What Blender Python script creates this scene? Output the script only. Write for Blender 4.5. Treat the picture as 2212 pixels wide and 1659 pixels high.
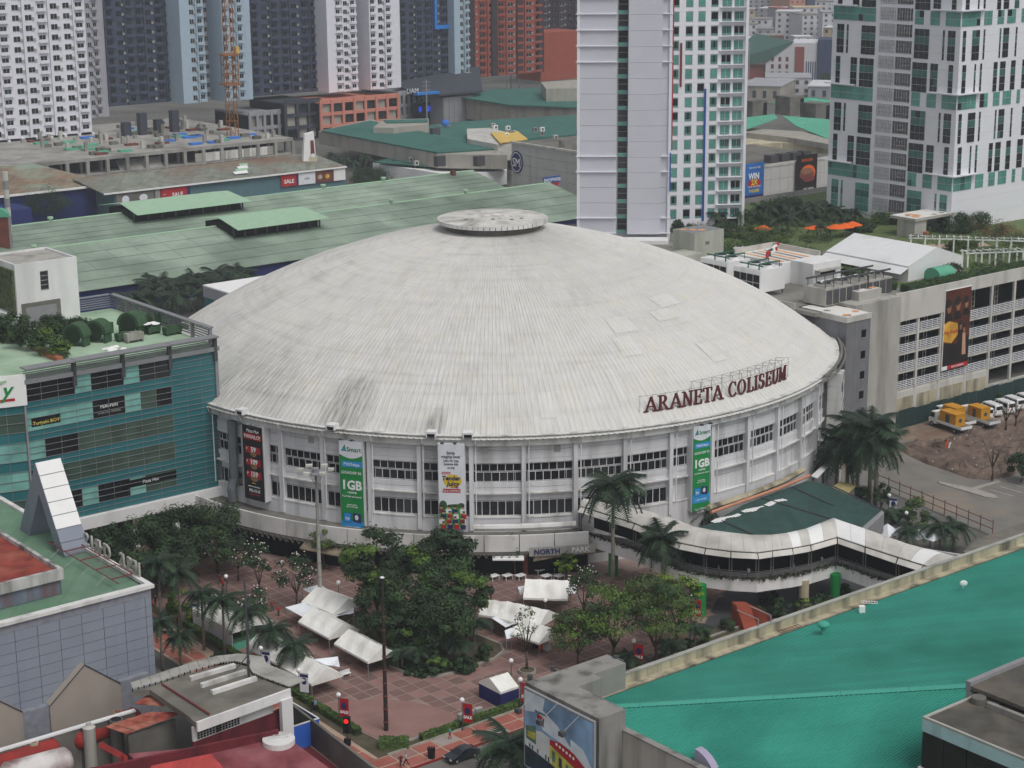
import bpy, bmesh, math, random
from mathutils import Vector, Matrix, noise
rnd = random.Random(7)
for o in list(bpy.data.objects): bpy.data.objects.remove(o)
SC = bpy.context.scene
COL = SC.collection
R = math.radians
# ------------------------------------------------------------------ camera
CAMP = Vector((0, -332, 101)); FPX, CX, CY = 4000.0, 1106.0, 829.5
PITCH, YAW, ROLL = R(14.8), R(0.57), R(0.45)
FW = Vector((math.sin(YAW)*math.cos(PITCH), math.cos(YAW)*math.cos(PITCH), -math.sin(PITCH)))
_r = FW.cross(Vector((0, 0, 1))).normalized(); _u = _r.cross(FW)
RT = math.cos(ROLL)*_r - math.sin(ROLL)*_u; UP = math.sin(ROLL)*_r + math.cos(ROLL)*_u
cam = bpy.data.cameras.new('camera'); camo = bpy.data.objects.new('camera', cam); COL.objects.link(camo)
camo.matrix_world = Matrix(((RT.x, UP.x, -FW.x, CAMP.x), (RT.y, UP.y, -FW.y, CAMP.y), (RT.z, UP.z, -FW.z, CAMP.z), (0, 0, 0, 1)))
cam.sensor_width = 36; cam.lens = 36*FPX/2212; cam.clip_end = 20000; cam.clip_start = 1
SC.camera = camo
# ------------------------------------------------------------------ sky and sun (bright overcast)
SUN_EL, SUN_AZ = R(58), R(142)          # azimuth clockwise from +Y
w = bpy.data.worlds.new('World'); SC.world = w; w.use_nodes = True
nt = w.node_tree; bg = nt.nodes['Background']
sky = nt.nodes.new('ShaderNodeTexSky'); sky.sky_type = 'NISHITA'; sky.sun_disc = False
sky.sun_elevation = SUN_EL; sky.sun_rotation = SUN_AZ; sky.air_density = 1.0; sky.dust_density = 4.0; sky.ozone_density = 1.0
hs = nt.nodes.new('ShaderNodeHueSaturation'); hs.inputs['Saturation'].default_value = 0.22
nt.links.new(sky.outputs[0], hs.inputs['Color']); nt.links.new(hs.outputs[0], bg.inputs[0]); bg.inputs[1].default_value = 0.13
sun = bpy.data.lights.new('sun', 'SUN'); sun.energy = 1.0; sun.angle = R(22); sun.color = (1, 0.97, 0.92)
suno = bpy.data.objects.new('sun', sun); COL.objects.link(suno)
sd = Vector((math.sin(SUN_AZ)*math.cos(SUN_EL), math.cos(SUN_AZ)*math.cos(SUN_EL), math.sin(SUN_EL)))
suno.rotation_euler = sd.to_track_quat('Z', 'Y').to_euler(); suno.location = sd*400
SC.view_settings.view_transform = 'Standard'; SC.view_settings.look = 'None'
SC.view_settings.exposure = -0.2; SC.view_settings.gamma = 1; SC.view_settings.use_curve_mapping = False
SC.render.engine = 'CYCLES'
SC.cycles.max_bounces = 5; SC.cycles.diffuse_bounces = 3; SC.cycles.glossy_bounces = 3; SC.cycles.transparent_max_bounces = 6
# ------------------------------------------------------------------ survey: photo pixel (2212 wide) -> point on a plane
GA = R(38); UX = Vector((math.cos(GA), math.sin(GA), 0)); VX = Vector((-math.sin(GA), math.cos(GA), 0))
def ray(x, y): return FW + RT*((x-CX)/FPX) - UP*((y-CY)/FPX)
def P(x, y, h=0.0):
    d = ray(x, y); return CAMP + d*((h-CAMP.z)/d.z)
def Q(x, y, h=0.0):
    p = P(x, y, h); return (p.dot(UX), p.dot(VX), p.z)
def atv(x, y, v):
    d = ray(x, y); p = CAMP + d*((v-CAMP.dot(VX))/d.dot(VX)); return (p.dot(UX), p.z)
def atu(x, y, u):
    d = ray(x, y); p = CAMP + d*((u-CAMP.dot(UX))/d.dot(UX)); return (p.dot(VX), p.z)
def hat(x, y, g):
    n = Vector((g.x-CAMP.x, g.y-CAMP.y, 0)); d = ray(x, y); return (CAMP + d*((g-CAMP).dot(n)/d.dot(n))).z
def W(u, v, z=0.0): return UX*u + VX*v + Vector((0, 0, z))
# ------------------------------------------------------------------ materials
def hx(s):
    s = s.lstrip('#'); f = lambda c: c/12.92 if c <= .04045 else ((c+.055)/1.055)**2.4
    return tuple(f(int(s[i:i+2], 16)/255) for i in (0, 2, 4))
MT = {}
def mat(name, col, rough=.85, n=.18, ns=.5, dirt=None, da=.5, ds=.08, streak=False, spec=.3, metal=0., sheet=None, bump=0., em=0., alpha=1.0):
    """col hex; n/ns fine tone noise; dirt hex stain colour with cover da and scale ds; sheet=(du,dv,amount,rot) tone per metal sheet"""
    if name in MT: return MT[name]
    m = bpy.data.materials.new(name); m.use_nodes = True; t = m.node_tree; N = t.nodes; L = t.links
    b = N['Principled BSDF']; b.inputs['Roughness'].default_value = rough; b.inputs['Specular IOR Level'].default_value = spec
    b.inputs['Metallic'].default_value = metal
    c = hx(col); m.diffuse_color = (*c, 1)
    g = N.new('ShaderNodeNewGeometry')
    def vec(sx, sy, sz, rot=0.):
        mp = N.new('ShaderNodeMapping'); mp.vector_type = 'POINT'; mp.inputs['Scale'].default_value = (sx, sy, sz); mp.inputs['Rotation'].default_value = (0, 0, rot)
        L.new(g.outputs['Position'], mp.inputs[0]); return mp.outputs[0]
    def mixc(f, a, bb, mode='MIX'):
        x = N.new('ShaderNodeMix'); x.data_type = 'RGBA'; x.blend_type = mode
        for s, v in ((0, f), (6, a), (7, bb)):
            if hasattr(v, 'is_output'): L.new(v, x.inputs[s])
            else: x.inputs[s].default_value = v if s == 0 else (*v, 1)
        return x.outputs[2]
    def nz(v, sc, det=3):
        x = N.new('ShaderNodeTexNoise'); x.inputs['Scale'].default_value = sc; x.inputs['Detail'].default_value = det; L.new(v, x.inputs['Vector']); return x.outputs[0]
    def ramp(v, a, bb):
        x = N.new('ShaderNodeMapRange'); x.inputs[1].default_value = a; x.inputs[2].default_value = bb; L.new(v, x.inputs[0]); return x.outputs[0]
    cur = c
    if n: cur = mixc(ramp(nz(vec(1, 1, 1), ns, 4), .3, .7), tuple(k*(1-n) for k in c), tuple(min(1, k*(1+n*.6)) for k in c))
    if sheet:
        du, dv, am, rot = sheet
        fl = N.new('ShaderNodeVectorMath'); fl.operation = 'FLOOR'; L.new(vec(1/du, 1/dv, 0, rot), fl.inputs[0])
        wn = N.new('ShaderNodeTexWhiteNoise'); wn.noise_dimensions = '2D'; L.new(fl.outputs[0], wn.inputs['Vector'])
        cur = mixc(am, cur, mixc(wn.outputs['Value'], (.55, .55, .55), (1.25, 1.25, 1.25)), 'MULTIPLY')
    if dirt:
        v = vec(1, 1, .12) if streak else vec(1, 1, 1)
        f = ramp(nz(v, ds*(6 if streak else 1), 6), .62-.3*da, .78-.12*da)
        cur = mixc(f, cur, hx(dirt))
    if hasattr(cur, 'is_output'): L.new(cur, b.inputs['Base Color'])
    else: b.inputs['Base Color'].default_value = (*cur, 1)
    if bump:
        bp = N.new('ShaderNodeBump'); bp.inputs['Strength'].default_value = bump; bp.inputs['Distance'].default_value = .08
        L.new(nz(vec(1, 1, 1), ns*4, 3), bp.inputs['Height']); L.new(bp.outputs[0], b.inputs['Normal'])
    if em:
        b.inputs['Emission Color'].default_value = (*c, 1); b.inputs['Emission Strength'].default_value = em
    MT[name] = m; return m
# ------------------------------------------------------------------ mesh builder
class MB:
    def __init__(s, m=None): s.v = []; s.f = []; s.mi = []; s.mats = []; s.cur = 0; s.sm = []; s.smooth = False; s.m(m) if m else None
    def m(s, m):
        m = MT[m] if isinstance(m, str) else m
        if m not in s.mats: s.mats.append(m)
        s.cur = s.mats.index(m); return s
    def add(s, vs, fs):
        o = len(s.v); s.v += [tuple(p) for p in vs]
        for f in fs: s.f.append([i+o for i in f]); s.mi.append(s.cur); s.sm.append(s.smooth)
        return s
    def quad(s, a, b, c, d): return s.add([a, b, c, d], [(0, 1, 2, 3)])
    def box(s, x0, x1, y0, y1, z0, z1):
        return s.add([(x0, y0, z0), (x1, y0, z0), (x1, y1, z0), (x0, y1, z0), (x0, y0, z1), (x1, y0, z1), (x1, y1, z1), (x0, y1, z1)],
                     [(3, 2, 1, 0), (4, 5, 6, 7), (0, 1, 5, 4), (1, 2, 6, 5), (2, 3, 7, 6), (3, 0, 4, 7)])
    def prism(s, pts, z0, z1):
        ar = sum(pts[i][0]*pts[(i+1) % len(pts)][1]-pts[(i+1) % len(pts)][0]*pts[i][1] for i in range(len(pts)))
        if ar < 0: pts = pts[::-1]
        n = len(pts); g = lambda z, p: z(p) if callable(z) else z
        return s.add([(p[0], p[1], g(z0, p)) for p in pts]+[(p[0], p[1], g(z1, p)) for p in pts],
                     [tuple(range(n-1, -1, -1)), tuple(range(n, 2*n))]+[(i, (i+1) % n, n+(i+1) % n, n+i) for i in range(n)])
    def sheet(s, pts, z):
        ar = sum(pts[i][0]*pts[(i+1) % len(pts)][1]-pts[(i+1) % len(pts)][0]*pts[i][1] for i in range(len(pts)))
        if ar < 0: pts = pts[::-1]
        return s.add([(p[0], p[1], z) for p in pts], [tuple(range(len(pts)))])
    def cyl(s, x, y, z0, z1, r0, r1=None, n=10, cap=True):
        r1 = r0 if r1 is None else r1
        vs = [(x+r*math.cos(2*math.pi*i/n), y+r*math.sin(2*math.pi*i/n), z) for z, r in ((z0, r0), (z1, r1)) for i in range(n)]
        fs = [(i, (i+1) % n, n+(i+1) % n, n+i) for i in range(n)]
        if cap: fs += [tuple(range(n-1, -1, -1)), tuple(range(n, 2*n))]
        return s.add(vs, fs)
    def tube(s, pts, r, n=6, cap=True):
        pts = [Vector(p) for p in pts]; rs = r if isinstance(r, (list, tuple)) else [r]*len(pts); vs = []
        for i, p in enumerate(pts):
            d = (pts[min(i+1, len(pts)-1)]-pts[max(i-1, 0)]).normalized()
            a = d.orthogonal().normalized() if abs(d.z) < .9 else Vector((1, 0, 0)).cross(d).normalized()
            if abs(d.z) < .9: a = d.cross(Vector((0, 0, 1))).normalized()
            b = d.cross(a)
            vs += [p+(a*math.cos(2*math.pi*k/n)+b*math.sin(2*math.pi*k/n))*rs[i] for k in range(n)]
        fs = [(i*n+k, i*n+(k+1) % n, (i+1)*n+(k+1) % n, (i+1)*n+k) for i in range(len(pts)-1) for k in range(n)]
        if cap: fs += [tuple(range(n-1, -1, -1)), tuple((len(pts)-1)*n+k for k in range(n))]
        return s.add(vs, fs)
    def bar(s, a, b, t=.1): return s.tube([a, b], t*.7, 4)
    def lathe(s, prof, n=32, a0=0., a1=2*math.pi):
        full = abs(a1-a0-2*math.pi) < 1e-6; k = n if full else n+1
        vs = [(r*math.sin(a0+(a1-a0)*i/n), -r*math.cos(a0+(a1-a0)*i/n), z) for r, z in prof for i in range(k)]
        fs = [(j*k+i, j*k+(i+1) % k, (j+1)*k+(i+1) % k, (j+1)*k+i) for j in range(len(prof)-1) for i in range(n)]
        return s.add(vs, fs)
    def ball(s, c, r, n=10, m=6, sx=1, sy=1, sz=1):
        vs = [(c[0]+sx*r*math.sin(math.pi*j/m)*math.cos(2*math.pi*i/n), c[1]+sy*r*math.sin(math.pi*j/m)*math.sin(2*math.pi*i/n), c[2]-sz*r*math.cos(math.pi*j/m)) for j in range(m+1) for i in range(n)]
        return s.add(vs, [(j*n+i, j*n+(i+1) % n, (j+1)*n+(i+1) % n, (j+1)*n+i) for j in range(m) for i in range(n)])
    def mesh(s, name):
        me = bpy.data.meshes.new(name); me.from_pydata(s.v, [], s.f)
        for m in s.mats: me.materials.append(m)
        me.polygons.foreach_set('material_index', s.mi); me.polygons.foreach_set('use_smooth', s.sm); me.update(); return me
    def obj(s, name, parent=None, loc=(0, 0, 0), rz=0.): return inst(name, s.mesh(name), parent, loc, rz)
def inst(name, me, parent=None, loc=(0, 0, 0), rz=0., sc=None, rot=None):
    o = bpy.data.objects.new(name, me); COL.objects.link(o); o.parent = parent; o.location = loc
    o.rotation_euler = rot or (0, 0, rz)
    if sc: o.scale = sc if isinstance(sc, (tuple, list)) else (sc, sc, sc)
    return o
def tag(o, label=None, cat=None, group=None, kind=None):
    if label: o['label'] = label
    if cat: o['category'] = cat
    if group: o['group'] = group
    if kind: o['kind'] = kind
    return o
def thing(name, label, cat, u=0., v=0., z=0., rot=0., group=None, world=None):
    """an Empty on the city grid (38 degrees) that parents its parts"""
    o = bpy.data.objects.new(name, None); COL.objects.link(o); o.location = world if world is not None else W(u, v, z)
    o.rotation_euler = (0, 0, GA+R(rot) if world is None else R(rot)); o.empty_display_size = 1
    return tag(o, label, cat, group)
def copy_tree(o, parent=None):
    c = o.copy(); COL.objects.link(c); c.parent = parent
    for ch in o.children: copy_tree(ch, c)
    return c
# flat lettering: built-in font turned into mesh (x right, z up, facing -y)
TXT = {}
def text_mesh(s, size, m, ext=.02, bold=0., shear=0.):
    k = (s, size, m, ext, bold, shear)
    if k in TXT: return TXT[k]
    cu = bpy.data.curves.new('t', 'FONT'); cu.body = s; cu.size = size; cu.extrude = ext; cu.resolution_u = 2; cu.align_x = 'CENTER'; cu.offset = bold; cu.shear = shear
    o = bpy.data.objects.new('t', cu); me = bpy.data.meshes.new_from_object(o)
    me.transform(Matrix.Rotation(math.pi/2, 4, 'X')); me.materials.clear(); me.materials.append(MT[m]); me.name = 'lettering'
    bpy.data.objects.remove(o); bpy.data.curves.remove(cu); TXT[k] = me; return me
def text(s, size, m, parent, loc, rz=0., ext=.02, bold=0., sx=1., name='lettering', rot=None, shear=0.):
    return inst(name, text_mesh(s, size, m, ext, bold, shear), parent, loc, rz, (sx, 1, 1), rot)
# ================================================================== materials
mat('ground_city', '#6b6a66', n=.25, ns=.05, dirt='#55534e', ds=.03)
mat('lot_asphalt', '#7d7a75', n=.16, ns=.25, dirt='#a08b78', da=.35, ds=.05)
mat('road_asphalt', '#77746f', n=.12, ns=.4)
mat('dark_asphalt', '#4a4a4c', n=.15, ns=.4)
mat('slab_red', '#80655f', n=.16, ns=.35, dirt='#6f5a56', da=.55, ds=.16)
mat('slab_pink', '#95746e', n=.14, ns=.3, dirt='#8a6a64', da=.5, ds=.2)
mat('slab_joint', '#95817a', n=.15, ns=.5)
mat('slab_orange', '#a5655a', n=.13, ns=.5, dirt='#96584c', da=.45, ds=.3)
mat('slab_cream', '#b49c8a', n=.14, ns=.5)
mat('slab_grey', '#a59a94', n=.12, ns=.5)
mat('kerb_red', '#8c2f2c', n=.2, ns=1)
mat('kerb_grey', '#a29d95', n=.2, ns=1)
mat('soil', '#5c5546', n=.3, ns=.6, dirt='#46452f', da=.6, ds=.3)
mat('dirt', '#75645a', n=.35, ns=.5, dirt='#4e413a', da=.65, ds=.16, bump=1.)
mat('dirt2', '#8a796b', n=.3, ns=.5, dirt='#775f50', da=.5, ds=.15, bump=.6)
mat('grass', '#5f7d3c', n=.35, ns=1.5)
mat('line_white', '#d0cfca', n=.1)
mat('concrete', '#aeaca6', n=.1, ns=.3, dirt='#85827b', da=.45, ds=.05, streak=True)
mat('concrete_light', '#c6c4be', n=.08, ns=.3, dirt='#a19e96', da=.4, ds=.05, streak=True)
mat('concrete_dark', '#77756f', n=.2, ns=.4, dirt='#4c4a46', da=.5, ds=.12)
mat('concrete_moss', '#b9b097', n=.15, ns=.5, dirt='#5f5c50', da=.62, ds=.09, streak=True)
mat('white', '#e4e4e4', n=.04, ns=.3, dirt='#c4c4c4', da=.3, ds=.04, streak=True)
mat('white_dirty', '#dedddb', n=.08, ns=.4, dirt='#a3a29d', da=.5, ds=.06, streak=True)
mat('white_clean', '#efefee', n=.03, ns=.5)
mat('steel', '#8f8f92', n=.1, ns=1)
mat('dark_steel', '#4d4d50', n=.15, ns=1)
mat('black', '#1d1d20', n=.1)
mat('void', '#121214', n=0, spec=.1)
mat('glass_dark', '#1e2023', rough=.12, n=.3, ns=.15, spec=.5)
mat('glass_dim', '#34383b', rough=.15, n=.4, ns=.12, spec=.5)
mat('red', '#b3252c', n=.08)
mat('blue', '#27529e', n=.08)
mat('navy', '#2b2d66', n=.15)
mat('orange', '#e8672a', n=.08)
mat('maroon', '#7a3638', n=.15, ns=1)
mat('brown_red', '#7b453b', n=.25, ns=.6, dirt='#5a332d', ds=.3)
mat('yellow', '#e0c32f', n=.06)
mat('green_sign', '#1e8a46', n=.05)
mat('sky_sign', '#2f95d6', n=.05)
mat('trunk_grey', '#8d877d', n=.25, ns=2)
mat('trunk_brown', '#54463b', n=.3, ns=2)
# ================================================================== the setting
def struct(name, mb, kind='structure', parent=None):
    o = mb.obj(name, parent, (0, 0, 0), 0 if parent else GA); return tag(o, kind=kind)
g = MB('ground_city'); g.sheet([(-900, -650), (2600, -650), (2600, 2600), (-900, 2600)], -.05); struct('ground', g)
def inpoly(x, y, p):
    c = False; j = len(p)-1
    for i in range(len(p)):
        if (p[i][1] > y) != (p[j][1] > y) and x < (p[j][0]-p[i][0])*(y-p[i][1])/(p[j][1]-p[i][1])+p[i][0]: c = not c
        j = i
    return c
def offs(p, d):   # shrink a polygon towards its centroid by about d
    cx = sum(a[0] for a in p)/len(p); cy = sum(a[1] for a in p)/len(p); o = []
    for a in p:
        l = math.hypot(a[0]-cx, a[1]-cy); o.append((cx+(a[0]-cx)*(1-d/l), cy+(a[1]-cy)*(1-d/l)))
    return o
m = MB('soil'); m.sheet([(-93, 0), (-84, 0), (-84, -87), (-20, -87), (-20, -91), (-93, -91)], .018); struct('hedge_bed', m)
# road along the front of the plaza and the drive under the footbridge
m = MB('road_asphalt'); m.sheet([(-140, -118), (-10, -118), (20, -112), (20, -95.9), (-140, -95.9)], .0); struct('road', m)
DRIVE = [(-14.3, -77.1), (-20, -79.1), (-28.8, -85.4), (-34.7, -89), (-34.7, -96), (20, -96), (20, -70), (0, -72)]
m = MB('dark_asphalt'); m.sheet(DRIVE, .012); struct('driveway', m)
# plaza: joint-coloured bed with clay slabs standing proud of it
PLAZA = [(-86, 2), (-86.3, -66), (-87.2, -80), (-86.5, -86.5), (-83.5, -89), (-74, -89), (-45, -89.4), (-35, -88.8), (-28.8, -85.2), (-20, -78.9), (-12, -75), (0, -66), (0, 2)]
ISLE = [(-72.3, -60), (-72.4, -71.5), (-71.6, -74.3), (-69.8, -76.1), (-67, -76.6), (-60, -76.3), (-57.6, -75.2), (-56.4, -73), (-57, -66), (-61, -57), (-67, -52), (-70.5, -54)]
STAGE = [(-86.3, -73)]+[(-84.9+10.2*math.sin(t*.1571)*1.0, -75-13.5*(1-math.cos(t*.1571))) for t in range(1, 10)]+[(-74.6, -88.8), (-83.5, -88.8), (-86.2, -86.5), (-87, -80)]
m = MB('slab_joint'); m.sheet(PLAZA, .03); pl = struct('plaza', m)
cells = []; S = 2.1
for i in range(-43, 1):
    for j in range(-45, 2):
        u, v = i*S, j*S; c = (u+S/2, v+S/2)
        if not inpoly(*c, PLAZA) or inpoly(*c, ISLE) or inpoly(*c, STAGE): continue
        p = W(*c); r = p.length
        if r < 66 : continue
        cells.append(((p-CAMP).length, u, v))
cells.sort(); bx = []
for k in range(3):
    for mm in ('slab_red', 'slab_pink', 'slab_red'):
        bx.append(MB(mm).box(.14, S-.14, .14, S-.14, 0, .02+.006*k).mesh('paving_slab'))
far = MB('slab_red')
for n_, (d, u, v) in enumerate(cells):
    if n_ < 299: inst('paving_slab', bx[rnd.randrange(9)], pl, (u, v, .031))
    else: far.box(u+.14, u+S-.14, v+.14, v+S-.14, .031, .055+rnd.random()*.01)
if far.v: tag(far.obj('far_paving', pl), kind='stuff')
m = MB('slab_pink'); m.prism(STAGE, .032, .075); m.obj('round_paving', pl)
# red pavement outside the hedge, with cream bands
def pavement(name, poly, u0, u1, v0, v1, du, dv, au, av):
    m = MB('slab_cream'); m.sheet(poly, .05); pv = struct(name, m)
    me = [MB(x).box(.14, du-.14, .14, dv-.14, 0, .03).mesh('paving_slab') for x in ('slab_orange', 'slab_orange', 'slab_orange', 'slab_pink', 'slab_grey')]
    i = 0
    for a in range(int((u1-u0)/du)):
        for b in range(int((v1-v0)/dv)):
            u, v = u0+a*du, v0+b*dv
            if all(inpoly(u+x*du, v+y*dv, poly) for x in (.1, .9) for y in (.1, .9)):
                inst('paving_slab', me[rnd.choice((0, 0, 1, 2, 3, 0, 0, 4))], pv, (u, v, .052))
    return pv
pavement('front_pavement', [(-91, -90.9), (-20, -90.9), (-20, -95.4), (-84, -95.5), (-91, -95.5)], -91, -20, -95.3, -90.9, 3.1, 2.15, 0, 0)
pavement('left_pavement', [(-93.8, -20), (-87.6, -20), (-89.4, -91), (-95, -91), (-94.5, -60)], -93.9, -87.2, -91, -20, 2.05, 2.9, 0, 0)
m = MB('kerb_red'); m.box(-92, -20, -95.85, -95.5, -.02, .16); struct('kerb', m)
m = MB('kerb_grey'); m.box(-88, -20, -91.0, -90.75, .03, .2); m.box(-84, -20, -89.6, -89.3, .03, .25); struct('hedge_kerb', m)
m = MB('soil'); m.prism(ISLE, .03, .3); isl = struct('planting_bed', m)
m = MB('kerb_grey')
for i in range(len(ISLE)):
    a, b = Vector(ISLE[i]), Vector(ISLE[(i+1) % len(ISLE)]); d = (b-a).normalized(); n_ = Vector((-d.y, d.x))*.15
    m.prism([a-n_, b-n_, b+n_, a+n_], .03, .38)
m.obj('bed_kerb', isl)
# parking lot, dug-up dirt and kerb islands on the right
m = MB('lot_asphalt'); m.sheet([(30, -40), (130, -39), (130, -130), (20, -112), (20, -95), (33, -88), (38.5, -60)], .02); struct('parking_lot', m)
DIRT = [(60, -45), (57.5, -50.5), (55.7, -56.5), (55.5, -61), (54.6, -66.4), (56.6, -69.6), (61, -70.8), (66.2, -70), (72, -66), (82, -62), (95, -61), (112, -60), (112, -50), (92, -48), (78, -47), (70.7, -48.5), (65.5, -45.2)]
m = MB('dirt')
cx, cy = 72, -58; RN = 26; NS = 150
def dirt_edge(t):
    k = t*len(DIRT)/NS; i = int(k); f = k-i; a, b = DIRT[i % len(DIRT)], DIRT[(i+1) % len(DIRT)]
    return a[0]+(b[0]-a[0])*f, a[1]+(b[1]-a[1])*f
vs = []
for j in range(RN+1):
    for i in range(NS):
        ex, ey = dirt_edge(i); f = 1-j/RN; x, y = cx+(ex-cx)*f, cy+(ey-cy)*f
        z = .03 if j == 0 else .15+1.5*max(0, noise.noise(Vector((x*.2, y*.2, 3))))+.9*noise.noise(Vector((x*.6, y*.6, 1)))*.7+.5*abs(noise.noise(Vector((x*1.4, y*1.4, 7))))
        vs.append((x+(noise.noise(Vector((x, y, 9)))*.8 if j else 0), y, max(.03, z)))
m.add(vs, [(j*NS+i, j*NS+(i+1) % NS, (j+1)*NS+(i+1) % NS, (j+1)*NS+i) for j in range(RN) for i in range(NS)])
struct('dug_up_earth', m)
m = MB('dirt2'); m.sheet([(60, -39), (78, -38.5), (112, -38.2), (112, -49.9), (92, -47.9), (78, -46.9), (70.7, -48.4), (66, -45)], .03); struct('bare_earth_strip', m)
m = MB('kerb_grey')
m.prism([(48.2, -65.5), (48.9, -64.6), (50.5, -70.6), (57.4, -71), (57.4, -71.6), (50.7, -71.7), (50.3, -76), (49.2, -77.2), (48.2, -75.5)], .02, .17); struct('kerb_island', m)
m = MB('line_white')
for i in range(6):
    m.box(52.5+i*2.7, 52.6+i*2.7, -78+i*.2, -73.2, .02, .026)
struct('parking_lines', m)
# loose stones on the dug-up earth
m = MB('concrete')
for k in range(45):
    u = rnd.uniform(55, 95); v = rnd.uniform(-70, -47)
    if inpoly(u, v, DIRT):
        s = rnd.uniform(.1, .35); m.ball((u, v, .5+rnd.random()*.4), s, 5, 3, 1, .8, .6)
tag(m.obj('loose_stones', None, rz=GA), 'pale loose stones scattered over the dug-up brown earth', 'stones', kind='stuff')
# ================================================================== the coliseum (world origin, angle a clockwise seen from the front)
mat('fascia', '#d9d9d6', n=.08, ns=.4, dirt='#97958f', da=.5, ds=.07, streak=True)
mat('wall_white', '#dddde0', n=.07, ns=.3, dirt='#adadac', da=.42, ds=.06, streak=True)
mat('sign_red', '#5e2527', n=.1, ns=1)
mat('tin_grey', '#6e7378', n=.15, ns=.6, spec=.4)
def dome_mat(name, base, dark, amt):
    m = bpy.data.materials.new(name); m.use_nodes = True; t = m.node_tree; N, L = t.nodes, t.links; b = N['Principled BSDF']
    b.inputs['Roughness'].default_value = .8; b.inputs['Specular IOR Level'].default_value = .25
    g = N.new('ShaderNodeNewGeometry'); sp = N.new('ShaderNodeSeparateXYZ'); L.new(g.outputs['Position'], sp.inputs[0])
    def mth(op, a, bb=0.):
        x = N.new('ShaderNodeMath'); x.operation = op
        for i, v in enumerate((a, bb)):
            if hasattr(v, 'is_output'): L.new(v, x.inputs[i])
            else: x.inputs[i].default_value = v
        return x.outputs[0]
    ang = mth('ARCTAN2', sp.outputs[0], mth('MULTIPLY', sp.outputs[1], -1.))
    rad = mth('SQRT', mth('ADD', mth('MULTIPLY', sp.outputs[0], sp.outputs[0]), mth('MULTIPLY', sp.outputs[1], sp.outputs[1])))
    def comb(a, bb):
        x = N.new('ShaderNodeCombineXYZ'); L.new(a, x.inputs[0]); L.new(bb, x.inputs[1]); return x.outputs[0]
    def nz(v, sc, det):
        x = N.new('ShaderNodeTexNoise'); x.inputs['Scale'].default_value = sc; x.inputs['Detail'].default_value = det; L.new(v, x.inputs[0]); return x.outputs[0]
    def rmp(v, a, bb, c=0., d=1.):
        x = N.new('ShaderNodeMapRange'); x.inputs[1].default_value = a; x.inputs[2].default_value = bb; x.inputs[3].default_value = c; x.inputs[4].default_value = d; L.new(v, x.inputs[0]); return x.outputs[0]
    def mix(f, a, bb):
        x = N.new('ShaderNodeMix'); x.data_type = 'RGBA'
        for s, v in ((0, f), (6, a), (7, bb)):
            if hasattr(v, 'is_output'): L.new(v, x.inputs[s])
            else: x.inputs[s].default_value = v if s == 0 else (*v, 1)
        return x.outputs[2]
    streak = nz(comb(mth('MULTIPLY', ang, 75.), mth('MULTIPLY', rad, .18)), 1.6, 5)      # runs down the slope
    fine = nz(comb(mth('MULTIPLY', ang, 240.), mth('MULTIPLY', rad, .35)), 1.0, 3)
    cloud = nz(comb(mth('MULTIPLY', ang, 6.), mth('MULTIPLY', rad, .11)), 1.2, 5)
    ringn = nz(comb(mth('MULTIPLY', ang, 2.), mth('MULTIPLY', rad, .9)), 1.0, 4)
    # weathering is heaviest on the western (left) side of the roof
    west = rmp(sp.outputs[0], -45., 30., 1., .48)
    sootsum = mth('MULTIPLY', mth('ADD', mth('ADD', mth('MULTIPLY', rmp(streak, .42, .72), .6), mth('MULTIPLY', rmp(cloud, .45, .75), .45)), mth('ADD', mth('MULTIPLY', rmp(fine, .5, .75), .55), mth('MULTIPLY', rmp(ringn, .5, .7), .35))), west)
    def spot(a0, r0, wa, wr):
        da = mth('MULTIPLY', mth('SUBTRACT', ang, a0), 1/wa); dr = mth('MULTIPLY', mth('SUBTRACT', rad, r0), 1/wr)
        return rmp(mth('ADD', mth('MULTIPLY', da, da), mth('MULTIPLY', dr, dr)), 0., 1., 1., 0.)
    st = mth('MULTIPLY', mth('ADD', spot(R(-23), 58.5, .09, 7.), mth('ADD', mth('MULTIPLY', spot(R(-42), 57., .22, 8.), .55), mth('MULTIPLY', spot(R(-8.5), 60.5, .028, 3.5), 1.2))), rmp(streak, .3, .65, .3, 1.2))
    tot = mth('MINIMUM', mth('ADD', mth('MULTIPLY', sootsum, amt), mth('MULTIPLY', st, .45)), .92)
    warm = mix(rmp(nz(comb(mth('MULTIPLY', ang, 9.), mth('MULTIPLY', rad, .2)), 1.3, 3), .5, .8), hx(base), hx('#d8d4c9'))
    L.new(mix(tot, warm, hx(dark)), b.inputs['Base Color']); MT[name] = m; return m
dome_mat('dome_roof', '#d6d5d2', '#6a6865', .42)
dome_mat('dome_sheet_new', '#dad9d6', '#6a6865', .32)
mat('cupola_roof', '#d0cec8', n=.15, ns=.5, dirt='#8d8a84', da=.5, ds=.3)
RS = 101.; Z0 = 21.75
def dz(r): return Z0 + math.sqrt(RS*RS-r*r) - math.sqrt(RS*RS-62.*62.) - .95*math.sin(math.pi*min(1., max(0., (r-8.5)/53.5)))
def pol(r, a, z=0.): return Vector((r*math.sin(a), -r*math.cos(a), z))
col = thing('coliseum', 'round white coliseum with a huge shallow ribbed dome roof', 'arena', world=(0, 0, 0))
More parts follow.
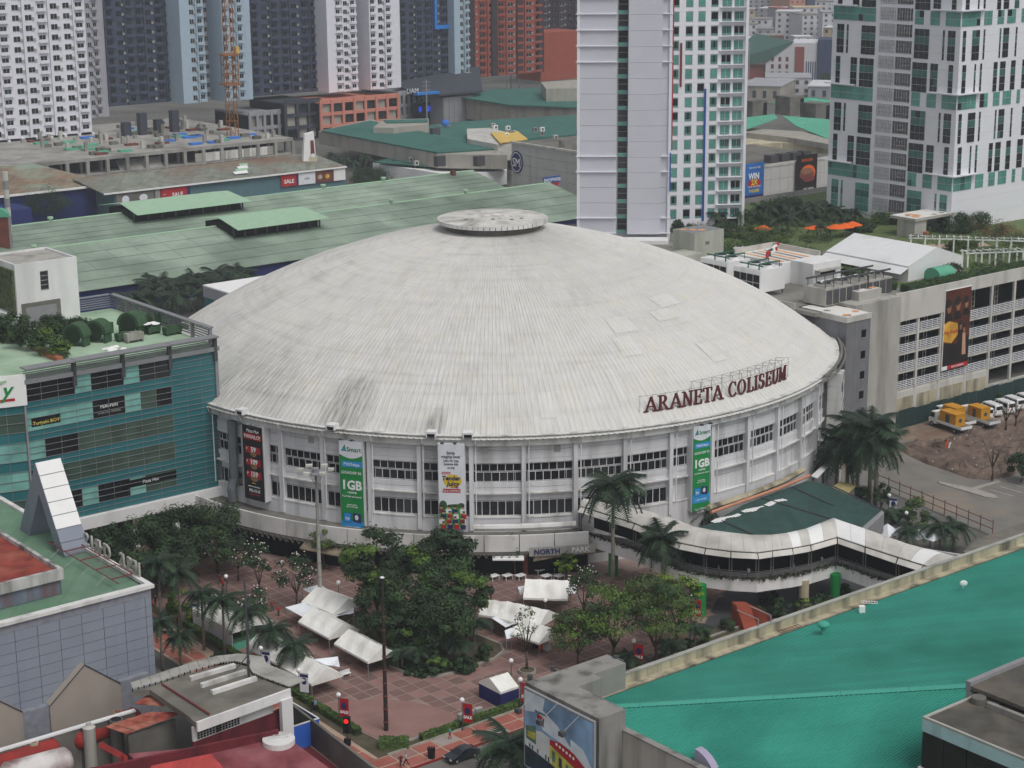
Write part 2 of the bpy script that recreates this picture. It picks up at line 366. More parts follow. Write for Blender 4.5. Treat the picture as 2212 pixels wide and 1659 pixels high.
# roof: twelve overlapping courses of ribbed sheet
def course(r0, r1, a0, a1, n, up0, up1, hgt):
    vs = []; k = n*4
    for r, up in ((r1, up1), ((r0+r1)/2, (up0+up1)/2), (r0, up0)):
        for i in range(n):
            for f, h in ((.0, 0), (.62, 0), (.72, 1), (.9, 1)):
                vs.append(pol(r, a0+(a1-a0)*(i+f)/n, dz(r)+up+h*hgt))
    full = abs(a1-a0-2*math.pi) < 1e-6
    return vs, [(j*k+i, j*k+(i+1) % k, (j+1)*k+(i+1) % k, (j+1)*k+i) for j in range(2) for i in range(k if full else k-1)]
rr = [8.5+(62.6-8.5)*i/12 for i in range(13)]
for i in range(12):
    vs, fs = course(rr[i], rr[i+1]+.25, 0, 2*math.pi, 420, .0, .025, .075 if i > 3 else .05)
    MB('dome_roof').add(vs, fs).obj('roof_course', col)
def dome_pt(x, y):
    z = 30.
    for _ in range(60): p = P(x, y, z); z = .7*z+.3*dz(min(61.9, math.hypot(p.x, p.y)))
    return math.atan2(p.x, -p.y), math.hypot(p.x, p.y)
for (xa, ya, xb, yb, da) in ((1307, 690, 1330, 722, .10), (1400, 676, 1420, 697, .11), (1400, 645, 1425, 668, .13), (1318, 732, 1345, 772, .075), (1310, 800, 1322, 870, .035), (1160, 850, 1172, 905, .04), (1120, 520, 1126, 600, .06), (1500, 745, 1520, 790, .06)):
    a, r0 = dome_pt(xa, ya); a2, r1 = dome_pt(xb, yb)
    k = 2*math.pi/420; i0 = round(a/k); n = max(2, round(da/k))
    vs, fs = course(min(r0, r1), max(r0, r1), i0*k, (i0+n)*k, n, .12, .1, .075); MB('dome_sheet_new').add(vs, fs).obj('roof_sheet', col)
# cupola
t = MB('cupola_roof'); n = 64
t.lathe([(.05, 44.95), (5, 44.8), (9.95, 44.5), (10.0, 44.4)], n)
cup = t.obj('cupola', col)
fm = MB('white_dirty').box(-.46, .46, -.03, .03, .12, .8).mesh('fascia_panel')
for i in range(60):
    a = 2*math.pi*i/60; inst('fascia_panel', fm, cup, pol(9.98, a, 43.7), a)
MB('concrete_dark').lathe([(8.7, 41.5), (8.7, 43.9), (9.9, 44.2)], 64).obj('cupola_drum', cup)
t = MB('white_dirty')
for i in range(36):
    a = 2*math.pi*i/36; t.bar(pol(.2, a, 45.0), pol(9.9, a, 44.54), .05)
t.obj('roof_ribs', cup)
t = MB('concrete_dark')
for i in range(9): a = rnd.uniform(-1.5, 1.5); t.ball(pol(rnd.uniform(3, 6), a, 44.85), .4, 6, 4, 1, .6, .12)
t.obj('roof_stain_patches', cup)
# gutter ring, fascia and wall
GUT = MB('fascia').lathe([(61.2, 19.9), (62.15, 19.95), (62.15, 21.55), (62.75, 21.6), (62.75, 21.72), (61.8, 21.75)], 240).obj('fascia', col)
MB('wall_white').lathe([(60.6, 0), (60.6, 20.4)], 240, R(95), R(265)).obj('back_wall', col)
MB('wall_white').lathe([(61.4, 0), (61.4, 8.15), (61.0, 8.2)], 144, R(-95), R(95)).obj('base_wall', col)
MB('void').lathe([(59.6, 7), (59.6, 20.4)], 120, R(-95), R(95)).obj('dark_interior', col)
BAY = R(7.5); OFF = R(4.1)
def arcbox(r0, r1, a0, a1, z0, z1, m, n=4):
    b = MB(m); vs = []
    for i in range(n+1):
        a = a0+(a1-a0)*i/n
        vs += [pol(r0, a, z0), pol(r1, a, z0), pol(r1, a, z1), pol(r0, a, z1)]
    fs = [(i*4+j, i*4+(j+1) % 4, i*4+4+(j+1) % 4, i*4+4+j) for i in range(n) for j in range(4)]+[(0, 3, 2, 1), (n*4, n*4+1, n*4+2, n*4+3)]
    return b.add(vs, [f[::-1] for f in fs])
wA = 60.85*BAY
def panes(row):  # n panes a bay in its own x frame
    return None
pane_m = {}
for nm, h in (('a', 1.25), ('b', 1.55), ('c', 2.4), ('p', 1.0)):
    w_ = (wA-.6)/6
    for g_, gm in (('d', 'glass_dark'), ('l', 'glass_dim'), ('w', 'wall_white')):
        mb = MB('wall_white'); mb.box(-w_/2, -w_/2+.055, -.06, .04, 0, h); mb.box(w_/2-.055, w_/2, -.06, .04, 0, h); mb.box(-w_/2+.055, w_/2-.055, -.06, .04, 0, .08); mb.box(-w_/2+.055, w_/2-.055, -.06, .04, h-.08, h)
        mb.m(gm).box(-w_/2+.055, w_/2-.055, .0, .03, .08, h-.08)
        pane_m[nm+g_] = mb.mesh('pane')
for b_ in range(-12, 13):
    a0 = OFF+b_*BAY; a1 = a0+BAY; e = .32/61
    arcbox(60.5, 61.75, a0-e, a0+e, 6.2, 20.0, 'wall_white', 1).obj('pilaster', col)
    for z0, z1, rr_ in ((18.9, 20.0, 61.05), (17.6, 18.86, 61.1), (16.9, 17.56, 61.15), (13.0, 13.75, 61.1), (12.25, 12.96, 61.05)):
        arcbox(60.5, rr_, a0+e, a1-e, z0, z1, 'wall_white').obj('wall_panel', col)
    arcbox(60.5, 61.55, a0+e, a1-e, 12.0, 12.22, 'white_dirty').obj('ledge', col)
    arcbox(60.5, 61.5, a0+e, a1-e, 8.12, 8.3, 'white_dirty').obj('ledge', col)
    right = b_ >= 3
    for z, nm in ((15.5, 'a'), (13.85, 'b'), (10.85, 'p'), (8.35, 'c')):
        wb = bpy.data.objects.new('window', None); COL.objects.link(wb); wb.parent = col; wb.location = (0, 0, 0)
        for k in range(6):
            a = a0+e+(BAY-2*e)*(k+.5+(.25 if nm == 'b' and k < 5 else 0))/6
            gk = 'w' if nm == 'p' or (nm == 'c' and right) else ('l' if rnd.random() < .22 else 'd')
            inst('pane', pane_m[nm+gk], wb, pol(60.75, a, z), a)
# small wall fittings
for a, z in ((-28, 18.4), (-1.5, 18.6), (9, 18.5), (33, 18.3)):
    arcbox(61.0, 61.25, R(a)-.008, R(a)+.008, z, z+.9, 'concrete', 1).obj('wall_vent', col)
for b_ in range(-8, 13):
    a = OFF+b_*BAY+.012; q = MB('white')
    q.tube([pol(62.9, a, 21.2), pol(62.6, a, 20.4), pol(62.0, a, 19.6), pol(61.95, a, 8.3)], .1, 6); q.obj('drain_pipe', col)
# floodlight housings along the eave (white hoods)
for x, y in ((733, 917), (942, 926), (1016, 925), (522, 893)):
    p = P(x, y, 21.7); a = math.atan2(p.x, -p.y); t = MB('white')
    t.box(-.75, .75, -1.1, .5, .25, .55); t.box(-.75, -.6, -1.1, .5, -.3, .25); t.box(.6, .75, -1.1, .5, -.3, .25); t.m('black').box(-.6, .6, -.9, .4, -.25, .24)
    t.obj('floodlight_hood', col, pol(62.4, a, 21.9), a)
# gutter pipe ring at the right edge
t = MB('concrete_dark'); t.tube([pol(63.2, R(a), 21.9) for a in range(62, 140, 3)], .25, 6); t.tube([pol(63.8, R(a), 21.3) for a in range(62, 140, 3)], .2, 6)
for a in range(62, 140, 4): t.bar(pol(61.8, R(a), 20.4), pol(64, R(a), 21.2), .12)
t.obj('gutter_pipes', col)
# ladder tower with white cladding at the right edge
a = R(74); o = pol(64.6, a); t = MB('white_dirty')
p0 = P(1800, 980, 6); 
tw = thing('stair_shaft', 'narrow white panelled stair shaft against the right edge of the coliseum', 'shaft', world=(59.6, -20.5, 0), rot=71)
for i in range(6): MB('white_dirty').box(-1.6, 1.6, -1.2, 1.2, 6+i*2.4, 8.36+i*2.4).obj('panel', tw)
t = MB('dark_steel')
for i in range(6): t.bar((-1.6, -1.26, 6+i*2.4), (1.6, -1.26, 8.4+i*2.4), .05)
t.obj('brace', tw); MB('black').box(-1.3, -.5, -1.27, -1.2, 17, 18.6).obj('opening', tw)
MB('white_dirty').box(-1.6, 1.6, -1.2, 1.2, 0, 5.96).obj('shaft_base', tw)
# ------------------------------------------------------------------ podium ring, canopies
pod = thing('podium', 'low white podium parapet ring with shop canopies round the foot of the coliseum', 'podium', world=(0, 0, 0))
arcbox(61.4, 66.2, R(-62), R(12.5), 5.6, 5.9, 'concrete_dark', 40).obj('deck', pod)
for i in range(16):
    a0 = R(-62+i*4.65); arcbox(66.0, 66.35, a0+.001, a0+R(4.65)-.001, 4.4, 7.0, 'white_dirty', 3).obj('parapet_panel', pod)
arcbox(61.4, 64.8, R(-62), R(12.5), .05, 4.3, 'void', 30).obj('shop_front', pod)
arcbox(66.0, 66.3, R(-62), R(12.5), 3.9, 4.3, 'concrete_dark', 30).obj('beam', pod)
tm = MB('concrete_dark')
for i in range(150):
    a = R(-62+i*.5); s = .45 if i % 2 else -.45
    tm.bar(pol(66.9, a+s/66, 3.6), pol(66.9, a-s/66, 4.5), .07)
tm.obj('truss', pod)
for x, y, hh in ((561, 1104, 5.2), (661, 1122, 5.2), (938, 1172, 4.8), (1134, 1178, 4.6), (1260, 1160, 5.0)):
    p = P(x, y, hh); t = MB('brown_red'); t.cyl(0, 0, 0, hh, .75, .75, 14); t.m('concrete').cyl(0, 0, hh, hh+.15, .7, .7, 14); t.obj('round_pillar', pod, (p.x, p.y, 0))
mat('thatch', '#8f8370', n=.3, ns=2, dirt='#6d6353', ds=.6)
for k, pts in enumerate((((541, 1140), (626, 1163), (652, 1136), (573, 1118)), ((647, 1183), (733, 1196), (752, 1160), (668, 1157)), ((1152, 1208), (1195, 1202), (1330, 1190), (1300, 1162), (1157, 1190)), ((1064, 1208), (1132, 1208), (1132, 1188), (1064, 1189)))):
    q = [P(x, y, 3.6+(.5 if i > len(pts)//2 else 0)) for i, (x, y) in enumerate(pts)]; cz = sum(p.y for p in q)/len(q)
    t = MB('thatch' if k < 3 else 'white_clean')
    t.prism([(p.x, p.y) for p in q], lambda p: 3.55+(p[1]-cz)*.12, lambda p: 3.75+(p[1]-cz)*.12)
    tag(t.obj('shop_canopy'), ['sloping brown canopy over the shop front left of the tall light pole', 'brown canopy just right of the tall light pole at the coliseum foot', 'long brown canopy in front of the NORTH PARK sign', 'small white canopy beside the NORTH PARK sign'][k], 'canopy')
sg = thing('restaurant_sign', 'faded NORTH PARK letters on a pale board over the long canopy', 'sign', world=(0, 0, 0))
a = R(9.0); arcbox(67.3, 67.4, R(4.3), R(13), 3.95, 5.35, 'concrete', 4).obj('board', sg)
text('NORTH', 1.15, 'navy', sg, pol(67.5, R(6.6), 4.25), R(6.6), bold=.03); text('PARK', 1.15, 'white_clean', sg, pol(67.5, R(11), 4.25), R(11), bold=.03)
tag(MB('white_dirty').tube([pol(64.2, R(a), 7.6) for a in range(-3, 13, 2)], .55, 8).obj('air_duct'), 'fat white duct lying along the podium roof below the coliseum windows', 'duct')
t = MB('green_sign'); t.box(-.6, .6, -.5, .5, 0, 1.3); t.m('concrete').box(-.65, .65, -.55, .55, 1.3, 1.4); p = P(1010, 1142, 6)
tag(t.obj('green_bin', None, (p.x, p.y, 5.9)), 'green bin standing on the podium roof right of the hotdog banner', 'bin')
t = MB('tin_grey'); t.tube([pol(61.9, R(-43), 19.6), pol(61.9, R(-43), 10), pol(62.6, R(-43), 8.4), pol(62.4, R(-43), 6.2)], .75, 8)
tag(t.obj('exhaust_duct'), 'tall grey metal exhaust duct up the coliseum wall left of the pizza banner', 'duct')
# ------------------------------------------------------------------ ARANETA COLISEUM roof sign: slab-serif letters on a wire frame
def stroke_letter(ch):
    mb = MB('sign_red'); H = 1.0; k = [0]
    def bar(x0, z0, x1, z1, t):
        d = Vector((x1-x0, 0, z1-z0)); n = Vector((-d.z, 0, d.x)).normalized()*t/2; e = .09+.004*k[0]; k[0] += 1
        ps = [Vector((x0, 0, z0))-n, Vector((x1, 0, z1))-n, Vector((x1, 0, z1))+n, Vector((x0, 0, z0))+n]
        mb.add([p+Vector((0, -e, 0)) for p in ps]+[p+Vector((0, e, 0)) for p in ps], [(0, 1, 2, 3), (7, 6, 5, 4)]+[(i, i+4, (i+1) % 4+4, (i+1) % 4) for i in range(4)])
    def arc(cx, cz, rx, rz, a0, a1, tx, tz, n=12):
        e = .09+.004*k[0]; k[0] += 1; vs = []
        for i in range(n+1):
            a = R(a0+(a1-a0)*i/n); c, s = math.cos(a), math.sin(a)
            for y in (-e, e): vs += [(cx+rx*c, y, cz+rz*s), (cx+(rx-tx)*c, y, cz+(rz-tz)*s)]
        fs = []
        for i in range(n): q = i*4; fs += [(q, q+1, q+5, q+4), (q+2, q+6, q+7, q+3), (q, q+4, q+6, q+2), (q+1, q+3, q+7, q+5)]
        mb.add(vs, fs+[(0, 2, 3, 1), (n*4, n*4+1, n*4+3, n*4+2)])
    T, S_ = .155, .07
    def serif(x, z, w=.36): bar(x-w/2, z, x+w/2, z, S_)
    if ch == 'A': bar(.1, .04, .42, .98, .1); bar(.40, .98, .74, .04, T); bar(.22, .34, .6, .34, S_); serif(.1, .04, .3); serif(.74, .04)
    if ch == 'R': bar(.2, 0, .2, 1, T); arc(.36, .74, .28, .26, -90, 90, .17, .08); bar(.2, .96, .38, .96, S_); bar(.2, .5, .38, .5, S_); bar(.38, .5, .68, .05, T*.9); serif(.2, .04); serif(.72, .04, .24); serif(.12, .96, .2)
    if ch == 'N': bar(.16, 0, .16, 1, .1); bar(.16, .95, .62, .05, T); bar(.64, 0, .64, 1, .1); serif(.16, .04, .3); serif(.64, .96, .3); serif(.1, .96, .22)
    if ch == 'E': bar(.2, 0, .2, 1, T); bar(.05, .96, .62, .96, S_); bar(.05, .04, .64, .04, S_); bar(.2, .52, .5, .52, S_); bar(.61, .96, .61, .74, .07); bar(.63, .04, .63, .28, .07); bar(.5, .4, .5, .64, .06)
    if ch == 'T': bar(.35, 0, .35, 1, T); bar(.02, .96, .68, .96, S_); serif(.35, .04); bar(.04, .97, .04, .74, .07); bar(.66, .97, .66, .74, .07)
    if ch == 'C': arc(.38, .5, .36, .52, 50, 310, .15, .07, 18); bar(.61, .98, .61, .68, .06); bar(.6, .04, .64, .24, .06)
    if ch == 'O': arc(.4, .5, .38, .52, 0, 360, .155, .07, 24)
    if ch == 'L': bar(.2, 0, .2, 1, T); serif(.2, .96); bar(.05, .04, .62, .04, S_); bar(.61, .04, .61, .3, .07)
    if ch == 'I': bar(.18, 0, .18, 1, T); serif(.18, .96); serif(.18, .04)
    if ch == 'S': arc(.32, .74, .27, .28, 60, 270, .17, .09, 12); arc(.32, .28, .28, .3, -120, 90, .18, .09, 12); bar(.52, .96, .52, .7, .06); bar(.08, .04, .08, .32, .06)
    if ch == 'U': bar(.18, .3, .18, 1, T); arc(.38, .32, .3, .34, 180, 360, .18, .09, 12); bar(.64, .3, .64, 1, .09); serif(.18, .96); serif(.64, .96, .26)
    if ch == 'M': bar(.12, 0, .12, 1, .1); bar(.14, .95, .42, .1, T*.9); bar(.42, .1, .68, .95, .09); bar(.72, 0, .72, 1, T); serif(.12, .04, .28); serif(.72, .04); serif(.1, .96, .22); serif(.76, .96, .24)
    return mb.mesh('letter')
LW = dict(A=.86, R=.86, N=.82, E=.74, T=.74, C=.78, O=.86, L=.74, I=.42, S=.7, U=.84, M=.92)
sgn = thing('roof_sign', 'dark red ARANETA COLISEUM letters on a wire frame at the dome edge', 'sign', world=(0, 0, 0))
txt_ = 'ARANETA COLISEUM'; tot = sum(LW.get(c, .45) for c in txt_); RSG = 60.2
# measured: the sign follows the eave between these two points
A0 = math.atan2(*[(lambda p: (p.x, -p.y))(P(1383, 893, 22.7))][0]); A1 = math.atan2(*[(lambda p: (p.x, -p.y))(P(1694, 824, 22.7))][0])
sc_ = (A1-A0)*RSG/tot; pos = 0; LM = {}
for c in txt_:
    if c == ' ': pos += .45; continue
    a = A0+(pos+.04)*sc_/RSG
    LM.setdefault(c, stroke_letter(c)); inst('letter', LM[c], sgn, pol(RSG, a, 23.15), a, (sc_, 1.1, 2.45)); pos += LW[c]
t = MB('steel'); nb = 15
for i in range(nb+1):
    a = A0-.01+(A1-A0+.03)*i/nb
    t.bar(pol(RSG-.25, a, 22.2), pol(RSG-.25, a, 26.6 if i > 4 else 25.9), .06)
    if i > 4: t.bar(pol(RSG-.3, a, 26.5), pol(RSG-2.6, a, 26.2), .05); t.bar(pol(RSG-2.6, a, 26.2), pol(RSG-2.6, a, dz(57.6)), .05); t.bar(pol(RSG-2.6, a, 26.2), pol(RSG-.3, a, 23.2), .05)
for z in (23.05, 25.75): t.tube([pol(RSG-.25, A0-.015+(A1-A0+.03)*i/20, z) for i in range(21)], .035, 4)
for z in (26.5,): t.tube([pol(RSG-2.6, A0+(A1-A0)*(.33+.67*i/16), z-.3) for i in range(17)], .03, 4); t.tube([pol(RSG-.3, A0+(A1-A0)*(.33+.67*i/16), z) for i in range(17)], .03, 4)
t.obj('sign_frame', sgn)
# ------------------------------------------------------------------ banners on the wall
mat('banner_black', '#26242a', n=.1); mat('banner_white', '#e3e6ec', n=.05); mat('txt_white', '#f0f0f0', n=0); mat('txt_green', '#2c7a4c', n=0); mat('pizza', '#a07a55', n=.5, ns=3)
mat('txt_yellow', '#e6cf45', n=0); mat('txt_navy', '#232a55', n=0); mat('txt_grey', '#4a4f58', n=0); mat('skin', '#c69a7e', n=.2, ns=3); mat('hair', '#262023', n=.1); mat('leaf_print', '#3d5c3a', n=.4, ns=2); mat('grass_print', '#3f9a3c', n=.3, ns=2)
def banner(name, label, cat, xc, yt, yb, wpx, m, group=None, rb=62.4):
    g_ = pol(rb, math.asin(max(-1, min(1, (xc-1068)/(4000*rb/(283 if abs(xc-1068) < 350 else 290))))))
    for _ in range(5):
        z_ = 14.; p = P(xc, (yt+yb)/2, z_); l = math.hypot(p.x, p.y)
        lo, hi = -1.2, 1.2
        for _ in range(40):
            md = (lo+hi)/2; q = pol(rb, md, 14.); v = q-CAMP; x_ = CX+FPX*v.dot(RT)/v.dot(FW)
            if x_ < xc: lo = md
            else: hi = md
        a = (lo+hi)/2
    q = pol(rb, a); zt, zb = hat(xc, yt, q), hat(xc, yb, q); v = q-CAMP; wd = wpx/FPX*v.dot(FW)/math.cos(a)
    t = thing(name, label, cat, world=(q.x, q.y, zb), rot=math.degrees(a), group=group); H = zt-zb
    MB('wall_white').box(-wd/2-.1, wd/2+.1, .1, 1.6, 0, H).obj('backing_box', t)
    MB(m).box(-wd/2, wd/2, 0, .08, .05, H).obj('panel', t)
    for x in (-wd*.3, wd*.2): t2 = MB('dark_steel'); t2.bar((x, .1, H), (x, -1.2, H+.5), .06); t2.box(x-.25, x+.25, -1.4, -1.0, H+.35, H+.6); t2.obj('lamp_bracket', t)
    return t, wd, H
def disc(t, x, z, rx, rz, m, y=-.02, n=20, name='print'):
    b = MB(m); b.add([(x+rx*math.cos(2*math.pi*i/n), y, z+rz*math.sin(2*math.pi*i/n)) for i in range(n)], [tuple(range(n))]); return b.obj(name, t)
def rect(t, x0, x1, z0, z1, m, y=-.01, name='print', sk=0):
    return MB(m).quad((x0, y, z0), (x1, y, z0+sk), (x1, y, z1+sk), (x0, y, z1)).obj(name, t)
# pizza
t, wd, H = banner('pizza_banner', 'tall black Pizza Hut banner with three red price tags on the coliseum wall', 'banner', 547, 920, 1081, 46, 'banner_black', rb=62.8)
text('Pizza Hut', .75, 'txt_white', t, (.1, -.03, H-1.1), sx=.95, shear=.2); rect(t, -wd*.45, wd*.45, H-2.3, H-1.3, 'red'); text('PANALO!', .85, 'txt_white', t, (0, -.03, H-2.1))
for i, s in enumerate(('59', '109', '159')):
    z = H-4.3-i*2.05; rect(t, -wd*.36, wd*.38, z-.25, z+.85, 'red', -.01); text('P', .6, 'txt_white', t, (-wd*.3, -.03, z+.2)); text(s, 1.15, 'txt_white', t, (.15, -.03, z), bold=.03, sx=.95); disc(t, .1, z-.4, .85-.1*(2-i), .42, 'pizza')
text('Available for Take Out & Delivery', .24, 'txt_white', t, (0, -.03, 2.2), sx=.8); text('dine in', .3, 'txt_yellow', t, (0, -.03, 2.8)); text('911-11-11', .7, 'txt_white', t, (.1, -.03, 1.35), bold=.02, sx=.85); text('PIZZAHUT.COM.PH', .28, 'red', t, (.1, -.03, .85), sx=.9)
# green telecom banners
for k, (xc, yt, yb, wpx) in enumerate(((759, 952, 1136, 50), (1515.5, 918, 1103, 39))):
    t, wd, H = banner('telecom_banner', ['green Smart data banner reading 1GB beside the tall light pole', 'green Smart data banner reading 1GB behind the palms under the roof sign'][k], 'banner', xc, yt, yb, wpx, 'green_sign', 'green telecom banners on the coliseum wall')
    s = wd/3.6
    b = MB('banner_white'); b.add([(-wd/2, -.01, H), (-wd/2, -.01, H-2.1*s)]+[(-wd/2+wd*i/12, -.01, H-2.1*s-.55*s*math.sin(math.pi*i/12)) for i in range(1, 12)]+[(wd/2, -.01, H-2.1*s), (wd/2, -.01, H)], [tuple(range(15))]); b.obj('print', t)
    b = MB('green_sign'); b.add([(-wd*.42, -.02, H-1.6*s), (-wd*.2, -.02, H-1.6*s), (-wd*.25, -.02, H-.55*s)], [(0, 1, 2)]); b.obj('logo', t); disc(t, -wd*.3, H-1.35*s, .2*s, .2*s, 'sky_sign', -.03, 10)
    text('Smart', .95*s, 'txt_green', t, (wd*.14, -.03, H-1.6*s), bold=.01)
    rect(t, -wd*.42, wd*.5, H-4.0*s, H-3.1*s, 'sky_sign', sk=.05); text('P50/3days', .62*s, 'txt_white', t, (.1, -.03, H-3.75*s))
    text('GIGASURF 50', .58*s, 'txt_white', t, (0, -.03, H-5.0*s), sx=.92); text('1GB', 1.9*s, 'txt_white', t, (0, -.03, H-7.3*s), bold=.07, sx=.95)
    text('+300MB', .45*s, 'txt_white', t, (0, -.03, H-7.95*s)); text('YouTube and more!', .38*s, 'txt_white', t, (0, -.03, H-8.5*s))
    text('NOW WITH', .27*s, 'txt_white', t, (0, -.03, H-9.75*s)); text('iflix TV ACCESS', .27*s, 'txt_white', t, (0, -.03, H-10.05*s))
    rect(t, -wd/2, wd/2, H-13.6*s, H-12.1*s, 'sky_sign'); rect(t, -wd*.4, -wd*.04, H-12.4*s, H-10.9*s, 'blue', -.02); rect(t, -wd*.37, -wd*.07, H-12.3*s, H-11.0*s, 'sky_sign', -.025); text('tv', .9*s, 'txt_white', t, (-wd*.22, -.03, H-12.0*s))
    rect(t, wd*.02, wd*.38, H-12.2*s, H-10.8*s, 'navy', -.02, sk=-.15); disc(t, wd*.18, H-11.5*s, .3*s, .4*s, 'banner_white', -.03, 10); text('1 DAY ACCESS', .36*s, 'txt_white', t, (0, -.03, H-13.2*s))
    text('Text GIGA50', .48*s, 'txt_white', t, (0, -.03, H-14.9*s)); text('to 9999', .48*s, 'txt_white', t, (0, -.03, H-15.4*s))
# hotdog banner
t, wd, H = banner('hotdog_banner', 'tall pale Tender Juicy hotdog banner with a crowd of children printed below', 'banner', 975, 959, 1141, 54, 'banner_white', rb=63.2)
for i, (s, z, sz) in enumerate((('Sarap', 1.5, .62), ('maging bata!', 2.1, .62), ("Lalo na 'pag", 2.7, .52), ('kasama sila', 3.25, .52), ('at ang', 3.8, .48))): text(s, sz, 'txt_grey', t, (0, -.03, H-z-.1), bold=.005, sx=.95)
rect(t, -wd*.38, -wd*.02, H-4.85, H-4.45, 'red'); text('PUREFOODS', .28, 'txt_white', t, (-wd*.2, -.03, H-4.75))
disc(t, .2, H-5.9, 1.4, 1.05, 'yellow', -.015); text('Tender', .95, 'txt_navy', t, (-.05, -.04, H-5.75), bold=.03, shear=.15); text('Juicy', 1.0, 'txt_navy', t, (.25, -.04, H-6.65), bold=.03, shear=.15); text('hotdog', .4, 'red', t, (.5, -.04, H-7.0), shear=.2)
rect(t, -wd*.34, wd*.36, H-7.75, H-7.15, 'red', -.02); text('THE #1 HOTDOG', .38, 'txt_white', t, (0, -.04, H-7.6))
rect(t, -wd/2, wd/2, .1, 3.6, 'grass_print'); disc(t, -wd*.34, 3.7, .6, .75, 'leaf_print', -.015); disc(t, wd*.15, 3.6, 1.3, .3, 'leaf_print', -.015); disc(t, wd*.38, 3.7, .5, .4, 'leaf_print', -.016)
for r_ in range(4):
    for c_ in range(4 if r_ else 4):
        x = -wd*.4+c_*wd*.27+(.2 if r_ % 2 else 0)+rnd.uniform(-.1, .1); z = 3.4-r_*.85; y = -.02-.006*r_
        rect(t, x-.4, x+.4, z-1.0, z-.28, rnd.choice(('banner_white', 'red', 'maroon', 'navy', 'banner_white')), y); disc(t, x, z-.05, .22, .27, 'skin', y-.002, 10); disc(t, x, z+.12, .23, .14, 'hair', y-.003, 10)
# ================================================================== left side
mat('teal_panel', '#2c6f75', rough=.35, n=.14, ns=.25, spec=.5)
mat('teal_light', '#6fb0a8', rough=.25, n=.15, ns=.3, spec=.5)
mat('glass_aqua', '#7db5ac', rough=.2, n=.35, ns=.25, spec=.5)
mat('glass_olive', '#475b50', rough=.2, n=.3, ns=.3, spec=.5)
mat('roof_mint', '#a9c2a8', n=.14, ns=.25, dirt='#7f9a80', da=.35, ds=.12)
mat('unit_green', '#3f5a41', n=.2, ns=.8)
mat('unit_dark', '#2b3a2d', n=.2, ns=1); mat('louver', '#86888b', n=.1, ns=1)
mat('purple_panel', '#8a919e', n=.05, ns=.3, dirt='#7f8595', da=.3, ds=.04, streak=True)
mat('purple_tile', '#888b94', n=.2, ns=1.2)
mat('taupe', '#a2988f', n=.06, ns=.4, dirt='#8d837c', da=.35, ds=.04, streak=True)
mat('roof_green2', '#6c8c75', n=.12, ns=.3, sheet=(1, 30, .25, -GA), dirt='#577f63', da=.3, ds=.1)
mat('roof_rust', '#8f4036', n=.3, ns=.5, sheet=(.9, 8, .35, -GA), dirt='#a2604f', da=.45, ds=.2)
mat('rust_wall', '#6f7886', n=.2, ns=.4, dirt='#6d3d33', da=.7, ds=.1, streak=True)
mat('stained_white', '#c6c4c2', n=.15, ns=.5, dirt='#4f4d4d', da=.75, ds=.1, streak=True)
mat('roof_slab_dirty', '#6e6b63', n=.25, ns=.5, dirt='#8f8a7e', da=.5, ds=.13)
mat('red_roof_old', '#7f3f45', n=.25, ns=.5, sheet=(1.2, 7, .3, -GA), dirt='#b07a80', da=.62, ds=.09)
mat('red_roof_bright', '#bb4b48', n=.15, ns=.5, sheet=(.8, 9, .4, -GA))
mat('red_wall', '#6d2a31', n=.2, ns=.4, dirt='#4b2229', da=.4, ds=.1, streak=True)
mat('tank_red', '#98342f', n=.2, ns=.6, dirt='#7a322d', da=.4, ds=.4)
mat('tank_white', '#d7d3d2', n=.12, ns=.6, dirt='#6a4440', da=.62, ds=.3)
mat('vines', '#5c6247', n=.6, ns=1.2)
def quadprism(mb, a, b, c, d, th):   # slab between four points, thickness downwards
    A_ = [Vector(p) for p in (a, b, c, d)]; lo = [p-Vector((0, 0, th)) for p in A_]
    return mb.add(A_+lo, [(0, 1, 2, 3), (7, 6, 5, 4)]+[(i, i+4, (i+1) % 4+4, (i+1) % 4) for i in range(4)])
# ---------------- glass mall
VF, UR = -4.5, -60.6
gm = thing('glass_mall', 'teal glass shopping building with open roof deck left of the coliseum', 'building', UR, VF)
zt = atv(465, 757, VF)[1]; zb = atv(480, 1051, VF)[1]; zw = atv(480, 1071, VF)[1]; zr = 31.4
WD = 33.0; DP = 36.
MB('roof_mint').box(-WD-30, -.1, .2, DP, zr-.6, zr-.2).obj('roof_deck', gm)
MB('teal_panel').box(-.3, 0, .3, DP, zb, zt).obj('side_wall', gm)
MB('white').box(-WD-12, .6, -.9, .6, zw-.1, zb+.25).obj('white_beam', gm)
MB('void').box(-WD-.2, -.6, .6, 1, 0, zt-1).obj('dark_interior', gm); MB('concrete_dark').box(-WD-12, -.5, .6, 4, zb-.5, zb-.2).obj('soffit', gm)
NC, NF = 12, 5; cw = WD/NC; fh = (zt-zb-.3)/NF
pan = {}
def gpanel(w_, h, m):
    k = (round(w_, 2), round(h, 2), m)
    if k not in pan: pan[k] = MB('steel').box(0, w_, .05, .12, 0, h).m(m).box(.04, w_-.04, 0, .05, .04, h-.04).mesh('glass_panel')
    return pan[k]
PAT = ['aaaaadaooott', 'dddoooooo ttt'.replace(' ', ''), 'aaaaada odd tt'.replace(' ', '')+'t', 'dddadd aoddtt'.replace(' ', '')]
PAT = ['aadaddaoottt', 'ddooooooottt', 'addooooootttt'[:12], 'aaaakkaokttt', 'dddaddaiittt'][::1]
GM = dict(a='glass_aqua', d='glass_dark', o='glass_olive', t='teal_panel', k='glass_dark', i='glass_dim')
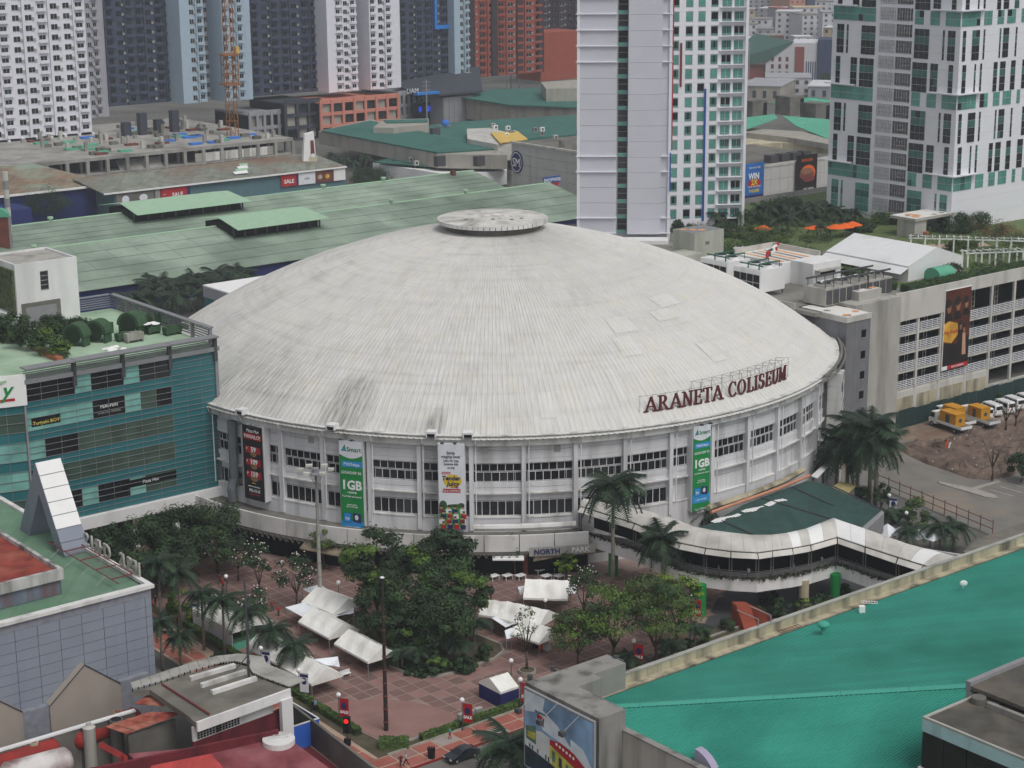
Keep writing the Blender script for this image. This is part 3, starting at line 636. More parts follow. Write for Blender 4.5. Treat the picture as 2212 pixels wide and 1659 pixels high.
for f in range(NF):
    for c in range(NC):
        x = -WD+c*cw; z = zb+.3+f*fh
        inst('glass_panel', gpanel(cw, fh*.36, 'teal_panel'), gm, (x, 0, z))
        k = PAT[f][c]
        if k == 't': inst('glass_panel', gpanel(cw, fh*.32, 'teal_panel'), gm, (x, 0, z+fh*.36)); inst('glass_panel', gpanel(cw, fh*.32, 'teal_panel'), gm, (x, 0, z+fh*.68))
        else:
            inst('glass_panel', gpanel(cw, fh*.64, GM[k]), gm, (x, 0, z+fh*.36))
fin = MB('louver').box(-WD, .1, -.12, -.02, 0, .055).mesh('fin')
for f in range(NF):
    for s in (0, .18, .36, .57, .79): inst('fin', fin, gm, (0, 0, zb+.3+fh*(f+s)))
# left wing of the facade, turned slightly, with a white sign panel on top
lw = bpy.data.objects.new('left_wing', None); COL.objects.link(lw); lw.parent = gm; lw.location = (-WD-.1, 0, 0); lw.rotation_euler = (0, 0, R(-14))
for f in range(NF):
    for c in range(8):
        x = -(c+1)*cw; z = zb+.3+f*fh
        inst('glass_panel', gpanel(cw, fh*.36, 'teal_panel'), lw, (x, 0, z)); inst('glass_panel', gpanel(cw, fh*.64, 'glass_olive' if f in (0, 3) else 'glass_aqua'), lw, (x, 0, z+fh*.36))
    for s in (0, .36, .68): inst('fin', MB('louver').box(-8*cw, .1, -.12, -.02, 0, .055).mesh('fin') if s+f == 0 else bpy.data.meshes['fin.001'], lw, (0, 0, zb+.3+fh*(f+s)))
MB('white_clean').box(-12, .4, -.4, -.1, zt-3.2, zt+1.6).obj('sign_panel', lw)
text('y', 3.2, 'green_sign', lw, (-2.6, -.45, zt-1.6), bold=.06, shear=.3); MB('red').box(-3.6, -1.4, -.46, -.42, zt-2.3, zt-1.9).obj('sign_underline', lw)
MB('steel').box(-WD-.25, -WD+.05, -.3, .05, zb, zt).obj('corner_post', gm); MB('louver').box(-.3, .25, -.3, .3, zb, zt+.6).obj('corner_post', gm)
# cornice: grey canopy on posts with louvres below
MB('louver').box(-WD, .5, -.5, .3, zt, zt+.7).obj('cornice', gm)
for i in range(4): MB('louver').box(-WD, .3, -.1, .05, zt+.95+i*.32, zt+1.07+i*.32).obj('louvre', gm)
for i in range(4): MB('louver').box(-WD+i*8.2, -WD+8.1+i*8.2+(.4 if i == 3 else 0), -1.3, .9, zt+2.35, zt+2.55).obj('canopy_panel', gm)
for i in range(1, 5): MB('dark_steel').box(-WD+i*8.2-.3, -WD+i*8.2+.3, -.5, 0, zt-1.6, zt+2.35).obj('post', gm)
# louvred railing along the side and the back
for i in range(6):
    MB('louver').box(-.35, .15, 1+i*5.8, 1.5+i*5.8, zr-.2, zr+2.3).obj('post', gm)
    for j in range(5): MB('louver').box(-.15, .0, 1.5+i*5.8, 6.8+i*5.8, zr+.2+j*.4, zr+.38+j*.4).obj('louvre', gm)
MB('louver').box(-.6, .4, .9, 36, zr+2.3, zr+2.5).obj('railing_cap', gm)
for j in range(5): MB('louver').box(-8.5, -.2, 35.6, 35.75, zr+.2+j*.4, zr+.38+j*.4).obj('louvre', gm)
MB('louver').box(-8.5, .2, 35.4, 36, zr+2.3, zr+2.5).obj('railing_cap', gm)
for i in range(5):
    MB('white').cyl(-WD+3+i*7.2 if i else -WD+6, 1.2, 0, zw, .85, .85, 14).obj('column', gm)
# shop signs behind the glass
MB('glass_dark').box(-WD+.8, -WD+5.5, -.04, -.01, zb+fh*3.55, zb+fh*3.85).obj('shop_sign', gm); text('Teriyaki BOY', .8, 'txt_yellow', gm, (-WD+3.2, -.06, zb+fh*3.6))
text('PERI-PERI', .75, 'txt_white', gm, (-WD+cw*5, -.06, zb+fh*3.75)); text('CHARCOAL CHICKEN', .4, 'concrete', gm, (-WD+cw*5, -.06, zb+fh*3.55))
MB('void').box(-WD+cw*5.5, -WD+cw*9, -.05, -.01, zb+fh*.72, zb+fh*.98).obj('shop_sign', gm); text('Pizza Hut', .75, 'txt_white', gm, (-WD+cw*7.3, -.07, zb+fh*.78), shear=.2)
text('The Coffee Bean', .8, 'concrete', gm, (-15, .55, 4.5))
# penthouse
ph = thing('rooftop_penthouse', 'white stair and lift block on the roof of the teal glass building', 'rooftop block', -80, 27, zr-.2)
hz = atv(167, 557, 27)[1]-zr
MB('white').box(0, 11.2, 0, 12, 0, hz).obj('wall', ph); MB('concrete').box(.4, 10.8, .4, 11.6, hz, hz+.1).obj('roof', ph)
t = MB('white')
for b in ((0, 11.2, 0, .35), (0, 11.2, 11.65, 12), (0, .35, .35, 11.65), (10.85, 11.2, .35, 11.65)): t.box(*b, hz, hz+.45)
t.obj('parapet', ph)
t = MB('concrete_dark').box(.7, 7.6, -.35, 0, 0, 4.1); t.obj('door_surround', ph); MB('steel').box(1.3, 6.8, -.42, -.34, 0, 3.4).obj('roller_door', ph)
wn = MB('glass_dim').box(4.4, 5.8, -.06, .02, 6, 9.2).obj('window', ph); t = MB('concrete')
for i in range(5): t.box(4.35, 5.85, -.1, -.05, 6+i*.78, 6.1+i*.78)
t.obj('frame', wn)
MB('vines').box(-.35, 0, .5, 11.6, 2.5, hz-.6).obj('climbing_plants', ph); MB('white').box(-1.2, 0, -.5, 12, .8, 2.2).obj('ledge', ph)
# big green fan units on the deck
def fan_unit(name, label, x, y, s, rz):
    p = P(x, y, zr-.15); t = thing(name, label, 'fan unit', world=p, rot=38+rz, group='green fan units on the roof deck')
    n = 12; b = MB('unit_green'); b.smooth = False
    ring = [(2.1*math.cos(math.pi*i/n), 1.6+2.1*math.sin(math.pi*i/n)) for i in range(n+1)]
    b.add([(q[0], yy, q[1]) for yy in (-1.1, 1.1) for q in ring], [tuple(range(n, -1, -1)), tuple(range(n+1, 2*n+2))]+[(i, i+1, n+2+i, n+1+i) for i in range(n)]+[(n, 0, n+1, 2*n+1)])
    b.obj('hood', t); MB('unit_dark').add([(1.5*math.cos(2*math.pi*i/14), -1.12, 1.8+1.5*math.sin(2*math.pi*i/14)) for i in range(14)], [tuple(range(14))]).obj('intake', t)
    for sx in (-1, 1): MB('unit_green').box(sx*1.7-.2, sx*1.7+.2, -.9, .9, 0, 1.6).obj('leg', t)
    MB('unit_green').box(-.8, .8, 1.1, 3.2, .8, 2.6).obj('duct', t); t.scale = (s, s, s); return t
for i, (x, y) in enumerate(((167, 745), (214, 737), (286, 722), (312, 710))): fan_unit('fan_unit', ['round hooded green fan unit nearest the potted shrubs on the teal roof', 'second green hooded fan unit from the potted shrubs', 'tall green hooded fan unit beside the white sacks on the teal roof', 'small green fan unit against the louvred railing'][i], x, y, (1., 1., 1.05, .75)[i], (-60, -60, -62, 20)[i])
for i, (x, y, w_, d_, h) in enumerate(((268, 735, 2.6, 1.6, 1.2), (290, 738, 3.0, 1.3, 1.5), (330, 720, 2.2, 1.6, 1.2), (372, 722, 2.8, 1.6, 1.3), (350, 700, 1.8, 1.5, 1.8), (392, 714, 2.2, 1.2, 1.0))):
    p = P(x, y, zr-.15); t = MB('unit_green' if i != 1 else 'concrete'); t.box(-w_/2, w_/2, -d_/2, d_/2, .4, h); t.box(-w_/2+.1, -w_/2+.3, -d_/2, d_/2, 0, .4); t.box(w_/2-.3, w_/2-.1, -d_/2, d_/2, 0, .4); t.box(-w_/4, w_/4, -d_/4, d_/4, h, h+.2)
    tag(t.obj('air_handler', None, p, GA), ['green air handler box beside the tall fan unit', 'grey topped air handler box nearest the grey cornice', 'green air handler under the white sacks', 'green air handler box near the corner of the roof deck', 'upright green air handler by the louvred railing', 'low green air handler closest to the dome'][i], 'air handler', 'air handlers on the teal roof')
t = MB('white_clean')
for k in range(14): t.ball((rnd.uniform(-1.6, 1.6), rnd.uniform(-.8, .8), .25+rnd.random()*.5), .5, 7, 4, 1.2, .8, .5)
tag(t.obj('white_sacks', None, P(248, 760, zr), GA), 'heap of white sandbags by the roof edge of the teal building', 'sandbags', kind='stuff')
t = MB('white_clean')
for k in range(9): t.ball((rnd.uniform(-1.8, 1.8), rnd.uniform(-.7, .7), .2+rnd.random()*.3), .5, 6, 4, 1.5, .8, .3)
tag(t.obj('white_sacks', None, P(327, 703, zr+1.2), GA), 'crumpled white tarpaulin lying on the green roof units', 'tarpaulin')
# ---------------- purple-grey panelled building
UC, VC = Q(325, 1262, 17.5)[:2]; HC = 17.5
pb = thing('panelled_building', 'bluish grey panelled building with a green roof and gabled bays', 'building', UC, VC)
LW_, DPB = 62., 52.
MB('black').box(-LW_, -.12, .12, DPB, 0, HC-1.6).obj('core', pb)
pm = MB('purple_panel').box(.03, 2.87, 0, .12, .03, 1.30).mesh('cladding_panel'); pe = MB('purple_panel').box(.03, .85, 0, .12, .03, 1.30).mesh('cladding_panel')
ps = MB('purple_panel').box(-.12, 0, .03, 2.87, .03, 1.30).mesh('cladding_panel')
for r_ in range(12):
    z = HC-1.55-(r_+1)*1.33
    inst('cladding_panel', pe, pb, (-.88, 0, z))
    for c in range(16): inst('cladding_panel', pm, pb, (-.88-(c+1)*2.9, 0, z))
    for c in range(6): inst('cladding_panel', ps, pb, (0, .05+c*2.9, z))
MB('purple_tile').box(-LW_, 0, -.02, .3, HC-1.55, HC-.45).obj('frieze', pb)
t = MB('white_dirty'); t.box(-LW_, .35, -.35, .7, HC-.45, HC); t.box(-.35, .35, .7, DPB, HC-.45, HC); t.obj('parapet_cap', pb)
MB('roof_green2').add([(-LW_, .7, HC-.6), (-.4, .7, HC-.6), (-.4, DPB, HC-.3), (-LW_, DPB, HC-.3)], [(0, 1, 2, 3)]).obj('roof', pb)
# gabled bays standing proud of the front
def loc_v(x, y, dv): u, z = atv(x, y, VC-dv); return (u-UC, z)
c1 = lambda x, y: (.27414*x, 1204.3+.27414*y)
g1 = [loc_v(*c1(x, y), 1.2) for x, y in ((665, 845), (950, 992), (965, 1195), (403, 1365), (393, 1168))]
def bay(poly, m, name, dy=1.2):
    b = MB(m); n = len(poly); b.add([(x, -dy, z) for x, z in poly]+[(x, -.02, z) for x, z in poly], [tuple(range(n-1, -1, -1))]+[(i, (i+1) % n, n+(i+1) % n, n+i) for i in range(n)]); return b.obj(name, pb)
g1[2] = (g1[1][0], 0); g1[3] = (g1[4][0], 0); bay(g1, 'taupe', 'gabled_bay')
w1 = g1[1][0]-g1[4][0]; gap = g1[4][0]-loc_v(*c1(178, 1228), 1.2)[0]
g2 = [(x-w1-gap, z) for x, z in g1]; bay(g2, 'taupe', 'gabled_bay')
for gg in (g1, g2):
    t = MB('dark_steel'); t.bar((gg[0][0], -1.25, gg[0][1]), (gg[1][0], -1.25, gg[1][1]), .12); t.bar((gg[0][0], -1.25, gg[0][1]), (gg[4][0], -1.25, gg[4][1]), .12); t.obj('gable_trim', pb)
zz = g1[4][1]-.05
MB('purple_tile').box(g2[1][0]+.02, g1[4][0]-.02, -.9, -.02, 0, zz).obj('tiled_pier', pb); MB('purple_tile').box(g1[1][0]+.02, g1[1][0]+4.2, -.9, -.02, 0, zz+.4).obj('tiled_pier', pb)
# A-frame portal on the roof edge
af = thing('portal_frame', 'grey A-shaped panelled portal rising from the green roof edge', 'portal', UC, VC)
ua = UC-3.4
fl = [atu(*m_, ua) for m_ in ((.27414*505, 818.6+.27414*1350), (.27414*455, 818.6+.27414*1300), (.27414*305, 818.6+.27414*905), (.27414*215, 818.6+.27414*1178), (.27414*150, 818.6+.27414*1130), (.27414*275, 818.6+.27414*662))]
pv = [(v-VC, max(HC-.5, z) if i in (0, 1, 3, 4) else z) for i, (v, z) in enumerate(fl)]
ap = pv[5]; wd_ = 3.6
def aleg(q, name):
    n = len(q); b = MB('white' if name == 'right_leg' else 'purple_panel')
    vs = [(-3.4, v, z) for v, z in q]+[(-3.4+wd_, v, z) for v, z in q]
    ar = sum(q[i][0]*q[(i+1) % n][1]-q[(i+1) % n][0]*q[i][1] for i in range(n))
    fs = [tuple(range(n)), tuple(range(2*n-1, n-1, -1))]+[(i, n+i, n+(i+1) % n, (i+1) % n) for i in range(n)]
    if ar > 0: fs = [f[::-1] for f in fs]
    b.add(vs, fs); return b.obj('leg', af)
aleg([pv[5], pv[2], (pv[0][0]+2.2, HC-.5), (pv[0][0], HC-.5)], 'l'); aleg([pv[5], (pv[4][0], HC-.5), (pv[3][0]-.5, HC-.5), pv[2]], 'l')
b0, b1 = Vector((0, pv[5][0], pv[5][1])), Vector((0, pv[0][0], HC-.5)); nn = Vector((0, -(b1-b0).z, (b1-b0).y)).normalized()
if nn.z < 0: nn = -nn
for i in range(7):   # outer slope panels, whitened to paint in the light on the upturned face
    a_, c_ = b0.lerp(b1, i/7+.004), b0.lerp(b1, (i+1)/7-.004); m = 'white_clean' if i < 5 else 'purple_panel'
    p = [a_+nn*.02, c_+nn*.02, c_+nn*.14, a_+nn*.14]
    MB(m).add([q+Vector((-3.4, 0, 0)) for q in p]+[q+Vector((-3.4+wd_, 0, 0)) for q in p], [(0, 3, 2, 1), (4, 5, 6, 7), (3, 7, 6, 2), (0, 1, 5, 4), (1, 2, 6, 5), (0, 4, 7, 3)]).obj('panel', af)
# roof letters seen from behind
ls = thing('edge_letters', 'weathered grey letters on the green roof edge seen from behind', 'sign', UC, VC, HC)
for s, v0, v1 in (('JESUS', 2.6, 8.6), ('CHRIST', 11.2, 20.2)):
    v0_, v1_ = v0, v1
    for i, ch in enumerate(s):
        v = v0_+(v1_-v0_)*(i+.5)/len(s)
        inst('letter', text_mesh(ch, 2.7, 'concrete', .12, .03), ls, (.15, v, .05), R(90), (1.0, 1, 1))
t = MB('maroon')
fr = thing('sign_rack', 'red steel rack with wire mesh lying behind the roof letters', 'rack', UC, VC, HC)
for a, b in (((-3.6, 1.5), (-3.6, 22)), ((-.6, 3.5), (-.6, 22))): t.bar((a[0], a[1], .5), (b[0], b[1], .5), .12)
for i in range(5): t.bar((-3.6, 3.6+i*4.4, .5), (-.6, 3.6+i*4.4, .5), .12)
t.mats[0] = MT['red'] if False else t.mats[0]; t.obj('rails', fr)
t = MB('concrete_dark')
for i in range(38): t.bar((-3.4, 3.6+i*.48, .35), (-.7, 3.6+i*.48, .35), .035)
t.obj('mesh_bars', fr); t = MB('steel')
for i in range(4): t.bar((-3.6, 5+i*4.4, .5), (-5.4, 4.6+i*4.4, -.4), .06)
t.obj('brace', fr)
# rusty roofed block on the green roof
rb = thing('rusty_block', 'rust red roofed block with stained white fascia on the green roof', 'rooftop block', *Q(137, 1228, 20.4)[:2], HC-.5)
MB('rust_wall').box(-40, -.4, .4, 24, 0, 2.0).obj('wall', rb)
t = MB('stained_white'); t.box(-40, 0, 0, .5, 2.0, 3.4); t.box(-.5, 0, .5, 24, 2.0, 3.4); t.obj('fascia', rb); MB('roof_rust').box(-40, -.5, .5, 24, 2.4, 2.9).obj('roof', rb); MB('rust_wall').box(-.39, -.3, .3, .9, 0, 2).obj('corner_post', rb)
# ---------------- small flat-roofed building with curved canopy, bottom left
c2 = lambda x, y: (485.1+.27414*x, 1204.3+.27414*y)
HS = 9.
sb = thing('flat_roofed_shop', 'small shop with dirty flat concrete roof and curved metal canopy', 'building', world=(0, 0, 0))
ctop = [Q(*c1(*p), HS)[:2] for p in ((1045, 1048), (1270, 985), (1500, 905), (1740, 840), (1850, 828), (1950, 850))]+[Q(*c2(*p), HS)[:2] for p in ((220, 920), (300, 955), (510, 1030))]
cout = [Q(*c1(*p), HS-.6)[:2] for p in ((1030, 1000), (1250, 925), (1480, 850), (1700, 790), (1880, 770), (2080, 795))]+[Q(*c2(*p), HS-.6)[:2] for p in ((330, 850), (430, 890), (640, 980))]
for i in range(8):
    a, b, c, d = ctop[i], ctop[i+1], cout[i+1], cout[i]
    for k in range(3):
        f0, f1 = k/3+.006, (k+1)/3-.006; L_ = lambda p, q, f: (p[0]+(q[0]-p[0])*f, p[1]+(q[1]-p[1])*f)
        q = [L_(a, b, f0), L_(a, b, f1), L_(d, c, f1), L_(d, c, f0)]
        quadprism(MB('concrete'), *[W(*p, HS+.25 if j < 2 else HS-.35) for j, p in enumerate(q)], .12).obj('canopy_panel', sb)
fr_ = [Q(*c2(510, 1035), HS)[:2], Q(*c1(1545, 1300), HS)[:2], Q(*c1(1480, 1240), HS)[:2], Q(*c1(1310, 1125), HS)[:2], Q(*c1(1180, 1035), HS)[:2]]
MB('roof_slab_dirty').prism([W(*p).xy for p in ctop+fr_], HS-.8, HS-.1).obj('roof_slab', sb)
t = MB('black')
for i in range(40):
    k = i*8/40; j = int(k); f = k-j; a, b = ctop[j], ctop[j+1]; p = W(a[0]+(b[0]-a[0])*f, a[1]+(b[1]-a[1])*f, 0); t.box(p.x-.06, p.x+.06, p.y-.06, p.y+.06, HS-.2, HS+.25)
tag(t.obj('canopy_clips', sb), kind='stuff')
for k, (a, b) in enumerate((((1500, 962), (1850, 860)), ((1585, 1018), (1935, 908)), ((1668, 1072), (2018, 960)))):
    p, q = P(*c1(*a), HS), P(*c1(*b), HS); d = (q-p).normalized(); n_ = Vector((-d.y, d.x, 0))*.28
    MB('white_dirty').prism([(p-n_).xy, (q-n_).xy, (q+n_).xy, (p+n_).xy], HS-.1, HS+.4).obj('roof_beam', sb)
p, q = P(*c1(1275, 1000), HS), P(*c1(1650, 1240), HS); MB('maroon').tube([p+Vector((0, 0, .1)), q+Vector((0, 0, .1))], .12, 6).obj('rusty_pipe', sb)
p, q = W(*fr_[0], 0), W(*fr_[1], 0); d = (q-p).normalized(); n_ = Vector((d.y, -d.x, 0))
if n_.y > 0: n_ = -n_
MB('white').prism([p.xy, q.xy, (q+n_*.3).xy, (p+n_*.3).xy], HS-1.1, HS+.1).obj('white_fascia', sb)
t = MB('white'); t.prism([p.xy, (p+d*1.6).xy, (p+d*1.6+n_*.6).xy, (p+n_*.6).xy], 3.2, HS-.9); t.obj('white_pier', sb)
ib = -n_*.8
MB('red_wall').prism([(p+d*.5+ib).xy, (q+ib).xy, (q+ib*1.4).xy, (p+d*.5+ib*1.4).xy], 0, 6.3).obj('red_wall', sb)
MB('white_dirty').prism([(p+d*2+ib*.9).xy, (q+ib*.9).xy, (q+ib*1.3).xy, (p+d*2+ib*1.3).xy], 6.3, HS-.9).obj('upper_wall', sb)
for k in range(2):
    t = MB('black'); L0 = (q-p).length
    for i in range(8):
        for j in range(5):
            s = L0*(.52+.2*k)+i*.42; o = p+d*s+ib*.88; t.prism([(o).xy, (o+d*.26).xy, (o+d*.26+n_*.1).xy, (o+n_*.1).xy], 6.5+j*.3, 6.7+j*.3)
    tag(t.obj('vent_blocks', sb), kind='stuff')
MB('red_wall').prism([W(-93.5, -77).xy, W(-95.5, -100).xy, W(-130, -100).xy, W(-130, -77).xy], .0, .1).obj('yard_floor', sb)
# mast with guy rods on its roof
tag(MB('dark_steel').cyl(0, 0, 0, 12.5, .16, .12, 8).bar((0, 0, 3), (-1.8, -.4, 1), .1).bar((0, 0, 3), (1.6, .5, 5), .07).box(-.2, .2, -.2, .2, 2.0, 2.3).obj('roof_mast', None, P(538, 1465, HS-.1)), 'thin dark mast standing on the dirty flat roof', 'mast')
# grey side wall with blue gate box
t = thing('boundary_wall', 'grey streaked boundary wall running down past the red roofs', 'wall', world=(0, 0, 0))
A_, B_ = Q(*c2(520, 1135), 3.6), Q(*c2(1240, 1690), 3.6)
for i in range(6):
    a, b = [tuple(A_[j]+(B_[j]-A_[j])*f for j in (0, 1)) for f in (i/6+.002, (i+1)/6-.002)]
    MB('concrete_dark').prism([W(*a).xy, W(*b).xy, W(b[0]-.35, b[1]).xy, W(a[0]-.35, a[1]).xy], 0, 3.6).obj('wall_panel', t)
t.children[0].parent = t
p = P(*c2(675, 1290), 3); t = MB('blue'); 
bb = thing('blue_gatehouse', 'open topped blue walled enclosure beside the grey boundary wall', 'enclosure', *Q(*c2(740, 1262), 3.4)[:2])
mat('gate_blue', '#2f62c4', n=.06)
MB('gate_blue').box(-4.2, 0, -.12, 0, 0, 3.3).obj('front_panel', bb); MB('white').box(-4.2, .03, -.16, .04, 3.3, 3.42).obj('cap', bb); MB('gate_blue').box(-.12, 0, 0, 7, 0, 3.3).obj('side_panel', bb); MB('white').box(-.16, .04, .04, 7, 3.3, 3.42).obj('cap', bb); MB('concrete_dark').box(-4.2, -.12, 0, 7, .0, 1.2).obj('floor', bb)
# ---------------- red industrial roofs, bottom left corner
rs = thing('red_workshop', 'old workshop with patched dark red and pink metal roofs', 'building', world=(0, 0, 0))
def proof(mb, pts, name, par, th=.25): return quadprism(mb, *[P(*p) if len(p) == 3 else p for p in pts], th).obj(name, par)
H5 = 5.
proof(MB('red_roof_old'), [(*c1(1010, 1545), H5+.6), (*c2(520, 1435), H5+.6), (*c2(850, 1680), H5), (*c1(1300, 1800), H5)], 'roof', rs)
quadprism(MB('red_roof_bright'), *[P(*c1(*a), h) for a, h in (((1190, 1640), H5+.7), ((1660, 1545), H5+.8), ((1800, 1700), H5+.4), ((1150, 1800), H5+.4))], .12).obj('new_roof_sheets', rs)
MB('red_wall').prism([P(*c1(1010, 1545), H5).xy, P(*c2(520, 1435), H5).xy, P(*c2(850, 1680), H5).xy, P(*c1(1300, 1800), H5).xy], 0, H5-.3).obj('walls', rs)
p_, q_ = P(*c1(900, 1560), H5), P(*c2(430, 1350), H5)
quadprism(MB('red_wall'), P(*c1(700, 1659), 6.6), P(*c2(425, 1350), 6.6), P(*c2(425, 1362), 6.6), P(*c1(700, 1675), 6.6), 2.5).obj('red_parapet', rs)
tag(MB('white_dirty').cyl(0, 0, 0, .7, 1.9, 1.9, 20).bar((-1.2, 0, .75), (1.2, .5, .8), .1).bar((-.8, .9, .75), (1.2, .3, .8), .08).obj('roof_tank', None, P(*c2(428, 1470), H5+.4)), 'round white shallow tank cover on the dark red roof', 'tank cover')
# back wall, tanks, stacks
yw = thing('yard_wall', 'low dirty wall topped with white flashing behind the red tanks', 'wall', world=(0, 0, 0))
a, b = P(*c1(-60, 1530), 6.5), P(*c1(1070, 1195), 6.5)
for i in range(5):
    p, q = a.lerp(b, i/5+.003), a.lerp(b, (i+1)/5-.003); MB('concrete_dark').prism([p.xy, q.xy, (q+VX*.4).xy, (p+VX*.4).xy], 0, 6.2).obj('wall_panel', yw)
MB('white').prism([(a-VX*.1).xy, (b-VX*.1).xy, (b+VX*.55).xy, (a+VX*.55).xy], 6.2, 6.4).obj('flashing', yw)
def tank(name, label, p0, p1, r, m, cat='tank', hatch=True):
    t = thing(name, label, cat, world=(0, 0, 0)); d = (p1-p0).normalized(); pts = [p0-d*r*.55, p0-d*r*.45, p0-d*r*.2, p0, p1, p1+d*r*.2, p1+d*r*.45, p1+d*r*.55]
    b = MB(m); b.smooth = True; b.tube(pts, [r*.25, r*.6, r*.9, r, r, r*.9, r*.6, r*.25], 20); b.obj('shell', t)
    if hatch: q = p0.lerp(p1, .72); MB('concrete_moss').cyl(q.x, q.y, q.z+r-.1, q.z+r+.25, .55, .55, 14).m('brown_red').cyl(q.x, q.y, q.z+r+.25, q.z+r+.28, .42, .42, 14).obj('hatch', t)
    for f in (.2, .8): q = p0.lerp(p1, f); MB('concrete_dark').box(q.x-.4, q.x+.4, q.y-.4, q.y+.4, 0, q.z-r*.8).obj('saddle', t)
    return t
tank('oil_tank', 'long rust red horizontal tank in front of the taupe gable', P(*c1(600, 1430), 4.6), P(*c1(1060, 1265), 4.6), 1.35, 'tank_red')
tank('oil_tank', 'red horizontal tank at the bottom left edge with a yellow rimmed hatch', P(*c1(-120, 1660), 4.6), P(*c1(420, 1510), 4.6), 1.35, 'tank_red')
tank('steel_drum', 'big rust spotted white drum at the bottom left', P(*c1(60, 1720), 5.6), P(*c1(510, 1600), 5.6), 1.6, 'tank_white', hatch=False)
t = MB('concrete'); t.cyl(0, 0, 0, 5.8, .75, .75, 14); t.m('concrete_light').cyl(0, 0, 5.8, 6.1, .78, .3, 14); t.cyl(0, 0, 6.1, 6.4, .32, .32, 10); tag(t.obj('vent_stack', None, P(*c1(725, 1690), 0.5)), 'grey capped vent stack between the tanks', 'vent stack')
t = MB('concrete_dark'); t.cyl(0, 0, 0, 6.2, .8, .8, 14); t.m('black').cyl(0, 0, 6.2, 6.22, .65, .65, 14); tag(t.obj('vent_stack', None, P(*c1(940, 1650), .5)), 'open topped grey drum stack beside the corrugated red lean-to', 'vent stack')
t = MB('tank_red'); t.tube([P(*c1(800, 1480), 5.6), P(*c1(970, 1570), 5.6), P(*c1(985, 1640), 4.6)], .5, 4); tag(t.obj('red_duct'), 'square red duct crossing down from the long tank', 'duct')
ln = thing('lean_to_shed', 'lean-to shed with rusty corrugated red roof sheets and block wall', 'shed', world=(0, 0, 0))
mat('sheet_rust', '#9a4a3e', n=.35, ns=.8, sheet=(.7, 3, .5, -GA), dirt='#c08a76', da=.55, ds=.3)
a, b, c, d = P(*c1(825, 1325), 6.6), P(*c1(1010, 1190), 7.4), P(*c1(1480, 1210), 7.4), P(*c1(1010, 1390), 6.6)
a, b, c, d = P(*c1(825, 1330), 6.4), P(*c1(1185, 1215), 7.2), P(*c1(1480, 1215), 7.2), P(*c1(1000, 1390), 6.4)
for i in range(7):
    p0, p1 = a.lerp(b, i/7), a.lerp(b, (i+1)/7-.01); q0, q1 = d.lerp(c, i/7), d.lerp(c, (i+1)/7-.01); u_ = Vector((0, 0, .05*(i % 2)))
    quadprism(MB('sheet_rust'), p0+u_, q0+u_, q1+u_, p1+u_, .06).obj('roof_sheet', ln)
quadprism(MB('concrete_dark'), P(*c1(1010, 1405), 6.0), P(*c1(1380, 1275), 6.3), P(*c1(1380, 1265), 6.3), P(*c1(1010, 1395), 6.0), 6).obj('block_wall', ln)
quadprism(MB('sheet_rust'), P(*c1(1060, 1150), 7.6), P(*c1(1180, 1070), 7.9), P(*c1(1310, 1120), 7.9), P(*c1(1290, 1170), 7.6), .1).obj('roof_sheet', ln)
# ================================================================== right foreground: big green roof with billboard block
mat('roof_teal', '#3b9988', rough=.6, n=.1, ns=.2, sheet=(45, 2.1, .2, -GA), dirt='#2d7f70', da=.45, ds=.07)
mat('roof_teal2', '#3b9988', rough=.6, n=.1, ns=.2, sheet=(60, .72, .13, -GA), dirt='#26796c', da=.45, ds=.07)
mat('teal_cap', '#4aa493', n=.06)
mat('block_grey', '#918f8b', n=.1, ns=.4, dirt='#5d5b57', da=.5, ds=.09, streak=True)
mat('wall_greige', '#b9b2aa', n=.08, ns=.4, dirt='#948d86', da=.4, ds=.06, streak=True)
mat('pale_cyan', '#b7cfd2', n=.08, ns=.6, dirt='#8d9c9d', da=.4, ds=.08, streak=True)
mat('roof_tar', '#57544f', n=.3, ns=.5, dirt='#7c7466', da=.5, ds=.12)
mat('dark_strip', '#2a2624', n=.2, ns=1)
mat('lilac', '#aba3bb', n=.05)
U0, V0 = -84.4, -121.5; S_, Z16 = .15, 15.9
gr = thing('green_roof_hall', 'huge low hall with a bright green ribbed metal roof in the right foreground', 'building', U0, V0)
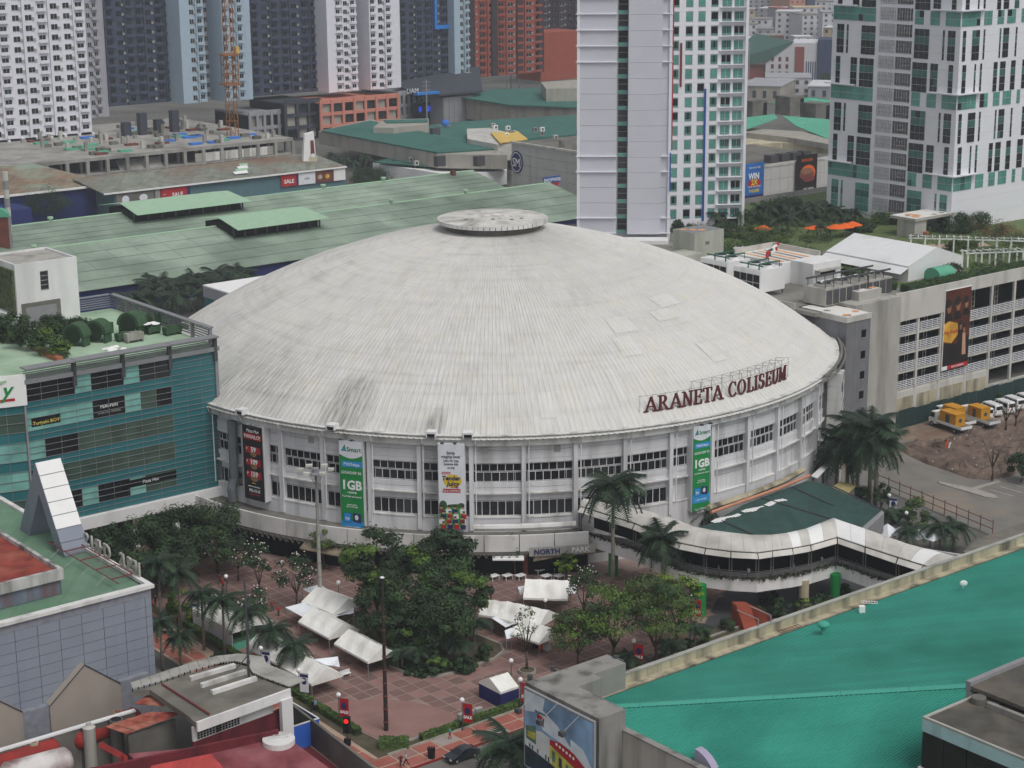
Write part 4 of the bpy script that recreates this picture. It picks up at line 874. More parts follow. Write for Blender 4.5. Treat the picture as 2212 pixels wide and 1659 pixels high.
# upper slope: ribs run along v, from the gutter at v=0 down the picture to the hip; lower slope: ribs along u
def ribstrip(b, p0, p1, q0, q1, h=.07):   # strip p0-p1 (eave) to q0-q1, trapezoid rib in the middle
    L_ = lambda a, c, f: a.lerp(c, f); up = Vector((0, 0, h)); r0 = []; r1 = []
    for f, k in ((0, 0), (.6, 0), (.72, 1), (.88, 1), (1, 0)): r0.append(L_(p0, p1, f)+up*k); r1.append(L_(q0, q1, f)+up*k)
    b.add(r0+r1, [(i, i+1, 6+i, 5+i) for i in range(4)])
LEN = 120.
def slope_sheets(m, name, along_u, n_obj, pitch):
    tot = int(LEN/pitch); per = max(1, tot//n_obj)
    for o_ in range(0, tot, per):
        b = MB(m)
        for i in range(o_, min(tot, o_+per)):
            a, c = i*pitch, (i+1)*pitch
            if along_u:   # rows of v = -a..-c, from u=0 to the hip at u=a
                if c > 100: continue
                p0, p1 = Vector((0, -a, Z16)), Vector((0, -c, Z16)); q0, q1 = Vector((a, -a, Z16+S_*a)), Vector((c, -c, Z16+S_*c))
                ribstrip(b, p1, p0, q1, q0, .13)
            else:         # columns of u = a..c, from v=0 to the hip at v=-u, capped at 55 m
                t0, t1 = min(a, 55.), min(c, 55.)
                p0, p1 = Vector((a, 0, Z16)), Vector((c, 0, Z16)); q0, q1 = Vector((a, -t0, Z16+S_*t0)), Vector((c, -t1, Z16+S_*t1))
                ribstrip(b, p0, p1, q0, q1)
        if b.f: b.obj(name, gr)
slope_sheets('roof_teal', 'roof_sheet', False, 40, .42); slope_sheets('roof_teal2', 'roof_sheet', True, 40, .36)
b = MB('teal_cap'); L0 = 70
for i in range(14):
    a, c = i*L0/14, (i+1)*L0/14-.03; w_ = .55
    b = MB('teal_cap'); P_ = lambda t, s, dzz: Vector((t+s*.707, -t+s*.707, Z16+S_*t+dzz)); b.add([P_(a, -w_, .1), P_(c, -w_, .1), P_(c, 0, .2), P_(a, 0, .2), P_(c, w_, .1), P_(a, w_, .1)], [(0, 1, 2, 3), (3, 2, 4, 5)]); b.obj('hip_cap', gr)
# gutter ledge and mossy parapet
for i in range(30):
    x0 = 1.5+i*4; b = MB('concrete_moss').box(x0, x0+3.97, .35, 1.35, Z16-.6, Z16+.05); b.obj('gutter_ledge', gr)
    MB('concrete_moss').box(x0, x0+3.97, 1.35, 1.75, Z16-1, Z16+1.15).obj('parapet_panel', gr); MB('concrete').box(x0, x0+3.985, 1.27, 1.83, Z16+1.15, Z16+1.3).obj('coping', gr)
MB('black').box(0, 120, .0, .35, Z16-.7, Z16-.12).obj('gutter', gr)
MB('wall_greige').box(.4, 122, -100, 1.3, 0, Z16-.9).obj('walls', gr)
MB('wall_greige').box(-.6, -.02, -60, -6.3, 0, Z16+.75).obj('front_wall', gr); MB('block_grey').box(-.75, .05, -60, -6.3, Z16+.76, Z16+.95).obj('coping', gr)
# roof fittings
p = P(2080, 1270, Z16+1.2); b = MB('white_clean'); b.tube([p, p+Vector((0, 0, .6))], .08, 6); b.ball(p+Vector((0, -.2, .7)), .5, 12, 6, 1, .3, .8); tag(b.obj('satellite_dish'), 'small white dish standing alone on the green roof', 'dish')
for (x, y, lab) in ((1778, 1363, 'round green roof vent with a pale patch of sealant below it'),):
    p = P(x, y, Z16+1); t = MB('teal_cap'); t.cyl(p.x, p.y, p.z-.4, p.z+.35, .3, .3, 10); t.ball(p+Vector((0, 0, .8)), .75, 12, 6, 1, 1, .6); tag(t.obj('roof_vent'), lab, 'vent')
t = MB('white_clean'); p = P(1862, 1314, Z16+.8); t.box(p.x-.35, p.x+.35, p.y-.3, p.y+.3, p.z-.5, p.z+.3); tag(t.obj('vent_box'), 'little white topped vent box near the mossy parapet', 'vent')
def ladder(x0, y0, x1, y1, label, m):
    a, c = P(x0, y0, Z16+.25), P(x1, y1, Z16+.25); d = (c-a).normalized(); n = Vector((-d.y, d.x, 0))*.35; t = MB(m)
    t.bar(a-n, c-n, .06); t.bar(a+n, c+n, .06)
    for i in range(7): q = a.lerp(c, i/6); t.bar(q-n, q+n, .05)
    tag(t.obj('ladder', None), label, 'ladder')
ladder(1683, 1365, 1728, 1351, 'rusty ladder lying on the ledge along the mossy parapet', 'brown_red'); ladder(1860, 1300, 1895, 1302, 'dark and white ladder frame lying at the gutter', 'white')
t = MB('steel')
for x, y in ((1637, 1375), (1664, 1366)): p = P(x, y, Z16); t.bar(p, p+Vector((0, 0, 2.2)), .12)
t.bar(P(1637, 1375, Z16)+Vector((0, 0, 2.2)), P(1637, 1375, Z16)+Vector((-2.4, 1.2, 2.9)), .08); t.bar(P(1664, 1366, Z16)+Vector((0, 0, 2.2)), P(1664, 1366, Z16)+Vector((-2.4, 1.2, 2.9)), .08)
tag(t.obj('davit_posts'), 'pair of grey bent posts on the mossy parapet ledge', 'posts')
# billboard block
bk = thing('billboard_block', 'grey L-shaped concrete block carrying the billboard at the corner of the green roof', 'block', -88.3, -118)
ZB = 19.
MB('block_grey').prism([(0, 0), (11.7, 0), (11.7, -3.1), (7, -3.1), (7, -4.5), (3.6, -4.5), (3.6, -12), (0, -12)], 0, ZB).obj('block', bk)
# billboard panel: city street poster under a blue sky
mat('poster_sky', '#8fb0d2', n=.55, ns=.25); mat('poster_cloud', '#dfe7ee', n=.2, ns=.4); mat('poster_yellow', '#c9bf59', n=.3, ns=.8); mat('poster_dark', '#2d3a45', n=.3, ns=.8); mat('poster_green', '#5f7f62', n=.35, ns=.8); mat('poster_white', '#d5dad6', n=.15, ns=.6)
bd = thing('billboard', 'big street scene billboard with a red roofed building under a blue sky', 'billboard', -88.95, -118.6)
PH = 9.; 
bd.rotation_euler = (0, 0, GA-R(90))      # panel frame: x runs along -v, faces -u
MB('poster_sky').box(0, 11.2, 0, .18, ZB-.4-PH, ZB-.4).obj('panel', bd)
t = MB('steel'); t.box(-.12, 11.32, -.05, .3, ZB-.4, ZB-.2); t.box(-.12, 0, -.05, .3, ZB-.4-PH, ZB-.4); t.box(11.2, 11.32, -.05, .3, ZB-.4-PH, ZB-.4); t.obj('frame', bd)
def pr(pts, m, y, nm='print'): return MB(m).add([(x, y, ZB-.4-z*.74) for x, z in pts], [tuple(range(len(pts)))]).obj(nm, bd)
pr([(0, .0), (3.4, 0), (3.0, 2.4), (0, 3.4)], 'poster_cloud', -.01); pr([(7.6, 4.2), (9.6, 4.8), (11.2, 7.2), (11.2, 8.4), (7.6, 6)], 'poster_cloud', -.01); pr([(2.2, 1.5), (5.5, 3.2), (8, 6), (3, 5)], 'poster_cloud', -.012)
pr([(0, 6.2), (2.8, 5.4), (4.2, 5.7), (4.2, 9.6), (0, 8.8)], 'poster_white', -.014); pr([(.2, 5.6), (1.9, 5.0), (1.9, 7.9), (.2, 7.6)], 'poster_green', -.016); pr([(.5, 6.3), (1.8, 6.1), (1.8, 7.2), (.5, 7.2)], 'poster_yellow', -.018)
pr([(4.2, 6.4), (11.2, 9.6), (11.2, 12), (8.2, 10.9), (4.2, 9.7)], 'poster_yellow', -.014); pr([(4.2, 5.9), (6, 5.6), (8.2, 6.2), (11.2, 8.4), (11.2, 9.5), (4.2, 6.7)], 'red', -.016)
for i in range(6): x = 4.6+i*1.1; pr([(x, 7.4+i*.47), (x+.5, 7.6+i*.47), (x+.5, 9.2+i*.4), (x, 9.0+i*.4)], 'poster_dark' if i % 2 else 'poster_green', -.02)
for i in range(10): x = .3+i*.45; pr([(x, 8.1+.08*i), (x+.22, 8.1+.08*i), (x+.22, 8.7+.1*i), (x, 8.7+.1*i)], rnd.choice(('poster_dark', 'red', 'poster_cloud')), -.02)
pr([(0, 8.7), (4.2, 9.6), (8.4, 10.9), (11.2, 12), (0, 12)], 'poster_dark', -.022)
pr([(2.1, 2.8), (3.3, 3.1), (3.3, 4.5), (2.1, 4.2)], 'red', -.024)
text('NOW', .55, 'txt_white', bd, (2.7, -.04, ZB-.4-4.2*.74)); text('NA THEATRE', .32, 'poster_dark', bd, (2.7, -.04, ZB-.4-2.7*.74)); text('classic is reborn', .8, 'txt_white', bd, (7.4, -.04, ZB-.4-11.9*.74), rot=(0, R(14), 0))
[MB('txt_white').box(5.2+i*.55, 5.5+i*.55, -.04, -.03, ZB-.4-(6.3+i*.16)*.74, ZB-.4-(5.9+i*.16)*.74).obj('print', bd) for i in range(6)]
for x in (1.8, 5.4, 9): t = MB('steel'); t.bar((x, 0, ZB-.3), (x, -2.2, ZB-1.5), .07); t.m('dark_steel').box(x-.35, x+.35, -2.6, -2.1, ZB-1.9, ZB-1.4); t.obj('floodlight', bd)
for x, y in ((1331, 1421), (1195, 1443), (1145, 1463)):
    p = P(x, y, ZB); q = p+VX*-1.3+Vector((0, 0, .1)); t = MB('steel'); t.bar(q, p, .06); t.m('dark_steel').box(p.x-.3, p.x+.3, p.y-.25, p.y+.25, p.z-.3, p.z+.25)
    tag(t.obj('edge_floodlight'), ['floodlight on the billboard block, the one nearest the mossy parapet', 'middle floodlight on the back edge of the billboard block', 'floodlight on the billboard block nearest the booth tent'][[1331, 1195, 1145].index(x)], 'floodlight', 'floodlights behind the billboard block')
t = thing('lilac_fin', 'curved lilac fin standing on the edge wall at the bottom of the photo', 'fin', *Q(1545, 1665, 16)[:2], 13)
n = 10; pts = [(0, 0)]+[(3.6*math.cos(math.pi/2*i/n), 4.6*math.sin(math.pi/2*i/n)) for i in range(n+1)]
t.rotation_euler = (0, 0, GA-R(90)); MB('lilac').add([(x-2.5, y, z+0) for y in (-.45, .45) for x, z in pts], [tuple(range(12)), tuple(range(23, 11, -1))]+[(i, 12+i, 12+(i+1) % 12, (i+1) % 12) for i in range(12)]).obj('fin_slab', t)
# corner building, bottom right
cb = thing('cyan_block', 'pale cyan roof block with a dark louvre band and dirty flat roof', 'building', -71.0, -157.5)
ZC = 24.
MB('pale_cyan').box(0, 30, -40, 0, 10, ZC-5.6).obj('lower_wall', cb); MB('white').box(-.15, 30, -40, .15, ZC-5.6, ZC-5.3).obj('sill', cb)
MB('pale_cyan').box(0, 30, -40, 0, ZC-1.5, ZC-.25).obj('upper_wall', cb); MB('dark_strip').box(.1, 29.9, -39.9, -.1, ZC-5.3, ZC-1.5).obj('recess', cb)
for i in range(14): MB('dark_strip').box(.0, .12, -2.62-i*2.7, -.12-i*2.7, ZC-5.15, ZC-1.6).obj('louvre_panel', cb)
t = MB('roof_tar').box(.3, 29.7, -39.7, -.3, ZC-.35, ZC-.12).obj('roof', cb)
t = MB('concrete'); t.box(0, 30, -.3, 0, ZC-.25, ZC); t.box(0, .3, -40, -.3, ZC-.25, ZC); t.obj('roof_kerb', cb)
t = MB('concrete_dark'); t.cyl(6.9, -1.3, ZC-.1, ZC+.5, .75, .75, 16); t.obj('hatch', cb); MB('concrete_dark').cyl(7.9, -2.2, ZC-.1, ZC+.05, .8, .8, 16).obj('hatch_lid', cb)
MB('block_grey').box(6.5, 7.0, -40, -2.6, ZC-.1, ZC+.45).obj('kerb', cb)
an = thing('rooftop_annex', 'grey beamed annex with glazing behind the dirty flat roof', 'building', -63.2, -156.5)
MB('steel').box(0, 40, -.6, 0, ZC+.1, ZC+1.2).obj('beam', an); MB('glass_dim').box(.1, 40, -.5, -.35, ZC-3.2, ZC+.1).obj('glazing', an); MB('roof_tar').box(0, 40, -20, -.6, ZC+.4, ZC+.8).obj('roof', an)
for i in range(8): MB('concrete').box(i*3.6, i*3.6+.6, -.75, -.1, ZC-3.2, ZC+.12).obj('post', an)
MB('concrete_dark').box(.2, 40, -20, -.6, 12, ZC-3.2).obj('base', an)
# ================================================================== footbridge
mat('bridge_roof', '#cfccc6', n=.1, ns=.5, sheet=(.9, 50, .18, 0), dirt='#a5a099', da=.4, ds=.15)
mat('bridge_white', '#efefef', n=.04, ns=.5, dirt='#cfcfcd', da=.3, ds=.1, streak=True)
mat('creeper', '#3c4334', n=.5, ns=1.2)
HF, HB = 10.2, 10.4
front = [P(x, y, HF) for x, y in ((1253, 1091.6), (1318.7, 1112), (1370.8, 1128.6), (1420, 1150), (1469.5, 1171), (1524, 1182), (1579, 1189), (1637, 1192), (1668.8, 1187.5), (1712, 1182), (1751, 1175), (1808.6, 1158.5), (1868.9, 1179), (1940, 1202), (1995, 1219), (2060, 1240))]
back = [P(x, y, HB) for x, y in ((1266.6, 1082), (1351, 1096), (1400, 1104), (1436.6, 1112), (1497, 1136.8), (1538, 1145), (1579, 1150), (1620, 1155), (1665, 1155), (1696, 1151.6), (1740, 1142), (1800, 1118.8), (1869, 1142), (1962, 1175), (2050, 1198), (2110, 1218))]
fb = thing('footbridge', 'white curved covered footbridge from the coliseum to the green roofed hall', 'footbridge', world=(0, 0, 0))
NS_ = len(front)-1
def lerp_path(pts, t): i = min(int(t), len(pts)-2); return pts[i].lerp(pts[i+1], t-i)
for k in range(NS_*2):
    a0, a1 = k/2+.004, (k+1)/2-.004; vs = []
    for t in (a0, a1):
        f, b = lerp_path(front, t), lerp_path(back, t)
        for j in range(7): s = j/6; vs.append(f.lerp(b, s)+Vector((0, 0, .75*math.sin(math.pi*min(1, s*1.0)))))
        for j in range(7): s = j/6; vs.append(f.lerp(b, s)+Vector((0, 0, .75*math.sin(math.pi*s)-.12)))
    fs = [(j, j+14, j+15, j+1) for j in range(6)]+[(j+7, j+8, j+22, j+21) for j in range(6)]+[(0, 7, 21, 14), (6, 20, 27, 13), (0, 1, 8, 7), (1, 2, 9, 8), (2, 3, 10, 9), (3, 4, 11, 10), (4, 5, 12, 11), (5, 6, 13, 12)]+[(14+a, 21+a, 22+a, 15+a) for a in range(6)]
    MB('white_clean' if k in (18, 20, 22, 23, 27, 29) else 'bridge_roof').add(vs, [f[::-1] for f in fs]).obj('roof_panel', fb)
def off(pts, i):  # outward (towards the camera side) direction at a point
    d = (front[i]-back[i]); d.z = 0; return d.normalized()
for k in range(NS_):   # awning strip below the roof edge
    a, b = front[k].lerp(front[k+1], .02), front[k].lerp(front[k+1], .98); o0, o1 = off(front, k)*.9, off(front, k+1)*.9
    dn = Vector((0, 0, -.25)); d2 = Vector((0, 0, -.75)); q = [a+dn, b+dn, b+o1+d2, a+o0+d2]
    quadprism(MB('bridge_roof'), q[3], q[2], q[1], q[0], .06).obj('awning_panel', fb)
HD = 5.4
fd = [Vector((p.x, p.y, HD)) for p in front]; bd_ = [Vector((p.x, p.y, HD)) for p in back]
def strip(m, name, o_in, o_out, z0, z1, k0=0, k1=NS_, par=fb):
    b = MB(m); vs = []
    for i in range(k0, k1+1):
        d = off(front, i); vs += [Vector((*(front[i]+d*o_in).xy, z0)), Vector((*(front[i]+d*o_out).xy, z0)), Vector((*(front[i]+d*o_out).xy, z1)), Vector((*(front[i]+d*o_in).xy, z1))]
    n = k1-k0; b.add(vs, [(i*4+j, i*4+(j+1) % 4, i*4+4+(j+1) % 4, i*4+4+j) for i in range(n) for j in range(4)]+[(0, 3, 2, 1), (n*4, n*4+1, n*4+2, n*4+3)]); return b.obj(name, par)
strip('bridge_white', 'deck_fascia', -.2, .15, HD-1.3, HD+.5)
b = MB('concrete_dark')
for i in range(NS_): b.add([fd[i]+Vector((0, 0, -.6)), fd[i+1]+Vector((0, 0, -.6)), bd_[i+1]+Vector((0, 0, -.6)), bd_[i]+Vector((0, 0, -.6)), fd[i], fd[i+1], bd_[i+1], bd_[i]], [(3, 2, 1, 0), (4, 5, 6, 7), (2, 3, 7, 6)])
b.obj('deck', fb)
for j in range(5): strip('steel', 'rail', -.05, .0, HD+.75+j*.24, HD+.79+j*.24)
strip('void', 'interior_shade_sheet', -3.4, -3.3, HD+.3, HF-.2)  # near-black sheet that paints the shade inside the covered walkway
for i in range(NS_+1):
    d = off(front, i); t = MB('concrete_dark')
    for s in (-.18, .18):
        q = front[i]-d*.1; tn = Vector((-d.y, d.x, 0))*s; t.bar(Vector((*(q+tn).xy, HD)), Vector((*(q+tn).xy, HF-.1)), .12)
    t.obj('post', fb)
for (x, y), m in (((1737, 1257), 'concrete_moss'), ((1805, 1245), 'green_sign'), ((1515, 1268), 'green_sign'), ((1325, 1185), 'green_sign'), ((1490, 1245), 'concrete')):
    p = P(x, y, HD-1); MB(m).cyl(p.x, p.y, 0, HD-.6, .75, .75, 12).obj('pier', fb)
# creeper trailing along the deck edge (uncountable leaves)
rc = random.Random(3); b = MB('creeper')
for i in range(2600):
    t = rc.uniform(0, NS_-.01); p = lerp_path(front, t); k = int(t); d = off(front, k); z = HD+.75+rc.gauss(0, .14); q = Vector((*(p+d*rc.uniform(-.1, .45)).xy, z)); s = rc.uniform(.12, .28)
    a = Vector((rc.uniform(-1, 1), rc.uniform(-1, 1), rc.uniform(-.4, .4))).normalized()*s; c = Vector((0, 0, -1)).cross(a).normalized()*s*.6+Vector((0, 0, -s*.7)); b.add([q, q+a, q+a+c, q+c], [(0, 1, 2, 3)])
tag(b.obj('creeper'), 'dark creeper trailing along the white deck edge of the footbridge', 'creeper', kind='stuff')
# ================================================================== low dark green roof beside the coliseum
mat('roof_dark_green', '#35524d', n=.15, ns=.4, sheet=(1.1, 8, .3, -GA), dirt='#2d4640', da=.4, ds=.15)
lg = thing('low_green_roof', 'low dark green metal roof tucked between the coliseum and the footbridge', 'building', world=(0, 0, 0))
PT = [(1480, 1150), (1536, 1130), (1607, 1090), (1680, 1062), (1745, 1038), (1782, 1045), (1905, 1103), (1862, 1140), (1795, 1160), (1600, 1185)]
MB('roof_dark_green').prism([P(x, y, 6.6).xy for x, y in PT], 5.8, 6.6).obj('roof', lg)
MB('steel').prism([P(x, y, 6.7).xy for x, y in ((1905, 1103), (1862, 1140), (1800, 1158), (1802, 1164), (1868, 1148), (1910, 1109))], 3.6, 6.75).obj('side_wall', lg)
for a, c in (((1782, 1042), (1905, 1101)), ((1712, 1052), (1800, 1092)), ((1645, 1075), (1860, 1140)), ((1560, 1125), (1640, 1160))): q0, q1 = P(*a, 6.7), P(*c, 6.7); MB('dark_steel').bar(q0, q1, .2).obj('ridge_bar', lg)
t = MB('dark_steel')
for i in range(6): f = i/6+.1; q0 = P(1750+150*f, 1062+48*f, 6.7); t.bar(P(1782+123*f, 1042+59*f, 6.9), P(1772+123*f, 1058+57*f, 6.7), .12)
tag(t.obj('brackets', lg), kind='stuff')
b = MB('white_clean'); rp = random.Random(5)
for i in range(30):
    if i in (11, 12, 21): continue
    f = i/30; q0 = P(1540+155*f, 1128-50*f, 6.72); q1 = P(1540+155*(f+.03), 1128-50*(f+.03), 6.72); n_ = Vector((-(q1-q0).y, (q1-q0).x, 0)).normalized(); w0, w1 = -.5-.3*math.sin(i*.9), .5+.3*math.sin(i*.55)
    b.add([q0+n_*w0, q1+n_*(w0+rp.uniform(-.06, .06)), q1+n_*w1, q0+n_*(w1+rp.uniform(-.06, .06))], [(0, 1, 2, 3)])
tag(b.obj('white_patches', lg), kind='stuff')
mat('pipe_orange', '#c08a70', n=.1)
t = MB('pipe_orange'); t.tube([P(1536, 1107, 7.2), P(1600, 1084, 7.2), P(1680, 1056, 7.2), P(1748, 1027, 7.2)], .28, 8); tag(t.obj('long_pipe'), 'long pale orange pipe along the foot of the coliseum wall', 'pipe')
t = MB('concrete_moss'); t.tube([P(1530, 1098, 7.3), P(1610, 1072, 7.3), P(1690, 1040, 7.3), P(1735, 1015, 7.3)], .5, 6); tag(t.obj('mossy_ledge'), 'mossy ledge behind the orange pipe at the coliseum foot', 'ledge')
t = MB('white'); q = [P(x, y, 6) for x, y in ((1752, 1030), (1765, 1035), (1798, 1000), (1790, 995))]; t.prism([p.xy for p in q], 6, 6.2); tag(t.obj('curved_canopy'), 'small curved white canopy at the right foot of the coliseum', 'canopy')
mat('kiosk_roof', '#b0a274', n=.2, ns=1)
def kiosk(pts, h, label):
    t = thing('yellow_kiosk', label, 'kiosk', world=(0, 0, 0)); q = [P(x, y, h) for x, y in pts]; MB('kiosk_roof').prism([p.xy for p in q], h-.15, h).obj('roof', t); c = sum(q, Vector())/len(q)
    MB('concrete_dark').prism([(p*.9+c*.1).xy for p in q], 0, h-.16).obj('walls', t)
kiosk(((1780, 1064), (1815, 1040), (1850, 1048), (1820, 1076)), 4.2, 'small shed with yellowish tiled roof behind the palm trunks'); kiosk(((1808, 902), (1830, 895), (1862, 912), (1845, 922)), 4.2, 'long yellowish roof between the coliseum and the grey stair tower')
# red curved ramp wall beside the drive
t = thing('red_ramp_wall', 'rust red curved ramp wall by the dark driveway', 'wall', world=(0, 0, 0))
mat('ramp_red', '#a4523f', n=.12, ns=.6, dirt='#86402f', ds=.2)
c3 = lambda x, y: (1030.9+.27414*x, 1204.3+.27414*y); c4 = lambda x, y: (1605.7+.27414*x, 1204.3+.27414*y)
top = [P(*c3(2003, 348), 3.2), P(*c3(2110, 348), 3.2), P(*c4(60, 372), 3.1), P(*c4(140, 410), 2.9), P(*c4(235, 490), 2.4)]
b = MB('ramp_red'); vs = []
for i, p in enumerate(top): q = p+Vector((1.5, -7, 0)) if i == 0 else p+Vector((.6, -4.5, 0)); vs += [p, Vector((p.x+.6, p.y-1, p.z-.2)), Vector((p.x+1.6, p.y-3.5, 0)), Vector((p.x, p.y, 0))]
b.add(vs, [(i*4+j, i*4+4+j, i*4+4+(j+1) % 4, i*4+(j+1) % 4) for i in range(4) for j in range(4)]+[(0, 1, 2, 3), (19, 18, 17, 16)]); b.obj('wall_slab', t)
# ================================================================== parking building with roof garden
mat('grey_tile', '#77787c', n=.12, ns=.5, sheet=(.35, 50, .2, -GA)); mat('deck_grey', '#8b8983', n=.2, ns=.4, dirt='#6a6862', ds=.1)
mat('paint_white', '#e3e1dc', n=.05); mat('paint_orange', '#d9a06d', n=.1); mat('paint_grey', '#85868a', n=.1)
mat('lawn', '#5f7045', n=.2, ns=.6); mat('tent_white', '#e2e3e4', n=.04, ns=.5, dirt='#c3c3c1', da=.35, ds=.08); mat('rail_white', '#dadde3', n=.03)
mat('hotel_white', '#e3e4ea', n=.03, ns=.2); mat('hotel_panel', '#c9c9d3', n=.04, ns=.2); mat('glass_green', '#5b978c', rough=.2, n=.25, ns=.2, spec=.5); mat('glass_green2', '#3d6a63', rough=.2, n=.35, ns=.3, spec=.5); mat('frame_grey', '#b9bfc2', n=.05)
mat('ac_grey', '#b5b3b8', n=.12, ns=1.5); mat('pipe_green', '#2f5d50', n=.1); mat('terracotta', '#a86a4b', n=.2, ns=1)
VP = -36.5; pk = thing('parking_building', 'grey multi-storey car park with white railings and a roof garden', 'car park', 48, VP)
X = lambda u: u-48
def box_(par, name, m, u0, u1, v0, v1, z0, z1): return MB(m).box(X(u0), X(u1), v0-VP, v1-VP, z0, z1).obj(name, par)
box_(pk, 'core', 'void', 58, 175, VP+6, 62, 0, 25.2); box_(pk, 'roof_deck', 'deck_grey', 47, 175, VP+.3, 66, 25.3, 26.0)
box_(pk, 'side_wall', 'concrete', 46.8, 47.3, -31, 66, 0, 27)
FL = [7.3, 11.0, 14.7, 18.4]
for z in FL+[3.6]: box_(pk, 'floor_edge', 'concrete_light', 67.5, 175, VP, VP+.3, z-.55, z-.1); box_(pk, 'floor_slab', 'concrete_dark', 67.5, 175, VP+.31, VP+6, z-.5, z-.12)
for i, u in enumerate((69, 76.2, 83.3, 91.6, 99, 106.4, 113.8, 121, 128, 135)):
    box_(pk, 'column', 'concrete_light', u-.3, u+.3, VP-.15, VP+.3, 0, 25.4)
us = (69, 76.2, 83.3, 91.6, 99, 106.4, 113.8, 121, 128, 135)
for a, b in zip(us, us[1:]):
    for z in FL:
        t = MB('rail_white')
        for k in range(5): t.box(X(a+.32), X(b-.32), -.12, -.04, z+.1+k*.36, z+.23+k*.36)
        for k in range(4): x = X(a+.32)+(b-a-.64)*(k+.5)/4; t.box(x-.05, x+.05, -.03, .03, z-.1, z+1.7)
        t.obj('railing', pk)
    if a >= 91: box_(pk, 'roof_beam', 'concrete_light', a+.002, b-.002, VP-.12, VP+.3, 24.2, 26.7)
    else: box_(pk, 'wall_panel', 'concrete_light', a+.002, b-.002, VP-.3, VP+.3, 21.0, 26.6)
    if a < 92: box_(pk, 'base_panel', 'concrete_light', a+.002, b-.002, VP-.12, VP+.3, 0, 6.75); box_(pk, 'infill_panel', 'concrete_moss', a+.6, b-.6, VP-.2, VP-.13, 1.5, 5.6)
    else: box_(pk, 'base_panel', 'concrete', a+.002, b-.002, VP-.12, VP+.3, 0, 3)
for u in (72, 74.5, 80, 94.5, 102): t = MB('concrete_light'); [t.bar((X(u)+s, 1.5, 6), (X(u)+s, 1.5, 25), .09) for s in (0, .9)]; [t.bar((X(u), 1.5, 6+i), (X(u)+.9, 1.5, 6.5+i), .05) for i in range(19)]; t.obj('lattice_column', pk)
# stair tower and concrete end wall
st = thing('stair_tower', 'dark grey tiled stair tower with small square windows at the car park corner', 'tower', 48.7, -42.3)
MB('grey_tile').box(0, 6.6, 0, 12, 0, 25.0).obj('wall', st); t = MB('concrete_light').box(-.15, 6.75, -.15, 12.1, 25, 26.0); t.obj('cap', st)
MB('paint_white').box(.3, 6.3, .3, 11.6, 26.0, 26.03).obj('painted_roof', st)
def blobs(par, x0, x1, y0, y1, z, n, seed):
    r = random.Random(seed)
    for i in range(n):
        x, y, s = r.uniform(x0, x1), r.uniform(y0, y1), r.uniform(.6, 1.5)
        x = min(max(x, x0+s), x1-s); y = min(max(y, y0+s), y1-s)
        MB(('paint_orange', 'paint_grey')[i % 2]).add([(x+s*(1+.25*math.sin(3*k+i))*.8*math.cos(2*math.pi*k/16), y+s*.8*(1+.2*math.cos(2*k))*math.sin(2*math.pi*k/16), z+.004*i) for k in range(16)], [tuple(range(16))]).obj('painted_spot', par)
blobs(st, .3, 6.3, .3, 11.5, 26.05, 7, 4)
for z in (22.3, 18.3, 14.4, 10.6, 6.9, 3.5): t = MB('void').box(4.2, 5.4, -.05, .1, z-.7, z+.75); t.m('steel').box(4.15, 5.45, -.08, -.02, z-.85, z-.72); t.obj('window', st)
ew = thing('end_wall_block', 'pale concrete end block of the car park next to the dark stair tower', 'building', 55.5, -38.6)
MB('concrete').box(0, 12.8, 0, 8, 0, 26.6).obj('wall', ew); MB('concrete').box(3.4, 9.8, 2.4, 8.6, 26.6, 28.3).obj('lift_block', ew); MB('paint_white').box(3.7, 9.5, 2.7, 8.3, 28.3, 28.33).obj('painted_roof', ew); blobs(ew, 3.7, 9.5, 2.7, 8.3, 28.35, 6, 9)
MB('steel').tube([(3.2, -.1, 24.6), (3.2, -.9, 24.3)], [.5, .45], 10).obj('wall_lamp', ew)
# movie poster (plain warm crowd of figures)
mat('poster_red', '#57291c', n=.6, ns=.25); mat('poster_glow', '#d9a53c', n=.4, ns=.4); mat('poster_black', '#1c1513', n=.3, ns=.5); mat('face', '#966a4f', n=.3, ns=1)
po = thing('film_poster', 'tall dark red film poster with faces hanging on the car park front', 'poster', 83.7, VP-.45)
zt_, zb_ = 25.2, 9.0; MB('poster_red').box(0, 8.0, 0, .15, zb_, zt_).obj('panel', po)
t = MB('white_clean'); t.box(-.1, 0, -.03, .2, zb_, zt_); t.box(-.1, 8.1, -.03, .2, zt_, zt_+.1); t.obj('frame', po)
def pq(pts, m, y): return MB(m).add([(x, y, z) for x, z in pts], [tuple(range(len(pts)))]).obj('print', po)
pq([(0, 9), (8, 9), (8, 15.5), (5, 14), (0, 14.5)], 'poster_black', -.01); pq([(0, 15), (2.5, 14.4), (4.6, 16), (4.2, 18.2), (1.5, 19), (0, 18.5)], 'poster_glow', -.012)
for x, z, r in ((1.2, 21.8, 1.3), (4.0, 22.0, 1.35), (6.6, 22.0, 1.1), (5.2, 17.5, .75), (6.3, 16.8, .7)):
    disc(po, x-.12*r, z+.35, r*.8, r*1.05, 'hair', -.014); disc(po, x+.1*r, z-.1, r*.5, r*.85, 'face', -.018); disc(po, x-.1*r, z+.5, r*.6, r*.45, 'hair', -.019); pq([(x-r, z-r*2.2), (x+r, z-r*2.2), (x+r*.6, z-r), (x-r*.6, z-r)], 'poster_black', -.016)
pq([(4.4, 10.5), (6, 10.5), (6, 16.8), (4.4, 16.8)], 'poster_black', -.017); pq([(6, 11.5), (7.2, 11.5), (6.8, 16), (5.9, 16)], 'skin', -.02)
